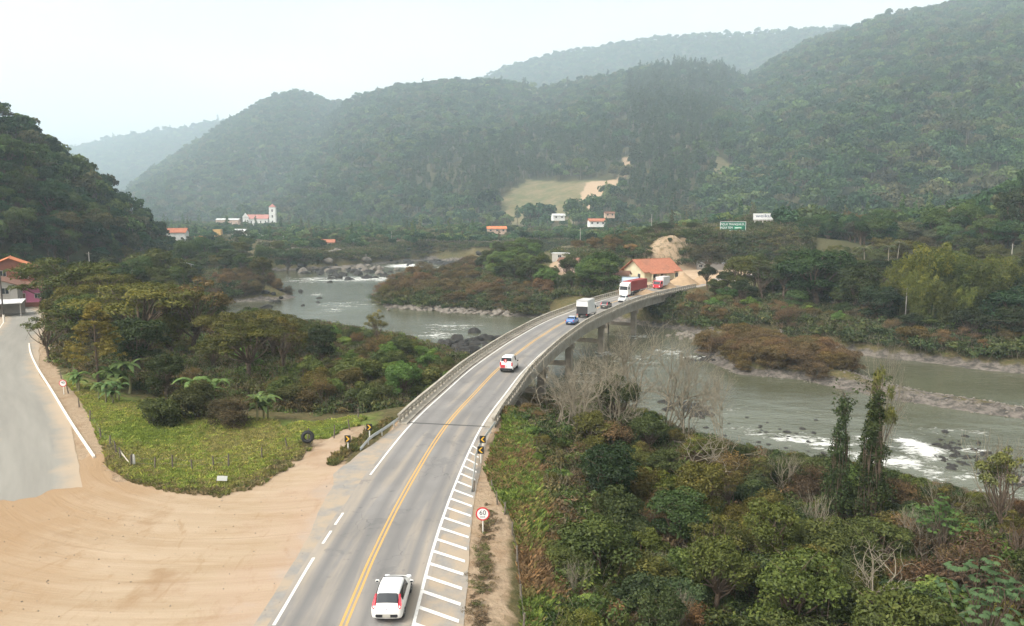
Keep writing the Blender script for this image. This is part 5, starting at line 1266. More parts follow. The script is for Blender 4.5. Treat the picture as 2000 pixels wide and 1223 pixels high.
def house(name, label, x, y, z, rz, w, d, h, rise, wall, roof, wins=(), doors=(), over=.5, cat='house', gable_x=True, porch=None, chimney=False, flat=False):
    """gabled house: ridge along local x (gable_x) ; wins/doors: (side, pos 0..1, z, w, h); sides f b l r"""
    e = empty(name, (x, y, z), rz, label, cat); t = .18
    hw, hd = w / 2, d / 2
    if flat:
        MB().box((0, 0, h / 2 - .4), (w, d, h + .8)).build('wall', wall, e); MB().box((0, 0, h + .1), (w + over, d + over, .24), ch=.03).build('roof', roof, e)
    else:
        if gable_x:
            pr = [(-hd, -.8), (hd, -.8), (hd, h), (0, h + rise), (-hd, h)]; V = [(s * hw, a, b) for s in (-1, 1) for a, b in pr]
        else:
            pr = [(-hw, -.8), (hw, -.8), (hw, h), (0, h + rise), (-hw, h)]; V = [(a, -s * hd, b) for s in (-1, 1) for a, b in pr]
        F = [(4, 3, 2, 1, 0), (5, 6, 7, 8, 9)] + [(i, (i + 1) % 5, 5 + (i + 1) % 5, 5 + i) for i in range(5)]
        MB().add(V, F).build('wall', wall, e)
        run = (hd if gable_x else hw); sl = rise / run; L_ = (hw if gable_x else hd) + over; ex = run + over; rf = MB()
        pr = [(-ex, h - sl * over + .02), (0, h + rise + .02), (ex, h - sl * over + .02), (ex, h - sl * over + .17), (0, h + rise + .19), (-ex, h - sl * over + .17)]
        V = [((s * L_, a, b) if gable_x else (a, -s * L_, b)) for s in (-1, 1) for a, b in pr]
        F = [(0, 1, 4, 5), (1, 2, 3, 4), (6, 11, 10, 7), (7, 10, 9, 8)] + [(i, 6 + i, 6 + (i + 1) % 6, (i + 1) % 6) for i in range(6)]
        rf = MB().add(V, F).build('roof', roof, e)
        rd = MB()
        if gable_x: rd.tube((-L_, 0, h + rise + .16), (L_, 0, h + rise + .16), .13, None, 6)
        else: rd.tube((0, -L_, h + rise + .16), (0, L_, h + rise + .16), .13, None, 6)
        rd.build('ridge_cap', roof, rf)
        if chimney: MB().box((hw * .4, hd * .3, h + rise), (.6, .6, 1.6), ch=.03).build('chimney', BRICK, rf)
    def place(side, pos, zz, ww, hh, kind):
        if side in 'fb': c = ((pos - .5) * w, (-hd if side == 'f' else hd), zz + hh / 2); sz = lambda k, th: (ww + k, th, hh + k); o = (0, -1 if side == 'f' else 1)
        else: c = ((-hw if side == 'l' else hw), (pos - .5) * d, zz + hh / 2); sz = lambda k, th: (th, ww + k, hh + k); o = (-1 if side == 'l' else 1, 0)
        fr = MB().box((c[0] + o[0] * .02, c[1] + o[1] * .02, c[2]), sz(.16, .10)).build('window_frame' if kind == 'w' else 'door_frame', WFR, e)
        MB().box((c[0] + o[0] * .06, c[1] + o[1] * .06, c[2]), sz(0, .06)).build('pane' if kind == 'w' else 'door_leaf', GLASS if kind == 'w' else (DOORM if kind == 'd' else DKIN), fr)
        if kind == 'w' and ww > .9:
            s3 = list(sz(0, .08)); s3[0 if side in 'fb' else 1] = .06
            MB().box((c[0] + o[0] * .07, c[1] + o[1] * .07, c[2]), s3).build('mullion', WFR, fr)
    for q in wins: place(*q, 'w')
    for q in doors: place(*q, 'd')
    if porch:
        x0, x1, dep, ph = porch
        a, b = (x0 - .5) * w, (x1 - .5) * w; pm = MB()
        pm.add([(a, -hd + .05, h - .05), (b, -hd + .05, h - .05), (b, -hd - dep, ph), (a, -hd - dep, ph), (a, -hd + .05, h + .1), (b, -hd + .05, h + .1), (b, -hd - dep, ph + .14), (a, -hd - dep, ph + .14)], [(0, 1, 2, 3), (7, 6, 5, 4), (0, 4, 5, 1), (1, 5, 6, 2), (2, 6, 7, 3), (3, 7, 4, 0)]); pr_ = pm.build('porch_roof', roof, e)
        k = max(2, int((b - a) / 2.6))
        for i in range(k + 1): MB().box((a + .2 + (b - a - .4) * i / k, -hd - dep + .2, ph / 2 - .3), (.2, .2, ph + .6)).build('porch_post', wall, e)
        MB().box(((a + b) / 2, -hd - dep + .2, .35), (b - a - .3, .14, .7)).build('porch_wall', plain('brown_boards', (.20, .12, .085), .8, .2), e)
        MB().box(((a + b) / 2, -hd - dep / 2, -.2), (b - a, dep, .5)).build('porch_floor', CONC, e)
    return e
p = G(1272, 549, .2)
house('farmhouse', 'long cream house with a terracotta tiled roof and front porch', p.x + 1.0, p.y + 6, 0, .5, 13.0, 10.0, 3.3, 3.0, CREAM, TERR, [('l', .25, 1.1, 1.1, 1.2), ('l', .75, 1.1, 1.1, 1.2), ('f', .93, 1.1, 1.2, 1.2), ('r', .5, 1.1, 1.2, 1.2), ('f', .3, 1.1, 1.1, 1.2)], [('f', .5, .1, 1.0, 2.1)], .9, 'house', True, (.06, .74, 2.6, 2.5))
p = G(1232, 556); house('roadside_shed', 'small white shed with dark openings left of the long cream house', p.x - 2.2, p.y + 5, 0, -.35, 5.0, 4.0, 2.5, .9, WALLW, BRNR, [('f', .3, 1.0, 1.0, .9), ('f', .7, 1.0, 1.0, .9)], [], .4, 'shed')
p = G(1392, 528); house('stone_shed', 'low grey stone shed beyond the dirt yard', p.x, p.y + 4, 0, -.2, 9.5, 5, 2.4, .7, STONE, GREYR, [('f', .15, .9, 1.2, 1.0)], [('f', .35, .05, .9, 1.9)], .2, 'shed')
p = at(1112, 527, 245); house('ruined_house', 'small unfinished house with bare openings above the left bank of the bridge', p.x, p.y, p.z, -.35, 6.5, 5, 3.0, .8, TAN, BRNR, [('f', .25, .9, 1.1, 1.4), ('f', .75, .9, 1.1, 1.4)], [('l', .5, 0, .9, 2.0)], .3)
p = at(1098, 495, 275); house('flat_shed', 'pale flat-roofed shed behind the small unfinished house', p.x, p.y, p.z - 2.2, -.2, 7, 4, 2.2, 0, GREYW, ZINC, [('f', .4, .8, 1.2, .9)], [], .4, 'shed', flat=True)
# left side houses
p = at(22, 545, 172); house('brick_house', 'tall brick house with an orange tiled roof', p.x, p.y, 0, .55, 9, 8, 8.0, 2.0, BRICK, ORNG, [('f', .35, 6.0, 1.2, 1.2), ('r', .3, 6.0, 1.1, 1.2), ('f', .25, 2.2, 1.1, 1.1)], [('f', .80, 5.4, 1.5, 2.1)], .8, gable_x=False)
p = at(12, 560, 157); house('grey_house', 'grey rendered house with a dark tiled roof below the brick house', p.x - 2.2, p.y, 0, .45, 8.5, 7, 5.2, 1.5, GREYW, BRNR, [('f', .75, 3.4, 1.2, 1.2), ('f', .6, 1.1, 1.2, 1.2), ('r', .5, 1.1, 1.2, 1.2)], [('f', .85, .05, .9, 2.1)], .7, gable_x=False)
p = at(64, 568, 168); house('pink_house', 'small bright pink house partly hidden by the spreading tree', p.x, p.y, .3, .35, 7, 5, 3.4, 1.0, PINK, BRNR, [('f', .7, 1.0, 1.0, 1.0)], [('f', .3, .05, .9, 2.0)], .5)
p = at(2, 590, 146); e = empty('open_shelter', (p.x - .5, p.y, 0), .45, 'open shelter with a pale sheet roof beside the side road', 'shelter')
MB().box((0, 0, 2.75), (8.5, 6.0, .10), Matrix.Rotation(.05, 4, 'X')).build('roof', ZINC, e); MB().box((0, 2.7, 1.2), (8, .15, 2.7)).build('back_wall', GREYW, e)
for sx in (-3.9, 0, 3.9): MB().box((sx, -2.6, 1.15), (.18, .18, 3.2)).build('post', GREYW, e)
p = at(48, 592, 160); MB().box((0, 0, .4), (9, .25, 1.1)).build('wall', BRICK, empty('brick_wall', (p.x, p.y, 0), .3, 'low brick wall in front of the pink house', 'wall'))
p = G(8, 628); e = empty('utility_pole', (p.x, p.y, 0), 0, 'dark utility pole with a street lamp and white painted foot', 'pole')
MB().tube((0, 0, -.5), (0, 0, 9.2), .16, .11, 9).build('shaft', plain('dark_pole', (.07, .06, .05), .8), e); MB().tube((0, 0, -.3), (0, 0, 1.3), .20, .20, 9).build('painted_foot', WPOST, e)
MB().tube((0, 0, 9.0), (-1.2, -.6, 9.4), .04, .035, 6).build('lamp_arm', STEEL, e); MB().box((-1.4, -.7, 9.4), (.5, .3, .16), ch=.04).build('lamp_head', WHT, e); MB().box((0, 0, 8.5), (1.8, .1, .12)).build('cross_arm', WOODP, e)
# town
def far_house(u, v, Yd, w, d, h, rise, wall, roof, label, rz=0.0, nw=3, **k):
    p = at(u, v, Yd); return house('house', label, p.x, p.y, max(p.z, land1(p.x, p.y) - .1), rz, w, d, h, rise, wall, roof, [('f', (i + .5) / nw, h * .4, 1.1, 1.2) for i in range(nw)], [], .5, 'house', **k)
far_house(345, 476, 430, 12, 9, 6.5, 2.2, WALLW, TERR, 'white two-storey house with a red roof below the left hill', .2)
far_house(336, 492, 400, 8, 6, 4.5, 0, WALLW, GREYR, 'white flat-roofed building at the foot of the left hill', .1, 2, flat=True)
p = at(352, 526, 262); house('tin_shed', 'shed with a pale grey sheet roof among the trees near the left bank', p.x, p.y, max(p.z - 1.0, land1(p.x, p.y)), -.5, 6.5, 4.5, 2.6, .7, GREYW, ZINC, [('f', .5, 1, 1, .9)], [], .5, 'shed')
far_house(426, 466, 560, 5.5, 5, 6.5, 0, OCHRE, OCHRE, 'small ochre block standing in front of the town', .1, 1, flat=True)
far_house(447, 441, 900, 26, 14, 7, 1.5, TAN, ZINC, 'wide tan building with a pale roof left of the church', .1, 5)
far_house(496, 466, 640, 34, 10, 4.5, 1.4, WALLW, ZINC, 'long white hall with a pale roof in front of the church', -.05, 7)
far_house(540, 465, 600, 9, 7, 4, 1.6, WALLW, ZINC, 'small white gabled building at the right end of the long hall', .7, 2)
far_house(640, 489, 470, 9, 6, 3, 1.6, TAN, TERR, 'small house with an orange roof above the river rocks', .1, 2)
far_house(385, 476, 500, 10, 6, 3.2, 1.4, CREAM, ORNG, 'low orange-roofed house between the trees by the town', .1, 2)
far_house(970, 455, 520, 13, 7, 3.0, 1.4, TAN, ORNG, 'house with an orange-red roof at the foot of the bare clearing', .1, 3)
far_house(1165, 441, 500, 11, 7, 3.0, 1.6, WALLW, TERR, 'red-roofed house below the dirt track of the clearing', .1, 3)
far_house(1090, 429, 560, 9, 6, 3.0, 1.2, WALLW, ZINC, 'small white house between palms below the clearing', .2, 2)
far_house(1190, 424, 560, 7, 5, 2.8, 1.0, TAN, BRNR, 'small dark-roofed house beside the dirt track of the clearing', .1, 2)
far_house(770, 478, 500, 7, 5, 3, 1.2, WALLW, BRNR, 'small pale house on the far bank beyond the rapids', .1, 2)
p = at(516, 443, 900); e = empty('church', (p.x, p.y, p.z - 1), .15, 'white church with a tall square bell tower and red roof', 'church')
MB().box((-6, 0, 3.5), (20, 9, 9)).build('nave_wall', WALLW, e)
MB().add([(-16.5, -5, 7.8), (4.5, -5, 7.8), (4.5, 0, 11.5), (-16.5, 0, 11.5), (4.5, 5, 7.8), (-16.5, 5, 7.8)], [(0, 1, 2, 3), (3, 2, 4, 5), (0, 3, 5), (1, 4, 2), (5, 4, 1, 0)]).build('roof', plain('church_roof', (.36, .16, .13), .9), e)
MB().box((-14.5, -2, 5), (5, 7, 9), ch=.05).build('porch_block', WALLW, e); MB().add([(-17.2, -6, 9.3), (-11.8, -6, 9.3), (-14.5, -6, 13)], [(0, 1, 2)]).add([(-17.2, -5.6, 9.3), (-11.8, -5.6, 9.3), (-14.5, -5.6, 13)], [(2, 1, 0)]).build('facade_gable', WALLW, e)
e.scale = (1.35, 1.35, 1.35)
tw = MB().box((8, -1, 8.5), (5.6, 5.6, 19), ch=.06).build('tower', WALLW, e)
MB().add([(4.9, -4.1, 18), (11.1, -4.1, 18), (11.1, 2.1, 18), (4.9, 2.1, 18), (8, -1, 21)], [(0, 1, 4), (1, 2, 4), (2, 3, 4), (3, 0, 4), (3, 2, 1, 0)]).build('tower_roof', plain('church_roof_b', (.34, .15, .12), .9), tw)
for zz in (5, 10, 15): MB().box((8, -3.82, zz), (1.2, .12, 2.2)).build('tower_window', DKIN, tw)
for i in range(4): MB().box((-10 + i * 4, -4.55, 4.5), (1.0, .14, 3)).build('nave_window', DKIN, e)
# billboards
def billboard(u0, u1, v0, v1, Yd, label, face, legs, legv):
    a, b = at(u0, v1, Yd), at(u1, v0, Yd); w, h = b.x - a.x, b.z - a.z; zl = land1((a.x + b.x) / 2, Yd) - .4
    e = empty('billboard', ((a.x + b.x) / 2, Yd, min(zl, a.z - .5)), -.0, label, 'billboard'); z0 = a.z - e.location.z
    pn = MB().box((0, 0, z0 + h / 2), (w, .18, h), ch=.02).build('panel', face, e)
    fm = MB()
    for zz in (z0 + .06, z0 + h - .06): fm.box((0, -.11, zz), (w + .05, .06, .14))
    for s in (-1, 1): fm.box((s * (w / 2 - .06), -.115, z0 + h / 2), (.14, .06, h))
    fm.build('frame', WHT, pn)
    for i in range(legs): MB().box((-w / 2 + w * (i + .5) / legs, .16, (z0 + .3) / 2 - .3), (.22, .22, z0 + .9)).build('leg', WPOST, e)
    return e, pn, w, h, z0
SIGNG = plain('billboard_green', (.012, .135, .075), .6, .25, .25)
e, pn, w, h, z0 = billboard(1406, 1457, 433, 451, 296, 'green billboard with two lines of white lettering on the hill', SIGNG, 4, 0)
LGT = plain('lettering_white', (.85, .86, .83), .6, .03); MINT = plain('lettering_green', (.03, .30, .15), .6, .1)
for body, sx, zz, sz in (('FIQUE TRANQUILO,', -.02, .70, h * .30), ('AQUI TEM', -.25, .34, h * .30)):
    obj('lettering', text_mesh(body, sz, .01, sx=.98), LGT, pn, (w * sx, -.13, z0 + h * zz), (R(90), 0, 0))
MB().box((w * .20, -.11, z0 + h * .33), (w * .32, .05, h * .30), ch=.01).build('name_plate', MINT, pn); MB().box((w * .20, -.15, z0 + h * .33), (w * .25, .03, h * .08)).build('name_strip', LGT, pn)
e, pn, w, h, z0 = billboard(1471, 1510, 417, 429, 304, 'white billboard with dark blue lettering on top of the hill', WHT, 5, 0)
obj('lettering', text_mesh('weiku', h * .72, .01, sx=1.45), plain('lettering_blue', (.05, .075, .16), .6), pn, (0, -.13, z0 + h * .60), (R(90), 0, 0))
MB().box((0, -.05, z0 - .25), (w, .12, .3)).build('walkway', GREYW, e)
# roadside hoarding
p = G(1232, 566); e = empty('roadside_hoarding', (p.x, p.y + 1, 0), -.2, 'pale blue and white hoarding with a yellow-green picture beside the bridge end', 'hoarding')
pn = MB().box((0, 0, 1.9), (4.6, .14, 3.0), ch=.3).build('panel', plain('hoarding_blue', (.56, .66, .76), .6, .15, .4), e); MB().box((.2, -.075, 1.25), (3.4, .02, .9)).build('picture_band', plain('hoarding_green', (.50, .52, .20), .6, .3, .9), pn)
for s in (-1, 1): MB().box((s * 1.9, .1, .2), (.14, .14, 1.2)).build('leg', WPOST, e)
# utility poles
POLE = plain('concrete_pole', (.40, .37, .32), .85, .1)
for i, (u, v0, v1, Yd, lab) in enumerate(((1133, 446, 495, 330, 'thin pale utility pole above the unfinished house'), (1272, 418, 460, 420, 'thin utility pole behind the excavated bank'), (1200, 444, 500, 300, 'tall dark bare pole trunk above the unfinished house'), (1765, 560, 660, 158, 'grey utility pole among the trees of the right bank'), (765, 452, 480, 480, 'utility pole on the far bank beyond the rapids'), (1975, 476, 510, 225, 'pole with a round cap on the slope at the right edge'), (175, 492, 520, 205, 'utility pole in the trees below the left hill'))):
    a, b = at(u, v1, Yd), at(u, v0, Yd); e = empty('utility_pole', (a.x, a.y, min(a.z, land1(a.x, a.y))), 0, lab, 'pole'); hh = b.z - e.location.z
    MB().tube((0, 0, -.4), (0, 0, hh), .16, .10, 7).build('shaft', POLE if i != 2 else BARK, e); MB().box((0, 0, hh - .5), (1.6, .1, .12)).build('cross_arm', WOODP, e)
# heaps of sand in the yard
def heap(u, v, rx, ry, h, label, mat):
    p = G(u, v); V, F = [], []; n_, k_ = 26, 9
    for j in range(k_ + 1):
        t = j / k_
        for i in range(n_):
            a = 2 * math.pi * i / n_; rr = t * (1 + .18 * float(fbm(np.array([math.cos(a) * 1.4 + u]), np.array([math.sin(a) * 1.4 + v]), 3)[0])); V.append((math.cos(a) * rx * rr, math.sin(a) * ry * rr, h * (1 - t) ** 1.15 - .1 + .12 * float(vnoise(np.array([a * 3 + u]), np.array([t * 5.0]))[0])))
    for j in range(k_):
        for i in range(n_): F.append((j * n_ + i, (j + 1) * n_ + i, (j + 1) * n_ + (i + 1) % n_, j * n_ + (i + 1) % n_))
    o = obj('sand_heap', mesh('sand_heap', V, F, True), mat, None, (p.x, p.y, 0)); tag(o, label, 'sand heap', 'heaps of sand in the yard')
SAND = plain('heap_sand', (.33, .235, .145), .95, .2, .9, spec=.1, dirt=(.20, .13, .075, .6), bstr=.6)
heap(1295, 562, 4.4, 3.2, 3.0, 'pointed heap of sand in the yard above the container lorry', SAND); heap(1335, 556, 5.5, 4.0, 3.6, 'tallest heap of sand in the middle of the yard', SAND); heap(1375, 553, 5.0, 3.6, 3.2, 'rounded heap of sand at the right end of the yard', SAND); heap(1262, 575, 4.5, 3.0, 1.4, 'low spread heap of sand behind the bridge railing', SAND)

# ------------------------------------------------------------------ river rocks
RKD, RKP = plain('dark_wet_rock', (.035, .033, .03), .85, .4, .8, spec=.15, bstr=.6), plain('pale_river_rock', (.17, .15, .125), .9, .3, .8, spec=.15, dirt=(.08, .07, .06, .6), bstr=.6)
def rock_me(rng, mat):
    bm = bmesh.new(); bmesh.ops.create_icosphere(bm, subdivisions=2, radius=1.0); o = rng.random(3) * 40
    for v in bm.verts:
        c = v.co; nn = float(fbm(np.array([c.x * 1.3 + o[0]]), np.array([c.y * 1.3 + c.z * 1.1 + o[1]]), 3)[0]); v.co = c * (1 + nn * .75); v.co.z *= .8
    me = bpy.data.meshes.new('rock'); bm.to_mesh(me); bm.free(); me.materials.append(mat); return me
ROCKS = {'d': [rock_me(frng, RKD) for _ in range(4)], 'p': [rock_me(frng, RKP) for _ in range(4)]}
PSRC = bpy.data.collections.new('pebble_sources')
for i, me in enumerate(ROCKS['p']):
    PSRC.objects.link(bpy.data.objects.new('pebble_%02d' % i, me))
NG_PEB = scatter_group(PSRC)
DSRC = bpy.data.collections.new('dark_rock_sources')
for i, me in enumerate(ROCKS['d']): DSRC.objects.link(bpy.data.objects.new('dark_rock_%02d' % i, me))
NG_DRK = scatter_group(DSRC)
def rocks(u0, v0, u1, v1, n_, s0, s1, kind, label, group, dz=0.0, spread=.15, stuff=False):
    pts_ = []
    for i in range(n_):
        t = random.random(); u = u0 + (u1 - u0) * t + random.gauss(0, abs(u1 - u0) * spread * .3); v = v0 + (v1 - v0) * t + random.gauss(0, 1) * max(2.0, abs(v1 - v0) * spread)
        p = G(u, v, WATER); s = random.uniform(s0, s1) ** 1.0; zl = max(land1(p.x, p.y), WATER - .35 * s)
        if stuff: pts_.append((p.x, p.y, zl + .1 * s + dz, s)); continue
        o = obj('river_rock', random.choice(ROCKS[kind]), None, None, (p.x, p.y, zl + .1 * s + dz), (0, 0, random.uniform(0, 6.28))); o.scale = (s * random.uniform(.8, 1.5), s * random.uniform(.7, 1.1), s * random.uniform(.6, 1.1)); tag(o, ('large ' if s > s0 + (s1 - s0) * .75 else ('small ' if s < s0 + (s1 - s0) * .3 else '')) + label, 'rock', group)
    if stuff: q = np.array(pts_); scatter('shore_stones', q[:, :3], np.column_stack([q[:, 3] * 1.2, q[:, 3], q[:, 3] * .8]), np.column_stack([q[:, 3] * 0, q[:, 3] * 0, q[:, 3] * 40]), frng.integers(0, 4, len(q)), np.ones((len(q), 3)), NG_PEB if kind == 'p' else NG_DRK, label, 'stones')
rocks(1830, 868, 2010, 940, 130, .15, .55, 'd', 'dark wet rock in the rapids at the right edge', 'rocks in the right rapids', 0, .22)
rocks(1960, 930, 2005, 945, 6, .6, 1.1, 'p', 'large pale boulder below the right rapids', 'boulders below the right rapids')
rocks(1300, 785, 1385, 806, 60, .25, .7, 'd', 'dark stones in the shallow water right of the bare tree', 'rocks in the shallow water', 0, .3, stuff=True)
rocks(1340, 698, 1400, 706, 16, .4, .9, 'd', 'dark rock in the riffle left of the island', 'rocks left of the island', 0, .5)
rocks(1420, 835, 1620, 862, 40, .2, .5, 'd', 'small dark stones in the near rapids', 'rocks in the near rapids', 0, .5, stuff=True)
rocks(870, 688, 965, 660, 46, .7, 1.6, 'd', 'dark boulder on the shore left of the bridge', 'boulders left of the bridge', .2, .3)
rocks(470, 580, 575, 583, 26, .6, 1.4, 'd', 'dark rock around the brown point of the left bank', 'rocks around the left point', .1, 2.5)
rocks(620, 530, 745, 540, 60, 1.0, 2.6, 'd', 'dark rock of the ledge below the upper rapids', 'rocks of the upper ledge', .2, .7)
rocks(610, 520, 720, 524, 26, 1.4, 3.2, 'p', 'pale boulder on the ledge beside the upper rapids', 'pale boulders of the upper ledge', .6, 1.2)
rocks(800, 512, 950, 516, 90, 1.0, 2.4, 'd', 'dark stones at the head of the upper rapids', 'rocks at the head of the rapids', .2, .8, stuff=True)
rocks(760, 600, 1010, 616, 110, .5, 1.2, 'p', 'pale stones along the shore of the brown peninsula', 'rocks along the peninsula', .1, .15, stuff=True)
rocks(1320, 652, 1640, 692, 160, .4, .9, 'p', 'pale stones strewn along the far right shore', 'rocks along the far right shore', .1, .1, stuff=True)
# pebbles of the gravel bar
q = frng.random((9000, 2)) * np.array([80, 90]) + np.array([35, 74]); sd_ = sdist(ISLE, q[:, 0], q[:, 1]); q = q[(sd_ < 1.0) & ((q[:, 1] < 126) | (sd_ > -2.5))]; s_ = .08 + .16 * frng.random(len(q)) ** 2
scatter('gravel', np.column_stack([q, land(q[:, 0], q[:, 1]) + .02]), np.column_stack([s_, s_, s_]), np.column_stack([s_ * 0, s_ * 0, frng.random(len(q)) * 6]), frng.integers(0, 4, len(q)), np.ones((len(q), 3)), NG_PEB, 'grey brown gravel covering the long bar in the river', 'gravel')

# ================================================================== plants of the banks and slopes
DG, OL, YG, BR, BG, MG, RB, DK = (.048, .064, .024), (.105, .098, .030), (.14, .135, .036), (.145, .105, .048), (.105, .165, .042), (.078, .098, .032), (.15, .10, .050), (.034, .048, .021)
PLACED = []
LANDMARKS = [(x_, y_, t_) for t_, (x_, y_) in (('the pink house', (-92, 150)), ('the conifer', (-47, 84)), ('the banana plants', (-43, 80)), ('the big olive tree', (-33, 92)), ('the hung tyre', (-17.5, 66)), ('the chevron signs', (-14, 64)), ('the white van', (-2, 96)), ('the blue car', (9, 136)), ('the box truck', (13, 146)), ('the first bridge columns', (0, 90)), ('the middle bridge columns', (8, 127)), ('the last bridge columns', (33, 186)),
    ('the dark boulders', (-12, 150)), ('the left point', (-80, 245)), ('the tin shed', (-115, 262)), ('the town', (-170, 400)), ('the upper rapids', (-40, 330)), ('the container lorry', (28, 190)), ('the unfinished house', (19, 245)), ('the hoarding', (32, 200)), ('the long cream house', (44, 230)), ('the excavated bank', (57, 270)), ('the stone shed', (70, 256)), ('the green billboard', (89, 296)), ('the white billboard', (102, 304)),
    ('the turquoise car', (88, 200)), ('the big rounded tree', (74, 182)), ('the bamboo', (88, 155)), ('the right edge', (100, 140)), ('the palms', (105, 218)), ('the island', (50, 142)), ('the gravel bar', (72, 104)), ('the speed limit sign', (-1, 47)), ('the right chevron signs', (-1, 60)), ('the tall bare tree', (14, 86)), ('the white dead tree', (19, 68)), ('the dark foreground tree', (8, 57)), ('the vine-covered trees', (28, 59)), ('the right rapids', (50, 76)), ('the pale fan-shaped sapling', (16, 48)), ('the large-leaved tree', (25, 38)), ('the bottom edge', (12, 38)), ('the hillside top', (-150, 330)), ('the hill foot', (-90, 230)))]
def describe(lab, x, y, h=None, hr=None):
    t = min(LANDMARKS, key=lambda q: (q[0] - x) ** 2 + (q[1] - y) ** 2); size = ''
    if h is not None and hr: k = (h - hr[0]) / max(.1, hr[1] - hr[0]); size = 'low ' if k < .33 else ('tall ' if k > .67 else '')
    side = 'left of ' if x < t[0] - 2 else ('right of ' if x > t[0] + 2 else ('behind ' if y > t[1] else 'in front of '))
    return (size + lab + ', ' + side + t[2])
def free(x, y, r):
    for (a, b, c) in PLACED:
        if (a - x) ** 2 + (b - y) ** 2 < (r + c) ** 2: return False
    return True
def fill(poly, n, kinds, hr, sep, cols, label, group, wr=(.95, 1.25), tries=40, avoid=True, tilt=.06, twig=None, vlim=None):
    xs = [p[0] for p in poly]; ys = [p[1] for p in poly]; done = t = 0
    while done < n and t < n * tries:
        t += 1; x, y = random.uniform(min(xs), max(xs)), random.uniform(min(ys), max(ys))
        if not pip(poly, np.array([x]), np.array([y]))[0] or not free(x, y, sep): continue
        z = land1(x, y)
        if z < WATER + .25: continue
        if pdist(ROAD_A, np.array([x]), np.array([y]), False)[0] < 7.2 and y < 72 and x > -9: continue
        rd = float(np.interp(y, ROAD[:, 1], ROAD[:, 0])); hmax = 99
        if BR0 < y < BR1 and abs(x - rd) < 6.5: hmax = -2.2 - z
        if vlim:      # keeps the view over the water that the place has
            u_, _v = proj((x, y, z)); hmax = min(hmax, at(float(u_), float(np.interp(u_, [q[0] for q in vlim], [q[1] for q in vlim])), y).z - z)
        k = random.choice(kinds); h = min(random.uniform(*hr), hmax)
        if h < .8: continue
        PLACED.append((x, y, sep)); done += 1
        lab = label.get(k) if isinstance(label, dict) else label
        gr = group.get(k) if isinstance(group, dict) else group
        c = cols[k] if isinstance(cols, dict) else random.choice(cols)
        if isinstance(c, list): c = random.choice(c)
        plant(k, x, y, h, c, describe(lab, x, y, h, hr), gr, random.uniform(*wr), None, z, tilt=tilt, name=twig if k == 'twiggy' else None)
def hero(kind, u, vt, Yd, col, label, w=1.0, var=None, group=None, r=2.0, **k):
    p = at(u, vt, Yd); PLACED.append((p.x, p.y, r)); return plant_px(kind, u, vt, Yd, col, label, group, w, var, **k)

# --- left grove, tree by tree
hero('spread', 122, 503, 132, (0.088, 0.104, 0.031), 'large dark spreading tree beside the pink house', 1.25, 0, r=5)
hero('spread', 205, 535, 122, (0.106, 0.116, 0.031), 'broad olive tree right of the large spreading tree', 1.05, 1, r=4)
hero('spread', 262, 556, 108, (0.144, 0.140, 0.033), 'wide flat yellow-green crown in the middle of the left grove', 1.25, 2, r=4)
hero('loose', 88, 604, 99, (0.094, 0.116, 0.039), 'leaning roadside tree with an open crown and visible trunk', 1.1, 0, r=2)
hero('conifer', 181, 588, 84, (0.156, 0.140, 0.039), 'tall conical olive conifer standing at the field edge', 1.15, 0, r=2)
hero('loose', 372, 542, 112, (0.144, 0.116, 0.050), 'tall brownish thinly leaved tree in the left grove', 1.15, 1, r=3)
hero('spread', 478, 628, 92, (0.106, 0.107, 0.031), 'big dark olive spreading tree in front of the river', 1.15, 0, r=5)
hero('spread', 415, 660, 96, (0.088, 0.098, 0.029), 'dark spreading crown left of the big olive tree', .9, 1, r=3)
hero('round', 330, 610, 110, (0.119, 0.110, 0.033), 'rounded olive tree behind the banana plants', 1.15, 2, r=3)
hero('round', 150, 575, 112, (0.075, 0.104, 0.033), 'rounded green tree behind the roadside conifer', 1.1, 0, r=3)
hero('round', 320, 690, 83, DG, 'dark rounded tree behind the field bushes', 1.0, 1, r=3)
hero('broadleaf', 312, 776, 70, (.08, .092, .03), 'olive bush at the back of the green field, the leftmost', 1.25, 0, r=2)
hero('shrub', 385, 742, 73, (.06, .065, .024), 'dark dome-shaped bush at the back of the green field', 1.35, 1, r=2)
hero('twiggy', 462, 770, 70.5, (.085, .07, .032), 'brown withered bush at the back of the green field', 1.5, 0, r=2)
hero('twiggy', 440, 775, 71, (.08, .068, .032), 'brown withered bush left of the other withered one', 1.2, 1, r=1)
hero('broadleaf', 785, 706, 88, BG, 'bright green leafy bush left of the bridge railing', 1.15, 2, r=2)
hero('broadleaf', 640, 736, 84, (.10, .15, .04), 'bright green bush in the middle of the brown thicket', 1.2, 0, r=2)
hero('broadleaf', 605, 695, 94, (.11, .15, .04), 'light green bush right of the big olive tree', 1.1, 1, r=2)
hero('loose', 735, 604, 128, (0.156, 0.134, 0.055), 'thin leafless-looking tree rising against the river', .75, 2, r=1.5)
hero('tall', 100, 560, 120, DG, 'dark narrow tree among the left roadside trees', .8, 0, r=2)
for i, (u, v, Yd, lab) in enumerate(((222, 738, 79, 'banana plant at the edge of the green field'), (248, 704, 84, 'banana plant behind the other ones by the conifer'), (205, 745, 77, 'small banana plant below the conifer'), (500, 770, 71.5, 'banana plant right of the withered bush'), (375, 735, 76, 'banana plant behind the dome-shaped bush'), (150, 725, 82, 'banana plant left of the conifer foot'))):
    hero('banana', u, v, Yd, (.10, .15, .05), lab, 1.0, i, 'banana plants by the field', r=1.2)
VL = [(50, 500), (250, 520), (400, 560), (480, 598), (560, 622), (700, 640), (820, 668), (900, 705)]
VR = [(1000, 800), (1280, 800), (1330, 845), (1450, 872), (1600, 886), (1760, 925), (2000, 980)]
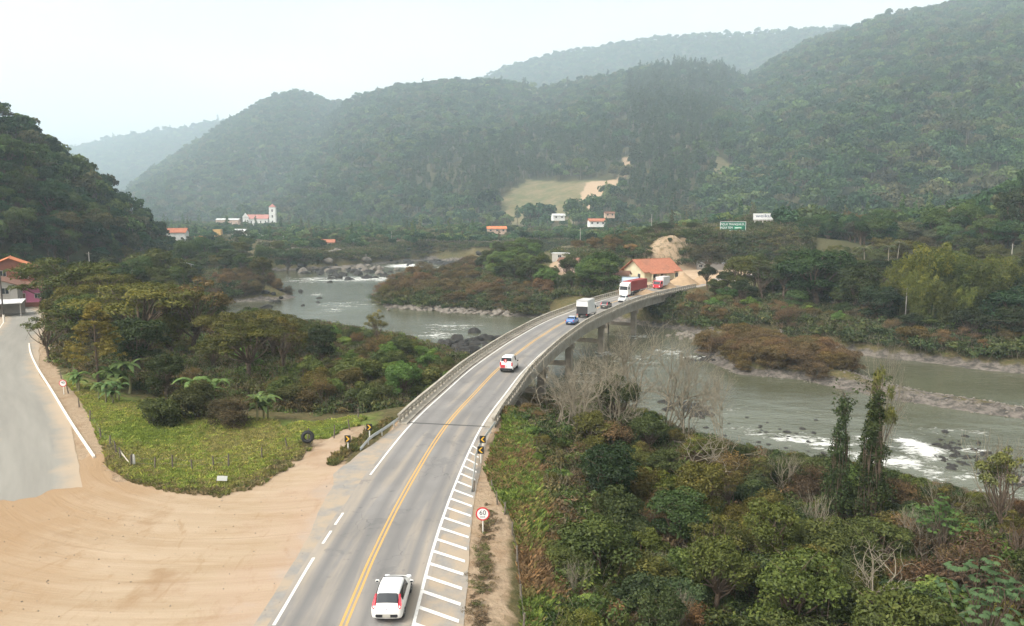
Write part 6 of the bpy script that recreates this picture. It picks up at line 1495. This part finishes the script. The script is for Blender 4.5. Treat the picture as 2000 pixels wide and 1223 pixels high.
GROVE = [(-60, 98), (-48, 88), (-38, 84), (-30, 83), (-24, 92), (-26, 110), (-34, 128), (-45, 148), (-66, 164), (-84, 182), (-98, 198), (-125, 205), (-112, 178), (-97, 158), (-84, 136), (-72, 116)]
fill(GROVE, 46, ['round', 'spread', 'loose', 'tall', 'round'], (6.0, 9.0), 1.9, {'round': [OL, MG, DG, (.10, .095, .03)], 'spread': [OL, (.10, .10, .03)], 'loose': [BR, OL], 'tall': [DG, MG]},
     {'round': 'rounded tree in the left grove', 'spread': 'flat-crowned tree in the left grove', 'loose': 'sparse brownish tree in the left grove', 'tall': 'narrow green tree in the left grove'}, {'round': 'rounded trees of the left grove', 'spread': 'flat-crowned trees of the left grove', 'loose': 'sparse trees of the left grove', 'tall': 'narrow trees of the left grove'}, vlim=VL)
fill(GROVE, 60, ['shrub', 'broadleaf', 'twiggy'], (1.8, 3.4), 1.0, {'shrub': [DG, OL], 'broadleaf': [MG, BG], 'twiggy': [BR]}, 'bush in the undergrowth of the left grove', 'undergrowth bushes of the left grove', vlim=VL)
THICK = [(-30, 81), (-22, 79), (-13, 78), (-9.5, 88), (-8, 100), (-5, 116), (-9, 131), (-20, 147), (-38, 160), (-48, 158), (-40, 140), (-30, 122), (-26, 100)]
fill(THICK, 110, ['twiggy', 'shrub', 'broadleaf', 'broadleaf', 'shrub'], (2.0, 4.2), 1.15, {'twiggy': [BR, RB, (.11, .09, .04)], 'shrub': [OL, (.10, .092, .034), MG], 'broadleaf': [BG, MG]},
     {'twiggy': 'brown twiggy shrub in the left bridge thicket', 'shrub': 'olive shrub in the left bridge thicket', 'broadleaf': 'leafy green bush in the left bridge thicket'}, {'twiggy': 'brown shrubs left of the bridge', 'shrub': 'olive shrubs left of the bridge', 'broadleaf': 'green bushes left of the bridge'}, vlim=VL)
# --- farther along the left bank
LEFTB = [(-98, 205), (-100, 232), (-88, 240), (-90, 270), (-100, 300), (-118, 335), (-130, 360), (-190, 380), (-170, 300), (-150, 240), (-128, 208)]
fill([(-104, 222), (-98, 230), (-76, 242), (-76, 252), (-90, 278), (-102, 282), (-108, 250)], 36, ['twiggy', 'twiggy', 'shrub'], (3.0, 5.0), 1.6, [BR, RB, (.11, .08, .045)], 'brown shrub on the left point of the upper river', 'brown shrubs on the left point', twig='riverside_shrub')
fill(LEFTB, 70, ['round', 'tall', 'broadleaf', 'round'], (5, 9), 2.6, [DG, MG, OL, (.08, .11, .035)], 'green tree on the far left bank', 'trees on the far left bank', (1.0, 1.4))
for i, (u, v, Yd) in enumerate(((395, 462, 335), (430, 470, 345), (470, 472, 352), (515, 478, 362), (560, 480, 366), (595, 486, 372), (360, 470, 310), (620, 492, 385), (540, 470, 385), (480, 462, 390), (330, 492, 270), (300, 487, 215), (265, 500, 190), (240, 515, 180), (290, 520, 185), (330, 520, 205))):
    hero('round' if i % 3 else 'tall', u, v, Yd, [(.07, .105, .035), (.055, .085, .03), (.09, .10, .035)][i % 3], describe('rounded tree between the town and the river' if Yd > 300 else 'rounded tree behind the left grove', at(u, v, Yd).x, Yd) + ', ' + ['leftmost', 'second', 'third', 'fourth', 'fifth', 'sixth', 'farther left', 'rightmost', 'farther right', 'farther', 'rearmost', 'upper', 'second upper', 'lower', 'right', 'far right'][i], 1.35, i, 'trees in front of the town' if Yd > 300 else 'trees behind the left grove', r=3)
# --- upstream peninsula and the bank behind it
PEN = [(-34, 316), (-45, 280), (-44, 242), (-37, 224), (-22, 218), (-11, 212), (0, 205), (10, 201), (14, 212), (2, 228), (-10, 250), (-14, 290), (-18, 340)]
fill(PEN, 110, ['twiggy', 'twiggy', 'shrub'], (3.0, 5.2), 1.5, [BR, RB, (.12, .10, .042), (.10, .075, .035)], 'brown shrub on the peninsula of the upper river', 'brown shrubs on the peninsula', (1.2, 1.6), twig='riverside_shrub')
PENG = [(2, 230), (12, 216), (22, 203), (27, 200), (28, 216), (30, 238), (24, 242), (10, 246), (8, 275), (12, 320), (-8, 340), (-14, 295), (-8, 255)]
fill(PENG, 62, ['round', 'broadleaf', 'tall', 'round', 'shrub'], (5.0, 9.5), 2.0, {'round': [MG, DG, (.075, .12, .035)], 'broadleaf': [BG, (.10, .15, .045)], 'tall': [DG, MG], 'shrub': [(.10, .14, .04)]}, {'round': 'rounded green tree by the left bridge end', 'broadleaf': 'light green bush by the left bridge end', 'tall': 'narrow green tree by the left bridge end', 'shrub': 'light green shrub by the left bridge end'}, {'round': 'rounded trees left of the bridge end', 'broadleaf': 'light bushes left of the bridge end', 'tall': 'narrow trees left of the bridge end', 'shrub': 'light shrubs left of the bridge end'}, (1.0, 1.35))
hero('round', 1180, 492, 212, (.042, .072, .022), 'large dark green tree beside the hoarding at the bridge end', 1.15, 0, r=4)
hero('round', 1150, 520, 208, (.055, .092, .028), 'dark green tree in front of the unfinished house', 1.1, 1, r=3)
hero('round', 1385, 478, 256, (.085, .075, .04), 'wide brownish tree between the long house and the stone shed', 1.5, 2, r=4)
hero('palm', 1245, 523, 224, (.06, .08, .03), 'small palm in front of the long cream house', 1.1, 0)
# --- right bank
RB1 = [(37, 186), (48, 172), (65, 155), (82, 140), (93, 132), (130, 112), (175, 92), (185, 105), (140, 124), (105, 145), (88, 158), (70, 172), (55, 186), (42, 196)]
fill(RB1, 100, ['twiggy', 'twiggy', 'shrub', 'broadleaf'], (2.4, 4.6), 1.35, {'twiggy': [RB, BR, (.15, .095, .04)], 'shrub': [(.11, .085, .035), OL], 'broadleaf': [BG, MG]}, {'twiggy': 'russet shrub along the right bank waterline', 'shrub': 'olive-brown shrub along the right bank waterline', 'broadleaf': 'fresh green bush along the right bank waterline'}, {'twiggy': 'russet shrubs along the right bank', 'shrub': 'olive shrubs along the right bank', 'broadleaf': 'green bushes along the right bank'}, (1.1, 1.5), twig='riverside_shrub')
for i, (u, v, Yd, k, c, w, lab) in enumerate(((1450, 500, 196, 'round', (.085, .10, .032), 1.0, 'olive tree at the far bridge end hiding the road'), (1490, 508, 190, 'loose', (.08, .085, .04), 1.0, 'thin pale-trunked tree right of the bridge end'), (1535, 500, 186, 'tall', DG, .8, 'dark narrow tree right of the bridge end'), (1600, 488, 182, 'round', (.045, .078, .028), 1.45, 'big rounded green tree in the middle of the right bank'), (1420, 560, 186, 'broadleaf', (.06, .11, .03), 1.3, 'green bush below the far end of the bridge'),
        (1690, 520, 168, 'round', DG, 1.2, 'dark tree left of the bamboo'), (1720, 560, 158, 'round', DK, 1.2, 'darkest tree below the left side of the bamboo'), (1985, 560, 150, 'round', (.03, .055, .022), 1.4, 'very dark rounded tree right of the bamboo'), (1900, 600, 142, 'round', DK, 1.4, 'dark tree below the bamboo near the water'), (1990, 600, 138, 'round', DK, 1.3, 'dark tree at the right edge above the water'), (1780, 610, 150, 'round', DK, 1.3, 'dark low tree under the bamboo'), (1650, 590, 165, 'round', DG, 1.1, 'dark green tree below the turquoise car'), (1580, 590, 172, 'round', (.07, .08, .03), 1.1, 'olive low tree below the big rounded tree'), (1510, 585, 178, 'round', DG, 1.0, 'low dark tree on the right bank near the bridge'))):
    hero(k, u, v, Yd, c, lab, w, i, r=3)
for i, (u, v, Yd, w) in enumerate(((1822, 474, 158, .62), (1862, 488, 155, .62), (1770, 508, 160, .6), (1905, 486, 157, .75), (1800, 530, 150, .6), (1850, 545, 147, .62), (1950, 500, 160, .75), (1730, 545, 161, .55), (1890, 560, 146, .55))):
    hero('bamboo', u, v, Yd, [(.095, .108, .025), (.072, .088, .022)][i % 2], ['tallest golden green bamboo clump on the right bank', 'golden bamboo clump right of the tallest one', 'drooping bamboo clump at the left of the stand', 'wide bamboo clump towards the right edge', 'front bamboo clump below the tallest one', 'front bamboo clump in the middle of the stand', 'rightmost bamboo clump of the stand', 'leftmost low bamboo clump of the stand', 'low bamboo clump near the water'][i], w, i, 'bamboo stand on the right bank', r=2)
RB2 = [(62, 190), (90, 165), (110, 148), (140, 130), (190, 112), (230, 150), (215, 200), (170, 205), (120, 200), (95, 205), (80, 210), (72, 200)]
fill([(47, 196), (62, 181), (85, 161), (100, 150), (125, 130), (190, 105), (200, 125), (150, 150), (110, 172), (85, 190), (70, 198), (54, 205)], 56, ['round', 'round', 'tall', 'broadleaf'], (4.5, 8.0), 1.7, {'round': [DG, MG, DK, (.075, .085, .03)], 'tall': [DG, MG], 'broadleaf': [(.07, .12, .035)]}, 'green tree behind the russet shrubs', 'trees behind the russet shrubs', (1.1, 1.5))
fill(RB2, 62, ['round', 'tall', 'round', 'spread'], (6.5, 11.0), 2.6, [DG, DK, MG, (.07, .075, .03)], 'dark tree in the wood of the right bank', 'trees in the right bank wood', (1.1, 1.5))
for i, (u, v, Yd) in enumerate(((1690, 480, 215), (1665, 492, 212), (1735, 478, 222), (1755, 470, 230), (1640, 485, 225), (1985, 478, 232), (1960, 492, 225))): hero('palm', u, v, Yd, (.07, .095, .035), 'slender palm on the slope above the right bank', 1.0, 0, 'palms above the right bank', r=1.5)
RB3 = [(92, 222), (118, 208), (170, 212), (240, 215), (250, 270), (190, 300), (150, 300), (130, 270), (118, 245)]
fill([(52, 196), (66, 182), (88, 164), (104, 152), (140, 132), (195, 112), (225, 150), (160, 175), (110, 185), (80, 198), (64, 206)], 60, ['round', 'tall', 'round'], (7.0, 10.5), 1.6, [DG, DK, (.05, .075, .026), MG], 'dark tree crowding the right bank', 'dark trees crowding the right bank', (1.1, 1.45))
fill(RB3, 95, ['round', 'broadleaf', 'round', 'tall', 'loose'], (4.5, 9.0), 2.8, [DG, MG, OL, (.09, .075, .035)], 'tree on the slope above the right bank', 'trees on the slope above the right bank', (1.1, 1.5))
BBH = [(82, 268), (100, 268), (125, 268), (140, 285), (150, 305), (125, 312), (118, 298), (104, 290), (92, 292), (84, 290)]
fill(BBH, 90, ['shrub', 'broadleaf', 'twiggy', 'shrub'], (1.0, 2.3), 1.3, [OL, (.10, .10, .04), BR, (.085, .095, .035), MG], 'scrubby bush on the hillock below the billboards', 'bushes on the billboard hillock', (1.2, 1.7))
fill([(112, 268), (150, 270), (165, 300), (150, 330), (122, 325)], 22, ['round', 'loose'], (4.5, 7.5), 2.6, [OL, BR, MG], 'tree right of the white billboard', 'trees right of the white billboard', (1.1, 1.4))
fill([(28, 258), (42, 254), (46, 268), (60, 284), (78, 288), (84, 300), (80, 345), (40, 340), (20, 300)], 60, ['round', 'shrub', 'broadleaf', 'loose'], (2.5, 6.0), 2.2, [DG, MG, OL, BR], 'bush above the excavated bank', 'bushes above the excavated bank', (1.1, 1.6))
fill([(98, 236), (112, 230), (135, 255), (152, 268), (150, 300), (128, 296), (112, 272)], 34, ['round', 'broadleaf', 'loose'], (3.5, 7.0), 1.8, [DG, MG, OL], 'tree on the open slope below the low right hill', 'trees on the open slope', (1.1, 1.5))
fill(CUT, 7, ['shrub', 'broadleaf'], (1.2, 2.4), 2.0, [OL, MG], 'bush growing on the excavated bank', 'bushes on the excavated bank')
# --- island
fill([(38, 148), (40, 130), (46, 127), (53, 121), (60, 128), (61, 142), (56, 158), (47, 160)], 62, ['twiggy', 'twiggy', 'shrub'], (2.2, 4.0), 1.15, [RB, BR, (.14, .10, .042)], 'russet shrub on the river island', 'shrubs on the island', (1.3, 1.7), 80, twig='riverside_shrub')
hero('broadleaf', 1515, 672, 148, (.15, .16, .04), 'yellow-green bush on top of the island', 1.1, 0)
# --- near slope on the right
bare_px(1235, 612, 86, 0, 'tall bare pale tree spreading in front of the bridge', 1.15); bare_px(1300, 640, 84, 1, 'bare branching tree right of the tall one in front of the bridge', 1.0); bare_px(1165, 690, 78, 1, 'bare tangled tree beside the bridge railing', 1.15); bare_px(1420, 705, 76, 1, 'slim bare tree reaching over the river', .55)
for i_, (u_, v_, Y_, k_) in enumerate(((1105, 690, 76, 0), (1195, 690, 79, 1), (1350, 690, 79, 1))): bare_px(u_, v_, Y_, k_, ['bare branching tree close to the bridge columns', 'bare tree between the tall bare one and the bridge', 'thin bare tree leaning towards the shallow rocks'][i_], 1.15)
bare_px(1405, 835, 68, 2, 'low white dead tree with spreading branches above the bushes', 1.25); bare_px(1490, 1030, 48, 3, 'pale leafless sapling fanning upwards in the foreground', 1.05); bare_px(1085, 745, 82, 2, 'bare grey bush under the bridge edge', 1.2); bare_px(1960, 840, 58, 3, 'thin bare sapling near the right edge', .8); bare_px(1745, 655, 84, 1, 'slender tree with bare top against the far river arm', .35)
hero('vine', 1645, 755, 60, (.040, .058, .02), 'left one of the two vine-covered dead trees', .85, 0, r=1.5)
hero('vine', 1713, 745, 58, (.036, .055, .018), 'right one of the two vine-covered dead trees', 1.0, 1, r=1.5)
hero('loose', 1728, 715, 61, (.14, .15, .04), 'thin yellow-green sapling behind the right vine-covered tree', .28, 0, r=1)
hero('round', 1195, 868, 57, (.032, .052, .022), 'large dark green tree right of the road in the foreground', 1.0, 0, r=3)
hero('round', 1205, 735, 80, (.055, .075, .024), 'round green tree behind the bare trees by the bridge', .95, 1, r=3)
hero('shrub', 1370, 905, 57, (.125, .12, .030), 'yellow-green dome of leaves in the middle of the slope', .95, 0, r=1.5)
hero('bigleaf', 1940, 1105, 38, (.055, .10, .04), 'tree with large dark hand-shaped leaves in the bottom right corner', .8, 0, r=2)
hero('bigleaf', 1850, 975, 51, (.05, .095, .028), 'glossy green crown on a leaning stem at the right', .75, 0, r=1.5)
hero('broadleaf', 1560, 1075, 40, (.085, .108, .03), 'fresh green bush in the bottom middle of the slope', 1.2, 1, r=1.5)
hero('broadleaf', 1760, 1150, 37, (.092, .108, .03), 'yellowish green bush at the bottom edge of the slope', 1.2, 2, r=1.5)
hero('twiggy', 1905, 1040, 44, (.10, .068, .04), 'brown hanging tangle of dry vines near the right edge', 1.0, 0, r=1.5)
hero('loose', 1970, 870, 55, (.15, .16, .05), 'thin sapling with yellow-green tips at the right edge', .7, 1, r=1)
hero('broadleaf', 1330, 960, 50, (.055, .095, .035), 'dense leafy bush below the yellow-green dome', 1.2, 0, r=1.5)
hero('shrub', 1170, 1010, 44, (.07, .085, .028), 'olive shrub below the large dark foreground tree', 1.2, 1, r=1.5)
for i, (u, v, Yd, vr) in enumerate(((1080, 880, 62, 3), (1120, 1090, 40, 3), (1290, 1075, 44, 3), (1380, 1060, 46, 2), (1600, 960, 54, 3), (1690, 1060, 44, 2), (1790, 985, 52, 3), (1250, 985, 52, 2), (1540, 880, 66, 3), (1840, 930, 58, 3), (1330, 1150, 38, 3), (1130, 780, 74, 3), (1040, 800, 72, 2))):
    bare_px(u, v, Yd, vr, 'dead leafless sapling poking out of the bushes ' + ['beside the verge grass', 'near the bottom left of the slope', 'under the dark foreground tree', 'left of the pale fan-shaped sapling', 'left of the vine-covered trees', 'below the vine-covered trees', 'right of the vine-covered trees', 'beside the large dark foreground tree', 'near the shore', 'near the right shore', 'at the bottom edge', 'beside the bridge columns', 'below the bridge railing'][i], 1.0)
SLOPE_L = [(1.5, 66), (2.5, 52), (2.5, 40), (1.5, 30), (1, 20), (7, 20), (8, 40), (8, 55), (7, 70), (6, 84), (3, 95), (1, 90), (1, 76)]
SLOPE_M = [(7, 20), (24, 20), (40, 24), (50, 38), (53, 54), (44, 66), (30, 75), (22, 84), (14, 98), (6, 108), (3, 98), (7, 82), (8, 60)]
SHORE_R = [(56, 54), (52, 60), (44, 70), (36, 77), (28, 82), (22, 90), (16, 101), (8, 111), (4, 108), (12, 97), (20, 84), (30, 74), (44, 62), (52, 50)]
fill(SHORE_R, 80, ['twiggy', 'twiggy', 'shrub'], (1.8, 3.2), .95, [BR, RB, (.12, .095, .045), (.10, .08, .04)], 'brown twiggy shrub along the near shore', 'brown shrubs along the near shore', (1.0, 1.4), vlim=VR)
fill(SLOPE_M, 34, ['round', 'loose'], (3.6, 5.4), 1.5, {'round': [MG, DG, OL, (.085, .105, .03)], 'loose': [OL, (.11, .12, .035)]}, {'round': 'small rounded tree on the near slope', 'loose': 'small sparse tree on the near slope'}, {'round': 'small trees on the near slope', 'loose': 'sparse small trees on the near slope'}, (.9, 1.25), vlim=VR)
fill(SLOPE_M, 250, ['broadleaf', 'shrub', 'twiggy', 'broadleaf', 'shrub'], (1.7, 3.9), .85, {'broadleaf': [MG, DG, (.085, .12, .03), (.11, .13, .03), (.06, .09, .035)], 'shrub': [OL, DG, MG, (.06, .07, .024), (.115, .115, .03)], 'twiggy': [BR, (.09, .065, .035), RB]}, {'broadleaf': 'leafy green bush on the near slope', 'shrub': 'dense olive shrub on the near slope', 'twiggy': 'dry brown shrub on the near slope'}, {'broadleaf': 'leafy bushes on the near slope', 'shrub': 'olive shrubs on the near slope', 'twiggy': 'dry shrubs on the near slope'}, (.95, 1.4), 60, tilt=.12, vlim=VR)
fill(SLOPE_L, 60, ['broadleaf', 'shrub', 'twiggy'], (.9, 1.9), .8, {'broadleaf': [MG, BG], 'shrub': [(.11, .13, .035), OL], 'twiggy': [BR, (.13, .085, .045)]}, 'low weedy bush beside the right verge', 'weedy bushes beside the right verge', (1.0, 1.5), 60)

# ------------------------------------------------------------------ ground cover and grass
def cover(polys, spacing, name, ng, colf, label, cat, scl=(.8, 1.5), tall=(.7, 1.3), cond=None, lotm=-.2):
    out = []
    for pl in polys:
        xs = [p[0] for p in pl]; ys = [p[1] for p in pl]; n_ = int((max(xs) - min(xs)) * (max(ys) - min(ys)) / spacing ** 2); q = frng.random((n_, 2)) * np.array([max(xs) - min(xs), max(ys) - min(ys)]) + np.array([min(xs), min(ys)]); out.append(q[pip(pl, q[:, 0], q[:, 1])])
    q = np.concatenate(out); z = landv(q[:, 0], q[:, 1]); ok = z > WATER + .25
    d_ = np.minimum(pdist(ROAD_A, q[:, 0], q[:, 1], False), pdist(SIDE_L, q[:, 0], q[:, 1], False)); ok &= d_ > 5.6; ok &= sdist(LOT, q[:, 0], q[:, 1]) > lotm * frng.random(len(q)) ** 2
    if cond is not None: ok &= cond(q[:, 0], q[:, 1])
    q, z = q[ok], z[ok]; n_ = len(q); s_ = frng.uniform(*scl, n_); c = colf(q[:, 0], q[:, 1], n_)
    scatter(name, np.column_stack([q, z - .02]), np.column_stack([s_, s_, s_ * frng.uniform(*tall, n_)]), np.column_stack([frng.normal(size=n_) * .1, frng.normal(size=n_) * .1, frng.random(n_) * 6.28]), frng.integers(0, 3, n_), c, ng, label, cat)
def pal(cols, sc=.15, rnd=1.2):
    cols = np.array(cols)
    def f(x, y, n_):
        k = np.clip((fbm(x * sc, y * sc, 3) + .5) * len(cols) + frng.normal(size=n_) * rnd, 0, len(cols) - 1).astype(int); return cols[k] * (1 + frng.normal(size=n_) * .18).clip(.5, 1.6)[:, None]
    return f
cover([FIELD], .135, 'grass', NG_GRASS, pal([(.19, .25, .055), (.25, .31, .07), (.31, .33, .085), (.28, .26, .10)], .12), 'bright green grass of the field', 'grass', (.32, .72), (.6, 1.3), lambda x, y: sdist(FIELD, x, y) + fbm(x * .4, y * .4, 3) * 2.6 < -.5)
EDGE = [tuple(G(*p)[:2]) for p in ((185, 890), (250, 940), (330, 962), (430, 972), (500, 955), (565, 915), (615, 870), (590, 862), (500, 925), (430, 945), (330, 935), (250, 905), (170, 825), (110, 735), (85, 705), (100, 745), (150, 830))]
cover([EDGE], .27, 'dry_grass', NG_GRASS, pal([(.17, .15, .07), (.24, .19, .11), (.15, .165, .055), (.20, .18, .09)], .4), 'dry trampled grass fringing the field', 'grass', (.3, .75), lotm=-2.6)
STRIP = [tuple(G(*p)[:2]) for p in ((620, 928), (660, 905), (715, 862), (780, 826), (792, 815), (770, 818), (722, 842), (690, 866), (650, 895))]
cover([STRIP], .22, 'verge_grass', NG_GRASS, pal([(.10, .115, .04), (.14, .14, .05), (.16, .13, .06)], .4), 'short grass strip below the left guard rail', 'grass', (.5, .9))
VERGE = [(-1.2, 69), (-2.2, 58), (-1.2, 52), (.4, 46), (.8, 38), (.6, 24), (6, 24), (7, 45), (7, 62), (6, 78), (3, 90), (0, 84)]
cover([VERGE], .17, 'verge_grass', NG_GRASS, pal([(.12, .17, .04), (.15, .20, .05), (.17, .15, .06), (.20, .13, .07)], .2), 'tall mixed grass beside the right verge', 'grass', (.5, 1.15))
cover([SLOPE_M, SHORE_R, SLOPE_L], .62, 'undergrowth', NG_COVER, pal([(.05, .08, .026), (.08, .105, .032), (.10, .09, .042), (.12, .085, .045), (.065, .10, .03), (.085, .115, .033)], .2), 'tangled undergrowth covering the near slope', 'undergrowth', (.8, 1.7))
cover([GROVE, THICK], .85, 'undergrowth', NG_COVER, pal([(.05, .07, .025), (.085, .09, .03), (.10, .08, .04), (.09, .13, .035)], .1), 'low undergrowth beneath the left grove', 'undergrowth', (1.0, 2.2))
cover([LEFTB, PEN, PENG, RB1, RB2, RB3, BBH, [(26, 250), (60, 262), (110, 262), (160, 262), (172, 335), (40, 352), (14, 300)], [(68, 196), (100, 196), (125, 215), (112, 252), (80, 232)], [(-128, 372), (-100, 388), (-84, 404), (-72, 436), (-52, 456), (80, 456), (80, 480), (-60, 500), (-140, 470)]], 1.6, 'undergrowth', NG_COVER, pal([(.045, .066, .025), (.07, .085, .03), (.055, .08, .028), (.085, .085, .035)], .06), 'low undergrowth along the far banks', 'undergrowth', (2.0, 3.6), (.7, 1.3), lambda x, y: (sdist(CUT, x, y) > -1) & (sdist(YARD, x, y) > 1) & (pdist(ROAD_B, x, y, False) > 6))
cover([[(-5.2, 30), (-1.5, 30), (-1, 44), (-2, 56), (-3.5, 58), (-3.3, 44)]], .42, 'dry_litter', NG_COVER, pal([(.17, .125, .08), (.14, .11, .065), (.11, .12, .045)], .5), 'sparse dead weeds on the dirt of the right verge', 'weeds', (.25, .6), (.4, .8), lambda x, y: x > np.interp(y, ROAD[:, 1], ROAD[:, 0]) + 6.2)
# the valley floor beyond the banks, too far to count its trees
VAL = [[(-330, 300), (-130, 420), (-85, 445), (-20, 470), (80, 455), (75, 400), (30, 390), (20, 350), (70, 350), (130, 335), (260, 330), (300, 480), (120, 560), (-50, 700), (-300, 1050), (-700, 1100), (-420, 600)]]
def valley(x, y, n_): return forest_cols(np.column_stack([x, y, x]), frng, .03) * 1.15
out = frng.random((14000, 2)) * np.array([1000, 830]) + np.array([-700, 300]); ok = np.zeros(len(out), bool)
for pl in VAL: ok |= pip(pl, out[:, 0], out[:, 1])
q = out[ok]; z = landv(q[:, 0], q[:, 1]); ok = (z > WATER + .4); u_, v_ = proj(np.column_stack([q, z])); ok &= (u_ > -100) & (u_ < 2100)
for pl in ([(400, 425), (560, 425), (560, 492), (400, 492)], [(955, 440), (1240, 440), (1240, 462), (955, 462)], [(625, 480), (665, 480), (665, 500), (625, 500)], [(755, 465), (790, 465), (790, 492), (755, 492)], [(330, 460), (400, 460), (400, 480), (330, 480)]): ok &= ~(pip(pl, u_, v_) & (frng.random(len(u_)) < .75))
q, z = q[ok], z[ok]; n_ = len(q); s_ = (.75 + .5 * frng.random(n_)) * np.interp(q[:, 1], [300, 900], [.85, 1.25])
scatter('valley_forest', np.column_stack([q, z]), np.column_stack([s_ * 1.15, s_ * 1.15, s_ * .95]), np.column_stack([s_ * 0, s_ * 0, frng.random(n_) * 6.28]), np.where(frng.random(n_) < .06, 4, frng.integers(0, 4, n_)), valley(q[:, 0], q[:, 1], n_), NG_FOREST, 'mixed trees filling the valley floor beyond the river', 'forest')

# stones and clods lying on the dirt lot
q = frng.random((1500, 2)) * np.array([42, 36]) + np.array([-46, 26]); q = q[sdist(LOT, q[:, 0], q[:, 1]) < -.1]; w_ = fbm(q[:, 0] * .35, q[:, 1] * .35, 3) + frng.random(len(q)) * .5; q = q[w_ > .1]; s_ = .012 + .03 * frng.random(len(q)) ** 3
scatter('loose_stones', np.column_stack([q, q[:, 0] * 0 + .01]), np.column_stack([s_, s_, s_]), np.column_stack([s_ * 0, s_ * 0, s_ * 90]), frng.integers(0, 4, len(q)), np.ones((len(q), 3)), NG_PEB, 'loose stones and clods strewn over the dirt lot', 'stones')
